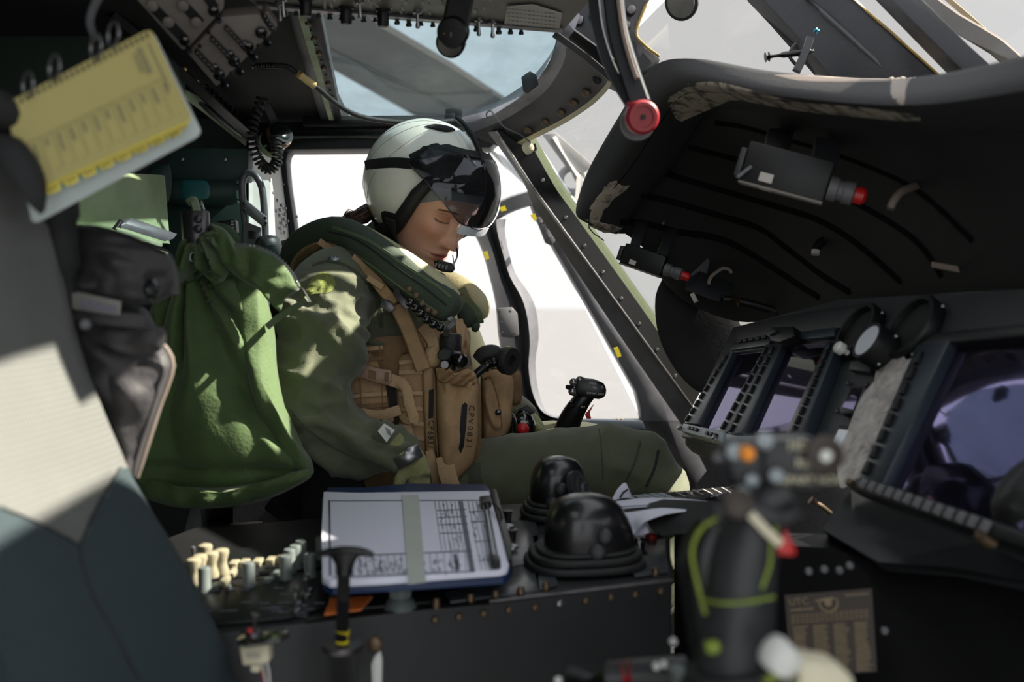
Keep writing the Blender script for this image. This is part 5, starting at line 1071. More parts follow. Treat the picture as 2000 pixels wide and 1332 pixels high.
obj('zipper', join(*[box(W(p[0], p[1], p[2]), Vector((.0022, 0, 0)), Vector((0, .001, 0)), Vector((0, 0, .0022))) for p in zp]), 'metal', gb_)
obj('zip_pull', ptube([(580, 548, 1.474), (583, 560, 1.474), (592, 566, 1.47), (606, 590, 1.47)], 2, 6, rpx=True), 'metal', gb_)
obj('tie_strap', strap([(522, 638, 1.53), (550, 616, 1.52), (580, 598, 1.50), (600, 584, 1.49)], 13, .003, wpx=True), 'olive_web', gb_)
obj('drawstring', ptube([(352, 556, 1.49), (384, 545, 1.47), (402, 528, 1.465), (430, 540, 1.47)], 2, 6, rpx=True), 'bag_green_dark', gb_)
obj('hem_cuff', puff([(278, 930), (300, 945), (420, 952), (520, 940), (590, 918), (606, 920), (600, 938), (520, 976), (430, 992), (340, 990), (285, 968)], 1.535, .03, .02, nr=8, k=4, c=(440, 958), fold=lambda x, y: .006*math.sin(x/9)), 'bag_green', gb_, smooth=70)
obj('webbing_loop', pslab([(362, 476), (404, 474), (406, 492), (363, 494)], 1.475, .006, .001), 'olive_web', gb_)
for x in (366, 376): obj('ring', tube([W(x+5*math.cos(t), 502+9*math.sin(t), 1.474) for t in np.linspace(0, 6.28, 16)], .0014, 6), 'metal', gb_)
hp = thing('hanger_post', 'grey steel hanger cylinder with two bolts holding the green bag', 'hanger', W(384, 478, 1.52))
hc_ = W(384, 478, 1.50)
obj('cylinder', lathe(hc_, Vector((-.02, 0, 1)), [(.0205, 0), (.0205, .048), (.019, .050)], 28), 'metal_dark', hp)
for y in (428, 447): place('bolt', shared(RIVET, 'metal_dark'), W(386, y, 1.479), -YA, hp, 1.4)
obj('clip_strap', strap([(385, 420, 1.50), (383, 405, 1.505), (378, 392, 1.51), (370, 395, 1.52)], 16, .004, wpx=True), 'green_beam', hp)
obj('clip_buckle', pslab([(372, 412), (398, 410), (392, 390), (376, 391)], 1.515, .008, .002), 'black_gloss', hp)
# ================================================================ BLACK BAG
bb = thing('black_pouch', 'worn black zipped pouch with a grey name plate hung on the seat side', 'pouch', W(250, 930, 1.05))
def bf(x, y): return .014*(abs(noise.noise(Vector((x/90+y/120, y/45-x/120, 2))))-.25)+.012*noise.noise(Vector((x/90, y/80, 9)))
obj('body', puff([(120, 560), (200, 580), (280, 600), (300, 640), (318, 668), (338, 714), (310, 800), (288, 870), (268, 932), (235, 880), (200, 800), (150, 700), (120, 640)], 1.06, .028, .03, nr=16, k=-4, fold=bf, e=3.5, c=(235, 720)), 'bag_black', bb, smooth=60)
obj('upper_flap', puff([(118, 442), (180, 440), (260, 462), (330, 496), (342, 545), (335, 575), (300, 592), (230, 600), (150, 590), (118, 560)], 1.04, .022, .03, nr=16, k=-5, fold=bf, e=3.5), 'bag_black', bb, smooth=60)
obj('mid_pocket', puff([(200, 636), (260, 640), (318, 640), (322, 672), (300, 690), (240, 690), (200, 668)], 1.02, .015, .01, fold=bf), 'bag_black', bb, smooth=60)
obj('edge_binding', ptube([(316, 668, 1.04), (338, 714, 1.045), (310, 800, 1.045), (288, 868, 1.045), (268, 932, 1.05)], 4, 8, rpx=True), 'bag_trim', bb)
np_ = obj('name_plate', pslab([(138, 572), (152, 570), (236, 588), (233, 617), (140, 604)], 1.0, .004, .0015), 'plate', bb)
obj('plate_print', join(*[pslab([(158+k*8, 583+k*1.7), (163+k*8, 584+k*1.7), (163+k*8, 601+k*1.5), (158+k*8, 600+k*1.5)], .9985, .0005) for k in range(9)]), 'ink_soft', np_)
obj('band', strap([(130, 605, 1.015), (200, 620, 1.01), (282, 628, 1.02)], 30, .004, wpx=True), 'bag_black', bb)
z2 = smoothpts([(120, 440, 1.0), (190, 444, 1.0), (260, 464, 1.005), (322, 494, 1.01)], 10)
obj('zipper', join(*[box(W(p[0], p[1], p[2]), Vector((.0016, 0, 0)), Vector((0, .001, 0)), Vector((0, 0, .002))) for p in z2]), 'black_gloss', bb)
obj('clip_ring', tube([W(296+10*math.cos(t), 565+16*math.sin(t), 1.0) for t in np.linspace(0, 6.28, 18)], .003, 8), 'black_gloss', bb)
obj('strap', strap([(326, 496, 1.01), (342, 530, 1.01), (345, 575, 1.01)], 10, .003, wpx=True), 'bag_black', bb)
obj('ball_stud', lathe(W(166, 634, .99), -YA, [(.003, -.006), (.0055, -.003), (.006, 0), (.004, .004), (.001, .005)], 14), 'mid_grey', bb)
# ================================================================ YELLOW CHECKLIST BOOK
yb = thing('checklist_book', 'yellow spiral bound checklist book with tabs hanging from rings', 'book', W(250, 300, .93))
C_ = Patch(W(6, 205, .87), W(294, 55, .92), W(376, 232, .94), W(60, 374, .885))
B_ = Patch(W(10, 214, .895), W(300, 62, .945), W(396, 262, .965), W(64, 440, .905))
def rquad(P, u0, u1, v0, v1, h0, h1, rc=.03):
    pts = []
    for cu, cv, a0 in ((u1-rc, v0+rc, -90), (u1-rc, v1-rc, 0), (u0+rc, v1-rc, 90), (u0+rc, v0+rc, 180)):
        for k in range(5):
            a = math.radians(a0+k*22.5); pts.append(P.p(cu+rc*math.cos(a), cv+rc*math.sin(a), h1))
    return slab(pts, -P.n*(h1-h0))
obj('back_board', rquad(B_, 0, 1, 0, 1, -.002, 0, .05), 'board_white', yb)
obj('blue_sheet', rquad(C_, .0, .42, .03, 1.10, -.018, -.0165, .02), 'book_blue', yb)
for k in range(5): obj('page_leaf', rquad(C_, .01, .99-.004*k, .02, 1.03+.008*k, -.004-.0028*k, -.0022-.0028*k, .04), 'book_yellow' if k % 2 else 'tab_yellow', yb)
for k in range(8):
    u0 = .08+k*.108; tb_ = obj('index_tab', rquad(C_, u0, u0+.085, .99, 1.12-.004*k, -.006-.001*k, -.0045-.001*k, .02), 'tab_yellow', yb)
    obj('tab_print', join(C_.quad(u0+.02, u0+.028, 1.05, 1.10, -.0044-.001*k, -.0042-.001*k), C_.quad(u0+.038, u0+.065, 1.06, 1.075, -.0044-.001*k, -.0042-.001*k)), 'ink', tb_)
cv = obj('cover', rquad(C_, 0, 1, 0, 1, -.002, 0, .05), 'book_yellow', yb)
pr = []
for k in range(12):
    u0 = .06+k*.076; pr += [C_.quad(u0, u0+.003, .50, .92, .0002, .0005), C_.quad(u0+.025, u0+.045, .54, .60+.14*random.random(), .0002, .0005)]
    pr.append(C_.quad(u0+.04, u0+.05, .90, .915, .0002, .0005))
pr += [C_.quad(.05, .97, .497, .503, .0002, .0005), C_.quad(.86, .90, .12, .40, .0002, .0005), C_.quad(.83, .85, .15, .36, .0002, .0005), C_.quad(.94, .955, .12, .62, .0002, .0005)]
obj('cover_print', join(*pr), 'ink_book', cv)
pr = [slab([C_.p(.03+k*.037, .02, .0004), C_.p(.045+k*.037, .02, .0004), C_.p(.04+k*.037, .075, .0004), C_.p(.025+k*.037, .075, .0004)], C_.n*.0006) for k in range(26)]
obj('comb_binding', join(*pr), 'ink_black', cv)
for x, y in [(54, 166), (106, 132), (187, 92), (221, 68)]:
    c = onplane(x, y, C_.c[0]+C_.n*.002, C_.n); t_ = (C_.c[1]-C_.c[0]).normalized(); a_ = (C_.n*.8+t_*.6).normalized(); b_ = ZU
    obj('binder_ring', tube([c+a_*.008*math.cos(q)+b_*.011*math.sin(q) for q in np.linspace(0, 6.28, 20)], .0012, 6), 'metal', yb)
hg = thing('hook_strap', 'dark strap hook above the yellow checklist book', 'hook', W(180, 40, .98))
obj('hook', strap([(200, -20, .97), (180, 20, .97), (176, 50, .97), (190, 80, .97)], 16, .004, wpx=True), 'dark_grey', hg)
dk = thing('corner_slab', 'dark green slab filling the dark ceiling corner at top left', 'box', W(80, 60, 1.7))
obj('box', pslab([(-60, -60), (170, -60), (330, 110), (330, 180), (-60, 330)], 1.9, .1, .004), 'dark_green_wall', dk)  # dark green slab closes off the dark top left ceiling corner
# ================================================================ NEAR SEAT (left edge)
ns = thing('pilot_seat', 'near grey mesh fabric pilot seat filling the left edge', 'seat', W(60, 1332, .9), 'pilot seats')
prof = [(215, 40), (260, 76), (320, 98), (440, 112), (560, 130), (640, 148), (700, 164), (760, 186), (830, 214), (880, 236), (930, 258), (1000, 298), (1060, 336), (1120, 370), (1180, 402), (1260, 438), (1332, 462), (1420, 490)]
rows = []
for y, xr in prof:
    rows.append([(xr-6, y, 1.08), (xr, y, 1.02), (xr-8, y, .985), (xr-40, y, .955), (xr-110, y, .90), (xr-190, y+4, .85), (xr-300, y+8, .79), (xr-440, y+8, .74)])
R3d = resamp(rows, 7)
sV, sF = grid(R3d, off=Vector((-.10, .02, 0)))
def inlow(f):
    x, y, _ = px_of(sum((sV[i] for i in f), Vector())/len(f)); yl = interp2(x, [(-400, 850), (4, 992), (60, 1016), (120, 1045), (156, 1066), (180, 1010), (210, 955), (234, 915), (600, 915)]); return y > yl
def interp2(x, t):
    for (a, b), (c, d) in zip(t, t[1:]):
        if x <= c: return b+(d-b)*(x-a)/(c-a)
    return t[-1][1]
sc_ = obj('cushion', (sV, sF), 'seat_fabric', ns, smooth=60)
sc_.data.materials.append(MATS['seat_fabric_dark'])
for p in sc_.data.polygons: p.material_index = 1 if inlow(p.vertices) else 0
sbv = bvh_of(sc_)
def seam(pts, w=5, par=ns, nm='seam', mat='black_matte', th=.0015):
    S = smoothpts(pts, 4); P = [hit(p[0], p[1], sbv, .0, .9) for p in S]; obj(nm, strap3(P, [w*(p-CAM).length/F for p in P], th), mat, par)
seam([(4, 992), (60, 1015), (120, 1045), (156, 1066)]); seam([(156, 1066), (180, 1010), (210, 955), (234, 915)]); seam([(156, 1066), (162, 1110), (185, 1170), (220, 1230), (250, 1290), (272, 1328)])
obj('shell_rim', tube([W(*p[:3]) for p in smoothpts([(-80, 190, .84), (0, 222, .88), (50, 240, .92), (86, 280, .95), (106, 340, .97), (114, 420, .985), (124, 520, 1.0), (140, 620, 1.02)], 5)], [.02]*26+[.016]*5+[.01]*5, 14), 'black_matte', ns)
obj('head_bolster', puff([(-80, 260), (20, 262), (66, 300), (90, 360), (80, 420), (20, 330), (-80, 300)], .87, .02, .02), 'black_matte', ns)
# ================================================================ PILOT
pl_ = thing('person', 'pilot in olive flight suit, tan vest and white helmet looking down', 'person', W(800, 1010, 2.0))
def remesh(vf, vox, sm=6):
    me = mesh('tmp', vf, 0); o = bpy.data.objects.new('tmp', me); COL.objects.link(o)
    m = o.modifiers.new('r', 'REMESH'); m.mode = 'VOXEL'; m.voxel_size = vox; m.use_smooth_shade = True
    s = o.modifiers.new('s', 'SMOOTH'); s.iterations = sm; s.factor = .5
    dg = bpy.context.evaluated_depsgraph_get(); r = bpy.data.meshes.new_from_object(o.evaluated_get(dg)); bpy.data.objects.remove(o); return r
TORSO = [(760, 1010, 2.03, .15, .17), (765, 930, 2.03, .15, .165), (770, 820, 2.02, .135, .15), (775, 720, 2.0, .132, .155), (766, 630, 2.0, .12, .165), (744, 565, 2.0, .10, .165), (735, 520, 2.0, .075, .12), (752, 480, 2.0, .055, .062), (800, 432, 1.985, .05, .05)]
ARMR = [(700, 560, 1.90, .06, .06), (662, 556, 1.84, .074, .07), (634, 600, 1.79, .080, .072), (618, 670, 1.755, .076, .070), (608, 740, 1.735, .072, .068), (612, 800, 1.72, .068, .066), (650, 845, 1.71, .056, .058), (705, 866, 1.71, .049, .05), (760, 884, 1.715, .043, .044), (792, 898, 1.72, .036, .037)]
ARML = [(790, 560, 2.12, .06, .06), (840, 600, 2.18, .075, .07), (900, 700, 2.2, .065, .06), (950, 780, 2.18, .055, .055), (1000, 810, 2.1, .047, .046), (1030, 828, 2.06, .036, .036)]
LEGR = [(830, 990, 1.92, .10, .10), (930, 962, 1.90, .10, .10), (1050, 940, 1.88, .094, .09), (1160, 918, 1.86, .083, .084), (1222, 914, 1.86, .076, .08), (1262, 945, 1.86, .068, .073), (1278, 1020, 1.88, .060, .063), (1288, 1200, 1.92, .055, .06)]
LEGL = [(860, 960, 2.14, .10, .1), (1000, 905, 2.2, .085, .09), (1120, 890, 2.24, .075, .08), (1190, 896, 2.26, .066, .07), (1222, 950, 2.27, .06, .06), (1235, 1150, 2.3, .055, .055)]
bodym = remesh(join(loft(TORSO, 30), loft(ARMR, 24), loft(ARML, 20), loft(LEGR, 26), loft(LEGL, 22)), .0068, 10)
# cloth folds
me = bodym; n = len(me.vertices); co_ = np.empty(n*3); me.vertices.foreach_get('co', co_); co_ = co_.reshape(-1, 3)
nr_ = np.empty(n*3); me.vertices.foreach_get('normal', nr_); nr_ = nr_.reshape(-1, 3)
def ridge(v): return 1-abs(v)*2.2
for i in range(n):
    p = Vector(co_[i]); X, Y_, d = px_of(p); f = 0.0
    if X < 860 and d < 1.93 and Y_ > 520:                      # right arm
        wv = noise.noise(Vector((p.x*6, p.y*6, p.z*6+2)))
        a = p.x*.45+p.z*.9+.03*wv; b = p.x*.9-p.z*.45             # folds run diagonally down the sleeve
        r1 = max(0, 1-1.9*abs(noise.noise(Vector((a*16, b*5, p.y*4)))))
        r2 = max(0, 1-1.9*abs(noise.noise(Vector((a*27+5, b*8, p.y*6+4)))))
        r3 = max(0, 1-2.2*abs(noise.noise(Vector((b*20, a*9, p.y*7+9)))))
        q2 = noise.noise(Vector((p.x*55, p.y*55, p.z*55)))
        w = min(1, max(0, (Y_-530)/40))
        f = w*(.021*r1**2.6+.013*r2**2.6+.007*r3**3-.010+.0008*q2)
    elif Y_ > 800 and X > 850:                                   # legs
        q = noise.noise(Vector((p.x*9+p.z*8, p.y*6, p.z*14-p.x*5)))
        w = min(1, max(.35, (X-1120)/100)); f = w*.011*max(0, ridge(q))**2.2+.001*noise.noise(p*40)
    else:
        f = .005*noise.noise(p*14)
    co_[i] += nr_[i]*f
me.vertices.foreach_set('co', co_.ravel()); me.update()
# ---------------------------------------------------------------- head
def basis(psi, th, roll):
    psi, th, roll = map(math.radians, (psi, th, roll))
    f = Vector((math.cos(psi)*math.cos(th), -math.sin(psi)*math.cos(th), -math.sin(th))); l = Vector((math.sin(psi), math.cos(psi), 0)); u = f.cross(l)
    l2 = l*math.cos(roll)+u*math.sin(roll); return f, l2, f.cross(l2)
HF, HL, HU = basis(42, 34, -3)
HC = W(842, 388, 1.96)
def H(x, y, z): return HC+HF*x+HL*y+HU*z
def interp(z, tab):
    if z <= tab[0][0]: return tab[0][1]
    for (a, b), (c, d) in zip(tab, tab[1:]):
        if z <= c:
            t = (z-a)/(c-a); t = t*t*(3-2*t) if False else t; return b+(d-b)*t
    return tab[-1][1]
XP = [(-.132, .012), (-.127, .045), (-.120, .068), (-.108, .083), (-.095, .086), (-.078, .090), (-.05, .090), (-.02, .090), (.0, .090), (.03, .096), (.06, .092), (.085, .080), (.105, .060), (.12, .03), (.128, .005)]
WP = [(-.132, .012), (-.127, .026), (-.118, .038), (-.105, .048), (-.085, .056), (-.06, .063), (-.03, .069), (0, .072), (.03, .074), (.06, .071), (.085, .06), (.105, .045), (.12, .022), (.128, .004)]
XB = [(-.132, -.01), (-.1, -.02), (-.06, -.05), (0, -.085), (.05, -.09), (.1, -.06), (.128, -.004)]
def g2(y, z, cy, cz, sy, sz): return math.exp(-((y-cy)/sy)**2-((z-cz)/sz)**2)
def headpt(th, z, off=0.0):
    xp, w, xb = interp(z, XP), interp(z, WP), interp(z, XB)
    c, s = math.cos(th), math.sin(th)
    if c >= 0:
        x = xp*abs(c)**.82; y = w*math.copysign(abs(s)**.88, s)
    else:
        x = xb*abs(c); y = w*s
    fx = 0; ay = abs(y)
    if c > 0:
        k = min(1, c*2.2)
        # nose
        if -.062 < z < .024:
            t = (.018-z)/.064; prof_ = max(0, min(1, t)); amp = .0265*prof_**1.15*(1 if z > -.046 else max(0, 1-((-.046-z)/.011)**2))
            sy = .0075+.0065*prof_; fx += amp*math.exp(-(y/sy)**2)
        fx += .009*g2(ay, z, .0125, -.044, .0062, .0075)
        fx += -.004*g2(ay, z, .009, -.0535, .004, .003)
        fx += -.012*g2(ay, z, .031, .002, .017, .013)+.0085*g2(ay, z, .032, -.001, .0125, .0085)
        fx += .0045*g2(ay, z, .030, .021, .020, .0065)+.002*g2(y, z, 0, .028, .02, .012)
        fx += -.005*g2(ay, z, .014, .006, .006, .012)
        fx += .006*g2(ay, z, .042, -.030, .018, .016)-.003*g2(ay, z, .040, -.066, .014, .018)
        fx += .0062*g2(y, z, 0, -.0705, .021, .0042)+.0068*g2(y, z, 0, -.0815, .017, .0046)-.0042*g2(y, z, 0, -.0762, .024, .0017)
        fx += -.0035*g2(y, z, 0, -.091, .017, .005)+.006*g2(y, z, 0, -.107, .018, .012)-.002*g2(y, z, 0, -.062, .004, .006)
        fx += -.0022*g2(ay, z, .030, -.0085, .012, .0016)       # lash line crease under the lowered lid
        fx += -.0018*g2(ay, z, .031, .0085, .013, .002)
        x += fx*k
    r = math.hypot(x, y) or 1e-6
    return x+off*x/r, y+off*y/r, z
NT, NZ = 220, 210
V, cols, Fc = [], [], []
def mix(a, b, t): return tuple(p+(q-p)*t for p, q in zip(a, b))
skin = lin((234, 182, 152))[:3]; pink = lin((196, 106, 92))[:3]; lip = lin((176, 86, 80))[:3]; dark = lin((52, 34, 28))[:3]; brow = lin((66, 42, 32))[:3]; socket_shade = lin((172, 104, 78))[:3]
for i in range(NZ+1):
    z = -.132+.26*i/NZ
    for j in range(NT):
        # denser sampling in front
        u = j/NT*2-1; th = math.pi*(.55*u+.45*u*abs(u)**2)
        x, y, zz = headpt(th, z); V.append(H(x, y, zz)); ay = abs(y); c = skin
        if math.cos(th) > 0:
            c = mix(c, pink, .40*g2(ay, z, .045, -.035, .022, .02)+.35*g2(ay, z, 0, -.046, .014, .012))
            c = mix(c, socket_shade, .55*g2(ay, z, .031, .002, .020, .010))  # darker colour painted as shade in the eye sockets
            lw = max(0, min(1, (1-((y)/.0255)**2)*1.4)); lz = z+.0762+.004*(y/.025)**2*0
            m_ = lw*max(0, 1-(abs(lz)/(.0105*max(.05, 1-(y/.026)**2)))**4) if abs(y) < .026 else 0
            c = mix(c, lip, .85*max(0, min(1, m_)))
            c = mix(c, mix(lip, dark, .6), .8*math.exp(-((z+.0762)/.0011)**2)*(1 if ay < .024 else 0))  # dark line painted as shade where the lips meet
            if .012 < ay < .050:
                bz = .0185+.0045*math.sin((ay-.012)/.038*math.pi)-.0030*((ay-.012)/.038)
                c = mix(c, brow, .92*max(0, min(1, 1.6*math.exp(-((z-bz)/.0027)**2)-.25)))
            if .017 < ay < .047:
                ez = -.0078+.0030*((ay-.032)/.015)**2
                c = mix(c, dark, .95*math.exp(-((z-ez)/.0017)**2))
            c = mix(c, dark, .75*g2(ay, z, .0075, -.0535, .0034, .0018))  # dark spots painted as nostril shade
        cols.append(c)
for i in range(NZ):
    for j in range(NT):
        Fc.append((i*NT+j, i*NT+(j+1) % NT, (i+1)*NT+(j+1) % NT, (i+1)*NT+j))
Fc += [tuple(range(NT)), tuple(range(NZ*NT, NZ*NT+NT))]
hm = bpy.data.meshes.new('head'); hm.from_pydata([tuple(v) for v in V], [], Fc)
ca = hm.color_attributes.new('skin_tone_shade', 'FLOAT_COLOR', 'POINT')
for i, c in enumerate(cols): ca.data[i].color = (c[0], c[1], c[2], 1)
sk = bpy.data.materials.new('skin'); sk.use_nodes = True; MATS['skin'] = sk; b = sk.node_tree.nodes['Principled BSDF']
an = sk.node_tree.nodes.new('ShaderNodeVertexColor'); an.layer_name = 'skin_tone_shade'; sk.node_tree.links.new(an.outputs[0], b.inputs['Base Color'])
b.inputs['Roughness'].default_value = .42; b.inputs['Subsurface Weight'].default_value = .12; b.inputs['Subsurface Radius'].default_value = (.006, .002, .001); b.inputs['Subsurface Scale'].default_value = 1.0
nz_ = sk.node_tree.nodes.new('ShaderNodeTexNoise'); nz_.inputs['Scale'].default_value = 700; bp_ = sk.node_tree.nodes.new('ShaderNodeBump'); bp_.inputs['Strength'].default_value = .12; bp_.inputs['Distance'].default_value = .001
sk.node_tree.links.new(nz_.outputs[0], bp_.inputs['Height']); sk.node_tree.links.new(bp_.outputs[0], b.inputs['Normal'])
# one continuous body mesh: suit body + head
bmj = bmesh.new(); bmj.from_mesh(bodym); nb0 = len(bmj.faces); bmj.from_mesh(hm); bmj.faces.ensure_lookup_table()
for k, fc in enumerate(bmj.faces): fc.material_index = 0 if k < nb0 else 1; fc.smooth = True
bmesh.ops.recalc_face_normals(bmj, faces=bmj.faces)
bmf = bpy.data.meshes.new('body'); bmj.to_mesh(bmf); bmj.free(); bmf.materials.append(MATS['suit']); bmf.materials.append(sk)
body = obj('body', bmf, None, pl_)
BB = bvh_of(body)
# suit details
def bdecal(nm, out, mat, th=.002, off=.0008, par=pl_, c=None, jit=0, bv=None): return decal(out, bv or BB, th, off, c=c, nr=4, jit=jit, par=par, name=nm, mat=mat, k=4)
bdecal('shoulder_patch', [(600, 560), (612, 540), (634, 531), (650, 540), (655, 556), (645, 570), (620, 573), (598, 574)], 'velcro', .004, .002)
bdecal('rank_insignia', [(640, 504), (646, 500), (650, 503), (656, 499), (659, 503), (665, 504), (660, 508), (662, 511), (654, 509), (648, 512), (645, 508)], 'metal', .002, .003)
def bstrap(nm, pts, w, th, mat, off=.001, bv=None, par=pl_, k=4, d0=1.9):
    S = smoothpts(pts, k); P = [hit(p[0], p[1], bv or BB, off, d0) for p in S]; return obj(nm, strap3(P, [w*(p-CAM).length/F for p in P], th), mat, par)
bstrap('shoulder_seam', [(612, 520), (640, 512), (680, 522), (715, 552), (738, 590), (745, 640)], 9, .0015, 'suit_seam')
bstrap('cuff_seam', [(566, 800), (600, 838), (650, 872), (700, 898)], 3, .001, 'suit_seam')
bstrap('thigh_seam', [(1170, 838), (1175, 880), (1178, 940)], 2, .0008, 'suit_seam')
bstrap('hip_seam', [(926, 905), (930, 940), (938, 985)], 26, .001, 'suit_seam')
bstrap('pocket_flap', [(1250, 862), (1240, 900), (1222, 940), (1212, 965)], 4, .002, 'suit_seam')
bstrap('pocket_zip', [(1286, 880), (1278, 915), (1262, 950)], 5, .002, 'ink_black')
bstrap('far_pocket', [(1056, 838), (1085, 832), (1100, 830)], 12, .003, 'suit_seam', d0=2.15)
# cuff with white label
obj('sleeve_cuff', loft([(738, 838, 1.69, .02, .022), (752, 846, 1.69, .022, .022), (768, 856, 1.69, .017, .02)], 16), 'suit', pl_)
lb = obj('white_label', pslab([(738, 842), (750, 827), (771, 840), (755, 864)], [1.66, 1.665, 1.665, 1.66], .002), 'white', pl_)
obj('label_print', join(*[pslab([(752+k*1.2, 834+k*3), (762+k*1.2, 840+k*3), (761.5+k*1.2, 841.2+k*3), (751.5+k*1.2, 835.2+k*3)], 1.6585, .0004) for k in range(5)]), 'ink_soft', lb)
# gloves
def glove(nm, palm, fingers, mat='glove_green'):
    parts = [loft(palm, 18)]+[tube([W(*p[:3]) for p in smoothpts(f, 4)], [p[3] for p in smoothpts(f, 4)], 10) for f in fingers]
    r = remesh(join(*parts), .0032, 3); r.materials.append(MATS[mat]); return obj(nm, r, None, pl_)
glove('glove', [(758, 866, 1.71, .030, .034), (785, 890, 1.71, .033, .034), (806, 914, 1.70, .030, .026), (816, 938, 1.69, .024, .018)],
      [[(800, 930, 1.70, .0105), (800, 952, 1.685, .0100), (796, 972, 1.67, .0090), (790, 984, 1.665, .0080)], [(812, 936, 1.69, .0105), (813, 958, 1.675, .0100), (809, 980, 1.662, .0090), (803, 992, 1.655, .0080)],
       [(822, 936, 1.695, .0105), (824, 957, 1.685, .0100), (820, 978, 1.672, .0090), (814, 990, 1.665, .0080)], [(829, 932, 1.71, .0100), (832, 950, 1.70, .0092), (829, 968, 1.69, .0085), (824, 978, 1.685, .0075)],
       [(796, 915, 1.685, .0110), (782, 936, 1.665, .0105), (778, 956, 1.655, .0095), (780, 968, 1.65, .0085)]])
obj('wrist_band', strap([(776, 906, 1.672), (792, 896, 1.665), (806, 886, 1.668), (818, 880, 1.68)], 28, .004, wpx=True), 'metal', pl_)
glove('glove', [(1022, 822, 2.07, .030, .032), (1034, 836, 2.05, .030, .030), (1046, 850, 2.03, .026, .022)],
      [[(1042, 846, 2.02, .0100), (1054, 862, 2.01, .0095), (1056, 878, 2.01, .0085)], [(1036, 852, 2.02, .0100), (1044, 868, 2.0, .0095), (1044, 884, 2.0, .0085)], [(1028, 854, 2.02, .0100), (1032, 870, 2.0, .0095), (1030, 884, 2.0, .0085)], [(1020, 850, 2.03, .0095), (1020, 866, 2.02, .009), (1018, 878, 2.02, .008)], [(1044, 834, 2.02, .0105), (1058, 842, 2.0, .0100), (1066, 852, 1.995, .009)]], 'glove_green')
wd_ = obj('wrist_device', puff([(998, 812), (1020, 800), (1040, 812), (1046, 838), (1030, 858), (1006, 856)], 2.0, .014, .02), 'black_gloss', pl_)
obj('red_button', lathe(W(1021, 838, 1.985), -YA, [(.013, 0), (.013, .005), (.009, .010), (.002, .012)], 18), 'red', wd_)
obj('dial_cover', pslab([(1010, 800), (1030, 790), (1046, 806), (1030, 812)], 2.0, .006, .002), 'black', wd_)
# ---------------------------------------------------------------- survival vest
vest = obj('survival_vest', loft([(765, 965, 2.03, .166, .185), (768, 900, 2.03, .160, .176), (772, 820, 2.02, .152, .168), (776, 720, 2.0, .150, .174), (774, 668, 2.0, .142, .18)], 36), 'vest_dark', pl_)  # shell coloured darker than the pouches to paint shaded gaps between panels
VB = bvh_of(vest, body)
def pouch(nm, out, d, front, mat='vest', wr=.004, par=vest, c=None, fold=None, back=.02, k=3, e=2.6):
    o = obj(nm, puff(out, d, front, back, nr=12, k=k, wr=wr, ws=30, c=c, fold=fold, e=e), mat, par, smooth=60)
    obj('edge_binding', ptube([(x, y, d-.003) for x, y in list(out)+[out[0]]], 1.7, 6, k=3, rpx=True), 'vest_dark', par); return o  # dark tube outlines each pouch like a shaded gap
pouch('side_panel', [(690, 664), (742, 660), (752, 700), (762, 800), (768, 868), (720, 872), (694, 840), (680, 760)], 1.84, .018)
pouch('rear_panel', [(668, 700), (690, 690), (694, 790), (690, 840), (672, 800)], 1.86, .012, 'vest_dark')
for a_, b_ in [((692, 690), (740, 686)), ((690, 706), (744, 704)), ((696, 792), (752, 790))]: obj('panel_seam', strap([(*a_, 1.818), (*b_, 1.818)], 2, .001, k=1, wpx=True), 'vest_dark', vest)
pouch('front_panel', [(782, 692), (828, 690), (838, 740), (840, 880), (820, 905), (790, 890), (778, 800), (776, 730)], 1.83, .014)
obj('gap_shade_sheet', pslab([(754, 752), (776, 756), (778, 800), (762, 798)], 1.826, .004), 'ink_black', vest)  # black sheet painted in as shade between the vest panels
bk = obj('buckle_strap', strap([(690, 722, 1.806), (712, 728, 1.806), (770, 744, 1.806), (790, 752, 1.806)], 24, .003, wpx=True), 'web', vest)
obj('buckle', pslab([(704, 712), (716, 710), (728, 716), (745, 720), (764, 722), (767, 742), (760, 752), (742, 750), (726, 746), (712, 740), (702, 738)], 1.80, .010, .003), 'coyote_plastic', bk)
obj('buckle_slot', pslab([(720, 722), (734, 726), (733, 742), (719, 738)], 1.797, .003), 'vest_dark', bk)
obj('buckle_slot', pslab([(752, 726), (760, 728), (758, 746), (750, 744)], 1.797, .003), 'vest_dark', bk)
obj('hanging_strap', strap([(782, 745, 1.80), (794, 760, 1.795), (800, 790, 1.79), (808, 815, 1.79), (806, 826, 1.79)], 20, .003, wpx=True), 'web', vest)
obj('hanging_strap', strap([(806, 822, 1.792), (792, 820, 1.80), (786, 810, 1.81)], 16, .003, wpx=True), 'web', vest)
obj('lower_buckle_strap', strap([(706, 806, 1.805), (740, 812, 1.80), (782, 800, 1.80)], 20, .003, wpx=True), 'web', vest)
obj('lower_buckle', pslab([(748, 800), (766, 798), (770, 824), (752, 826)], 1.797, .006, .002), 'coyote_plastic', vest)
obj('lower_strap', strap([(790, 830, 1.80), (800, 870, 1.79), (812, 905, 1.79)], 26, .003, wpx=True), 'web', vest)
def pfold(x, y): return .010*math.sin((x-870)/7+2*noise.noise(Vector((x/30, y/40, 0))))*math.exp(-((y-735)/38)**2)+.012*noise.noise(Vector((x/45, y/70, 4)))
pb_ = pouch('main_pocket', [(852, 722), (862, 716), (876, 722), (892, 730), (912, 722), (930, 736), (938, 770), (938, 860), (930, 900), (905, 930), (880, 950), (864, 935), (858, 880), (852, 800)], 1.83, .055, wr=.006, fold=pfold, c=(888, 835))
pouch('left_pocket_panel', [(826, 720), (846, 718), (852, 800), (850, 880), (846, 935), (834, 900), (828, 800)], 1.815, .012)
PBV = bvh_of(pb_)
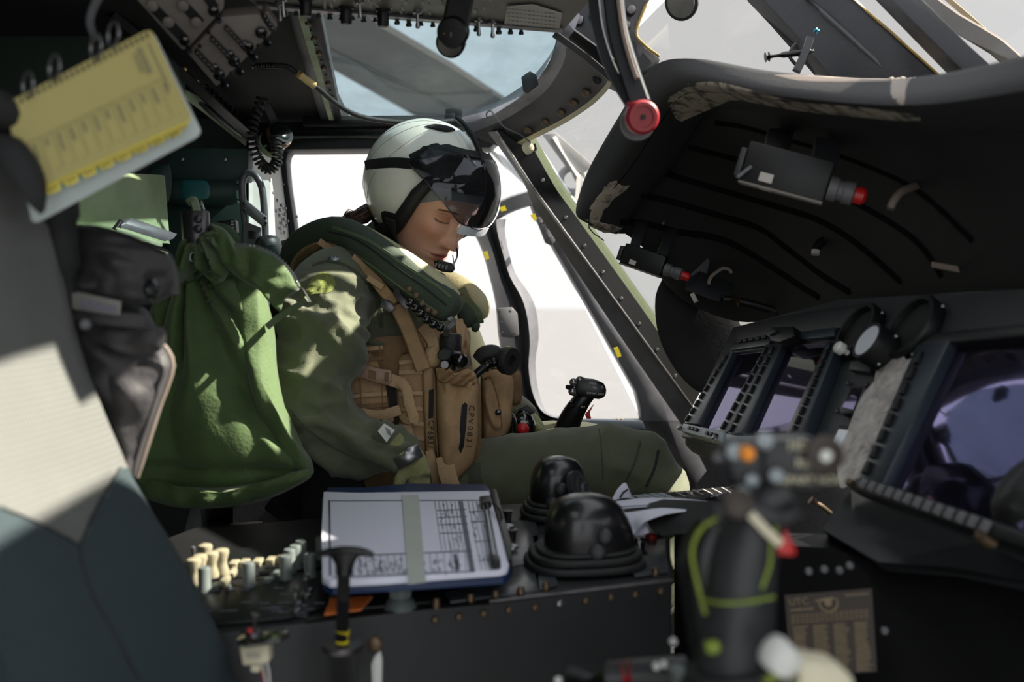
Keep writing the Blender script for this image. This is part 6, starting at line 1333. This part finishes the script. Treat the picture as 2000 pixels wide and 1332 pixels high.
for pts in ([(838, 762), (847, 760), (846, 816), (837, 818)], [(902, 792), (913, 790), (906, 872), (896, 878)]):
    if pts[0][0] < 860: obj('black_marking', pslab(pts, 1.798, .0006), 'ink_black', vest)
    else: decal(pts, PBV, .0006, .002, nr=3, par=vest, name='black_marking', mat='ink_black', k=2)
def vtext(s, pts, size, d):
    for ch, (x, y) in zip(s, pts):
        P = hit(x, y, PBV, .004, d) if x > 860 else W(x, y, d)
        text('lettering', ch, P, size, Vector((-.09, 0, -1)), Vector((.98, -.1 if x < 860 else .35, -.09)), 'ink_black', vest, .0003)
vtext('CPV0831', [(921, 797), (920, 810), (919, 823), (918, 836), (917, 848), (916, 860), (915, 871)], .0150, 1.8)
vtext('CP6831', [(842, 826), (841.6, 836), (841.3, 846), (841, 855), (840.6, 864), (840.3, 873)], .015, 1.797)
pouch('right_pocket', [(940, 730), (962, 720), (990, 724), (1004, 744), (1000, 790), (996, 830), (980, 860), (962, 872), (944, 860), (940, 800)], 1.94, .04, fold=lambda x, y: .012*noise.noise(Vector((x/16, y/40, 4))))
pouch('pocket_flap', [(944, 742), (958, 738), (972, 780), (980, 830), (970, 838), (956, 820), (946, 780)], 1.895, .01, fold=lambda x, y: .006*noise.noise(Vector((x/14, y/30, 14))))
obj('snap', lathe(W(973, 805, 1.884), -YA, [(.006, 0), (.006, .003), (.004, .004)], 14), 'black_gloss', vest)
pouch('outer_pocket', [(1000, 728), (1016, 726), (1018, 780), (1010, 790), (1000, 785)], 2.0, .02, 'vest_dark')
obj('pocket_side', pslab([(938, 860), (975, 838), (980, 842), (976, 868), (936, 885)], 1.93, .02, .003), 'vest_dark', vest)
obj('loose_strap', strap([(868, 892, 1.785), (874, 925, 1.78), (882, 952, 1.78)], 34, .003, k=2, wpx=True), 'web', vest)
obj('lower_webbing', strap([(838, 880, 1.80), (848, 920, 1.80), (852, 955, 1.81)], 18, .004, wpx=True), 'web', vest)
obj('black_ring', tube([W(996+10*math.cos(t), 836+27*math.sin(t), 1.97) for t in np.linspace(-1.9, 1.9, 18)], .005, 8), 'black_gloss', vest)
for y in (680, 700, 770, 792, 815, 838): obj('webbing_row', strap([(688 if y > 700 else 696, y+4, 1.819), (720, y+1, 1.816), (748+(y-680)*.08, y-1, 1.819)], 9, .002, wpx=True), 'web' if y not in (700, 792) else 'vest_dark', vest)
for y in (708, 728, 770, 800, 830, 858): obj('webbing_row', strap([(780, y, 1.815), (806, y-2, 1.812), (832, y-1, 1.815)], 9, .002, wpx=True), 'web', vest)
for x in (700, 742): obj('stitch_line', strap([(x, 676, 1.817), (x+4, 760, 1.815), (x+8, 860, 1.818)], 2, .0015, wpx=True), 'vest_dark', vest)
for pts in ([(848, 726, 1.80), (850, 800, 1.79), (854, 880, 1.795), (860, 935, 1.81)], [(936, 760, 1.80), (936, 850, 1.795), (926, 900, 1.805)]): obj('pocket_seam', ptube(pts, 1.6, 6, rpx=True), 'vest_dark', vest)
obj('elastic_hem', puff([(850, 720), (872, 716), (890, 728), (914, 720), (930, 732), (928, 750), (905, 756), (880, 752), (856, 744)], 1.79, .012, .02, nr=10, k=5, fold=lambda x, y: .007*math.sin(x/3.1+.4*y)), 'vest', vest, smooth=60)
obj('chest_web', puff([(812, 640), (840, 628), (866, 650), (860, 690), (832, 700), (816, 680)], 1.84, .02, .02, nr=10, k=4, fold=lambda x, y: .01*noise.noise(Vector((x/9, y/14, 3)))), 'vest', vest, smooth=60)
obj('chest_web', puff([(882, 640), (905, 630), (918, 660), (914, 700), (890, 706)], 1.92, .02, .02, nr=10, k=4, fold=lambda x, y: .01*noise.noise(Vector((x/9, y/14, 7)))), 'vest', vest, smooth=60)
# shoulder yoke and chest straps
obj('shoulder_yoke', strap([(572, 540, 1.98), (585, 508, 1.95), (612, 486, 1.91), (650, 478, 1.87), (690, 492, 1.83), (722, 530, 1.80), (748, 566, 1.79), (772, 594, 1.785)], 24, .010, wpx=True), 'vest', vest)
obj('yoke_roll', loft([(582, 530, 1.965, .010, .012), (592, 506, 1.94, .012, .014), (622, 484, 1.90, .012, .014), (655, 474, 1.87, .010, .012)], 14), 'vest_dark', vest)
for p in [(640, 482, 1.865), (706, 512, 1.805), (735, 552, 1.785)]: obj('yoke_loop', strap([(p[0]-16, p[1]-10, p[2]), (p[0]+14, p[1]+10, p[2]-.008)], 14, .004, k=1, wpx=True), 'web', vest)
obj('chest_strap', strap([(775, 596, 1.80), (796, 640, 1.80), (815, 690, 1.80), (826, 720, 1.805)], 30, .008, wpx=True), 'vest', vest)
obj('chest_strap', strap([(826, 640, 1.83), (846, 670, 1.82), (842, 700, 1.82)], 26, .010, wpx=True), 'web', vest)
obj('chest_strap', strap([(896, 628, 1.90), (900, 660, 1.88), (890, 690, 1.88)], 18, .008, wpx=True), 'web', vest)
pouch('chest_pad', [(830, 680), (850, 672), (862, 690), (860, 715), (838, 718), (830, 700)], 1.82, .02, 'web')
obj('strap_buckle', pslab([(744, 582), (766, 590), (772, 604), (760, 612), (742, 598)], 1.77, .008, .002), 'metal_dark', vest)
# flotation collar
col_ = obj('flotation_collar', loft([(566, 520, 2.02, .016, .02), (580, 490, 1.99, .026, .034), (618, 464, 1.94, .030, .038), (670, 456, 1.88, .030, .036), (730, 490, 1.82, .031, .034), (800, 545, 1.78, .033, .034), (860, 588, 1.765, .032, .032), (884, 606, 1.765, .026, .026), (892, 614, 1.765, .010, .012)], 22, e=2.6), 'collar_dark', pl_)
obj('collar_top', loft([(650, 440, 1.93, .010, .03), (700, 452, 1.88, .015, .034), (760, 488, 1.83, .018, .036), (820, 530, 1.79, .019, .036), (866, 562, 1.775, .018, .032), (888, 584, 1.775, .014, .024)], 18), 'collar_light', col_)
CB_ = bvh_of(col_)
bstrap('collar_zip', [(640, 452), (700, 470), (770, 520), (830, 562), (872, 596)], 3, .001, 'ink_black', .001, CB_, col_, d0=1.85)
bstrap('collar_seam', [(650, 444), (720, 470), (790, 518), (850, 556), (880, 580)], 6, .001, 'olive_web', .001, CB_, col_, d0=1.85)
bstrap('collar_seam', [(620, 478), (670, 484), (730, 522), (800, 574), (850, 606)], 3, .001, 'olive_web', .001, CB_, col_, d0=1.85)
lob = obj('left_lobe', loft([(850, 540, 2.10, .02, .03), (880, 556, 2.08, .028, .034), (915, 582, 2.05, .03, .034), (936, 606, 2.03, .026, .03), (944, 622, 2.03, .010, .012)], 18), 'collar_light', col_)
obj('lobe_pouch', puff([(892, 596), (910, 588), (936, 602), (942, 620), (930, 636), (906, 640), (894, 622)], 1.99, .022, .02), 'collar_dark', col_)
obj('lobe_strap', strap([(900, 566, 2.02), (912, 590, 1.985), (930, 612, 1.975), (934, 630, 1.985)], 22, .004, wpx=True), 'olive_web', col_)
obj('lobe_snap', lathe(W(905, 579, 2.0), -YA, [(.006, 0), (.006, .003), (.004, .004)], 12), 'brown_metal', col_)
obj('lobe_toggle', puff([(920, 634), (932, 626), (938, 636), (932, 648), (922, 646)], 1.98, .012, .01), 'collar_dark', col_)
obj('collar_clip', ptube([(645, 462, 1.86), (655, 456, 1.855), (662, 466, 1.855), (668, 474, 1.855)], 3, 8, rpx=True), 'metal', col_)
obj('buckle_tongue', strap([(884, 606, 1.755), (876, 618, 1.75), (886, 628, 1.755), (874, 642, 1.76), (872, 655, 1.77)], 12, .002, wpx=True), 'metal', col_)
BEAD = mesh('bead', lathe(O0, ZU, [(.002, -.0085), (.006, -.0065), (.0085, -.002), (.0085, .002), (.006, .0065), (.002, .0085)], 14)); BEAD.materials.append(MATS['black_gloss'])
bd = obj('bead_cord', ptube([(790, 580, 1.74), (806, 596, 1.736), (826, 616, 1.734), (846, 632, 1.734), (866, 642, 1.74)], 2, 6, rpx=True), 'ink_black', col_)
for x, y in [(801, 587), (811, 598), (821, 608), (833, 620), (846, 629), (860, 635)]: place('bead', BEAD, W(x, y+4, 1.734), Vector((.7, 0, -.7)), bd, .95)
for x, y in [(799, 565), (812, 577), (824, 592), (836, 604), (848, 610)]: obj('snap', lathe(hit(x, y, CB_, .001, 1.78), -rdir(x, y), [(.006, 0), (.006, .002), (.004, .003)], 12), 'bronze', col_)
obj('pull_handle', strap([(782, 556, 1.765), (776, 572, 1.755), (786, 588, 1.75), (798, 600, 1.75)], 14, .006, wpx=True), 'metal_dark', col_)
# ---------------------------------------------------------------- helmet
EC = HC-HF*.026+HU*.016
EA, EB_, EU = .137, .119, .126
def hel_pt(al, ep, s=1.0):
    al, ep = math.radians(al), math.radians(ep)
    return EC+HF*(EA*s*math.cos(ep)*math.cos(al))+HL*(EB_*s*math.cos(ep)*math.sin(al))+HU*(EU*s*math.sin(ep))
def emin(al):
    a = abs((al+180) % 360-180)
    return interp(a, [(0, 30), (40, 27), (51, 20), (56, 2), (60, -28), (68, -46), (82, -56), (105, -58), (130, -54), (180, -46)])
NA, NE = 96, 28
V, Fc = [], []
for i in range(NE+1):
    for j in range(NA):
        al = 360*j/NA; e0 = emin(al); V.append(hel_pt(al, e0+(89.5-e0)*i/NE))
for i in range(NE):
    for j in range(NA): Fc.append((i*NA+j, i*NA+(j+1) % NA, (i+1)*NA+(j+1) % NA, (i+1)*NA+j))
Fc.append(tuple(range(NE*NA, NE*NA+NA)))
hm_ = obj('helmet', (V, Fc), 'helmet_white', pl_, smooth=60)
for v in hm_.data.vertices: pass
sm_ = hm_.modifiers.new('thickness', 'SOLIDIFY'); sm_.thickness = .006; sm_.offset = -1
edge = [hel_pt(al, emin(al), 1.0) for al in np.linspace(0, 360, 73)]
rad = [.006+.013*max(0, min(1, 1-abs(abs((al+180) % 360-180)-72)/40)) for al in np.linspace(0, 360, 73)]
obj('edge_roll', tube(edge, rad, 12), 'rubber', hm_)
obj('nape_pad', tube([hel_pt(al, emin(al)-4, .99) for al in np.linspace(130, 230, 20)], .013, 12), 'rubber', hm_)
def hpatch(nm, pts, s, th, mat, par=hm_, n=8):
    """band on the helmet through (alpha, epsilon, half-width degrees)"""
    S = smoothpts(pts, n); rows_ = []
    for q in (-1, -.5, 0, .5, 1): rows_.append([hel_pt(p[0], p[1]+q*p[2], s+(th if abs(q) < 1 else 0)) for p in S])
    return obj(nm, grid(rows_, off=lambda v: (EC-v).normalized()*.004), mat, par, smooth=60)
HBV = bvh_of(hm_)
def hstrap(nm, pts, w, th, mat, off=.0): return bstrap(nm, pts, w, th, mat, off, HBV, hm_, 4, 1.92)
hstrap('visor_strap', [(716, 324), (740, 320), (775, 318), (806, 320), (830, 316)], 21, .003, 'velcro_black', .001)
hstrap('visor_strap', [(806, 318), (822, 310), (842, 300)], 34, .004, 'velcro_black', .002)
hpatch('visor_strap', [(150, -8, 5), (125, 4, 5.5), (100, 18, 6), (80, 26, 8)], 1.012, .008, 'velcro_black')
decal([(828, 247), (850, 242), (876, 246), (890, 254), (872, 258), (845, 252)], HBV, .006, .002, nr=4, par=hm_, name='crown_pad', mat='velcro_black')
decal([(832, 286), (848, 280), (860, 284), (862, 320), (852, 344), (836, 338), (828, 312)], HBV, .010, .004, nr=5, par=hm_, name='side_pad', mat='velcro_black')
for a0 in (-140, -120, -100): obj('seam_line', tube([hel_pt(a0+8*math.sin(e/30), e, 1.001) for e in range(-30, 80, 6)], .0005, 5), 'helmet_seam', hm_)
def shell(al0, al1, e0, e1, s, na=40, ne=14, sag=None):
    rows_ = []
    for i in range(ne+1):
        row = []
        for j in range(na+1):
            al = al0+(al1-al0)*j/na; lo = e0(al) if callable(e0) else e0; hi = e1(al) if callable(e1) else e1
            row.append(hel_pt(al, lo+(hi-lo)*i/ne, s(al) if callable(s) else s))
        rows_.append(row)
    return grid(rows_, off=lambda v: (EC-v).normalized()*.0022)
vlow = lambda a: interp(abs(a), [(0, 0), (18, 2), (35, 12), (55, 20), (72, 24)])
vs_ = lambda a: interp(abs(a), [(0, 1.20), (50, 1.14), (72, 1.06)])
obj('visor_frame', shell(-74, 74, lambda a: interp(abs(a), [(0, 46), (40, 44), (74, 34)]), lambda a: interp(abs(a), [(0, 58), (50, 55), (74, 44)]), lambda a: vs_(a)-.03), 'black', hm_, smooth=60)
obj('tinted_visor', shell(-72, 72, lambda a: interp(abs(a), [(0, 30), (30, 28), (60, 25), (72, 24)]), lambda a: interp(abs(a), [(0, 52), (60, 50), (72, 44)]), lambda a: vs_(a)-.02), 'visor_dark', hm_, smooth=60)
obj('clear_visor', shell(-72, 72, vlow, lambda a: interp(abs(a), [(0, 50), (60, 46), (72, 40)]), vs_), 'visor_clear', hm_, smooth=60)
obj('visor_edge', tube([hel_pt(a, vlow(a), vs_(a)) for a in np.linspace(-72, 72, 40)], .0014, 6), 'metal_dark', hm_)
obj('visor_rail', tube([hel_pt(0, e, 1.15) for e in np.linspace(46, 92, 14)], .006, 8), 'black', hm_)
obj('nose_bumper', shell(-16, 16, -6, 1, 1.20, 10, 3), 'sky_white_gloss', hm_)
obj('brow_pad', shell(-56, 56, lambda a: emin(a)-6, lambda a: emin(a)+4, .985), 'rubber', hm_, smooth=60)
obj('rear_latch', tube([hel_pt(180, e, 1.015) for e in (-30, -10, 8)], .006, 8), 'rubber', hm_)
# liner cap
rows_ = []
for i in range(13):
    row = []
    for j in range(61):
        th_ = math.radians(-88+176*j/60); a = abs(math.degrees(th_)); zlo = interp(a, [(0, .050), (25, .047), (45, .036), (65, .012), (88, -.03)])
        x, y, z = headpt(th_, zlo+(.10-zlo)*i/12, .0035); row.append(H(x, y, z))
    rows_.append(row)
obj('skull_cap', grid(rows_, off=lambda v: (HC-v).normalized()*.002), 'liner_grey', pl_, smooth=60)
# chin strap, ear block, hair
decal([(744, 416), (752, 412), (776, 420), (778, 432), (770, 446), (750, 440)], HBV, .006, .002, nr=4, par=hm_, name='strap_anchor', mat='velcro_black', k=3)
obj('chin_strap', strap3([W(762, 428, 1.835), W(768, 452, 1.85), H(.028, -.066, -.088), H(.045, -.056, -.105), H(.055, -.03, -.125), H(.055, 0, -.133)], [.030, .028, .024, .020, .018, .016], .003, [(-HL) for k in range(5)]+[HF*.3-HU]), 'velcro_black', hm_)
random.seed(3); hp_ = []
for k in range(46):
    a = random.uniform(-.4, .4); r0 = random.uniform(.0, .02)
    p0 = hel_pt(random.uniform(168, 200), -46, .93); c1 = W(705+random.uniform(-14, 14), 424+random.uniform(-12, 10), 1.98+random.uniform(-.03, .03)); c2 = W(678+random.uniform(-8, 10), 432+random.uniform(-16, 14), 1.98+random.uniform(-.03, .03)); c3 = W(690+random.uniform(-20, 20), 456+random.uniform(-4, 10), 1.98)
    hp_.append(tube([tuple(v) for v in smoothpts([tuple(p0), tuple(c1), tuple(c2), tuple(c3)], 5)], .0035, 5))
obj('hair', join(*hp_), 'hair', pl_)['kind'] = 'stuff'
obj('loose_hair', join(*[ptube([(700, 425, 1.97), (680, 418-3*k, 1.97), (668-k*3, 424+k*6, 1.97), (658-4*k, 432+k*4, 1.97)], .8, 5, rpx=True) for k in range(4)]), 'hair', pl_)
# boom microphone
mc = obj('boom_microphone', join(tube(smoothpts([tuple(H(.05, .07, -.06)), tuple(W(892, 478, 1.93)), tuple(W(893, 500, 1.91)), tuple(W(886, 516, 1.90))], 5), .0016, 8), tube(smoothpts([tuple(W(884, 498, 1.90)), tuple(W(887, 520, 1.895))], 1), .0012, 6)), 'black_gloss', pl_)
obj('mic_body', slab(WL([(846, 510, 1.875), (856, 507, 1.87), (884, 514, 1.87), (889, 524, 1.87), (882, 532, 1.87), (862, 530, 1.87), (850, 524, 1.875)]), YA*.018, .003), 'black', mc)
obj('mic_clip', slab(WL([(842, 522, 1.87), (866, 534, 1.865), (872, 540, 1.865), (862, 542, 1.865), (842, 532, 1.87)]), YA*.014, .002), 'black_gloss', mc)
for k in range(4): obj('mic_slot', pslab([(850+k*7, 513+k*1.6), (854+k*7, 514+k*1.6), (852+k*7, 522+k*1.5), (848+k*7, 521+k*1.5)], 1.8695, .001), 'mid_grey', mc)
# ================================================================ things carried on the vest
ab_ = thing('breathing_bottle', 'black emergency breathing regulator standing in the vest pocket', 'regulator', W(880, 720, 1.86))
obj('cap', lathe(W(879, 688, 1.82), Vector((.05, 0, 1)), [(.019, 0), (.0205, .003), (.0205, .030), (.018, .034), (.012, .035)], 24), 'rubber', ab_)
obj('valve_body', lathe(W(879, 722, 1.82), Vector((.02, 0, 1)), [(.012, 0), (.012, .034)], 16), 'cyclic_black', ab_)
ga = obj('pressure_gauge', lathe(W(868, 693, 1.79), -YA, [(.012, -.01), (.012, .004), (.0105, .006), (.0098, .004)], 22), 'metal_dark', ab_)
obj('gauge_face', lathe(W(868, 693, 1.786), -YA, [(.0098, 0), (.0098, .001)], 18), 'dark_green_wall', ga)
obj('lower_knob', lathe(W(869, 712, 1.79), -YA, [(.010, -.01), (.011, .002), (.007, .008)], 18), 'black_gloss', ab_)
obj('hose_port', lathe(W(896, 704, 1.80), Vector((.75, -.6, -.1)), [(.010, -.012), (.013, -.004), (.013, .010), (.010, .013), (.006, .013), (.005, .009)], 20), 'black_gloss', ab_)
obj('bracket', pslab([(884, 684), (898, 686), (902, 694), (886, 694)], 1.80, .01, .001), 'metal_dark', ab_)
mp_ = thing('mouthpiece', 'black round mouthpiece disc on a short hose beside the vest', 'mouthpiece', W(990, 710, 1.86))
ax_ = Vector((.78, -.62, -.12)).normalized(); cM = W(1000, 706, 1.84)
obj('disc', lathe(cM, ax_, [(.016, -.026), (.024, -.020), (.0265, -.014), (.0265, -.002), (.025, 0), (.012, 0), (.011, -.006), (.002, -.006)], 32), 'rubber', mp_)
obj('hose', ptube([(924, 738, 1.83), (940, 722, 1.83), (962, 708, 1.84), (978, 704, 1.85)], 8, 12, rpx=True), 'cyclic_black', mp_)
for a_, b_ in [((948, 717), (956, 712)), ((962, 710), (972, 706))]: obj('coupling', ptube([(a_[0], a_[1], 1.835), (b_[0], b_[1], 1.838)], 12, 12, k=1, rpx=True), 'black_gloss', mp_)
obj('bite_tab', loft([(932, 705, 1.88, .012, .012), (945, 694, 1.88, .017, .016), (965, 692, 1.88, .018, .016), (978, 700, 1.88, .012, .012)], 16), 'rubber', mp_)
obj('yellow_dot', lathe(cM-ax_*.01+ZU*.0262, ZU, [(.005, 0), (.003, .001)], 10), 'yellow', mp_)
lk = thing('snap_hook', 'dark metal snap hook hanging below the far collar lobe', 'hook', W(905, 680, 1.93))
obj('hook', tube([W(*p) for p in smoothpts([(900, 636, 1.93), (912, 645, 1.93), (916, 662, 1.93), (910, 680, 1.93), (903, 674, 1.93), (906, 650, 1.93)], 5)], .003, 8), 'metal_dark', lk)
obj('swivel', ptube([(900, 636, 1.93), (898, 624, 1.93)], 5, 10, k=1, rpx=True), 'metal_dark', lk)
obj('webbing', strap([(905, 676, 1.93), (908, 695, 1.92), (912, 715, 1.92)], 22, .004, wpx=True), 'bag_trim', lk)
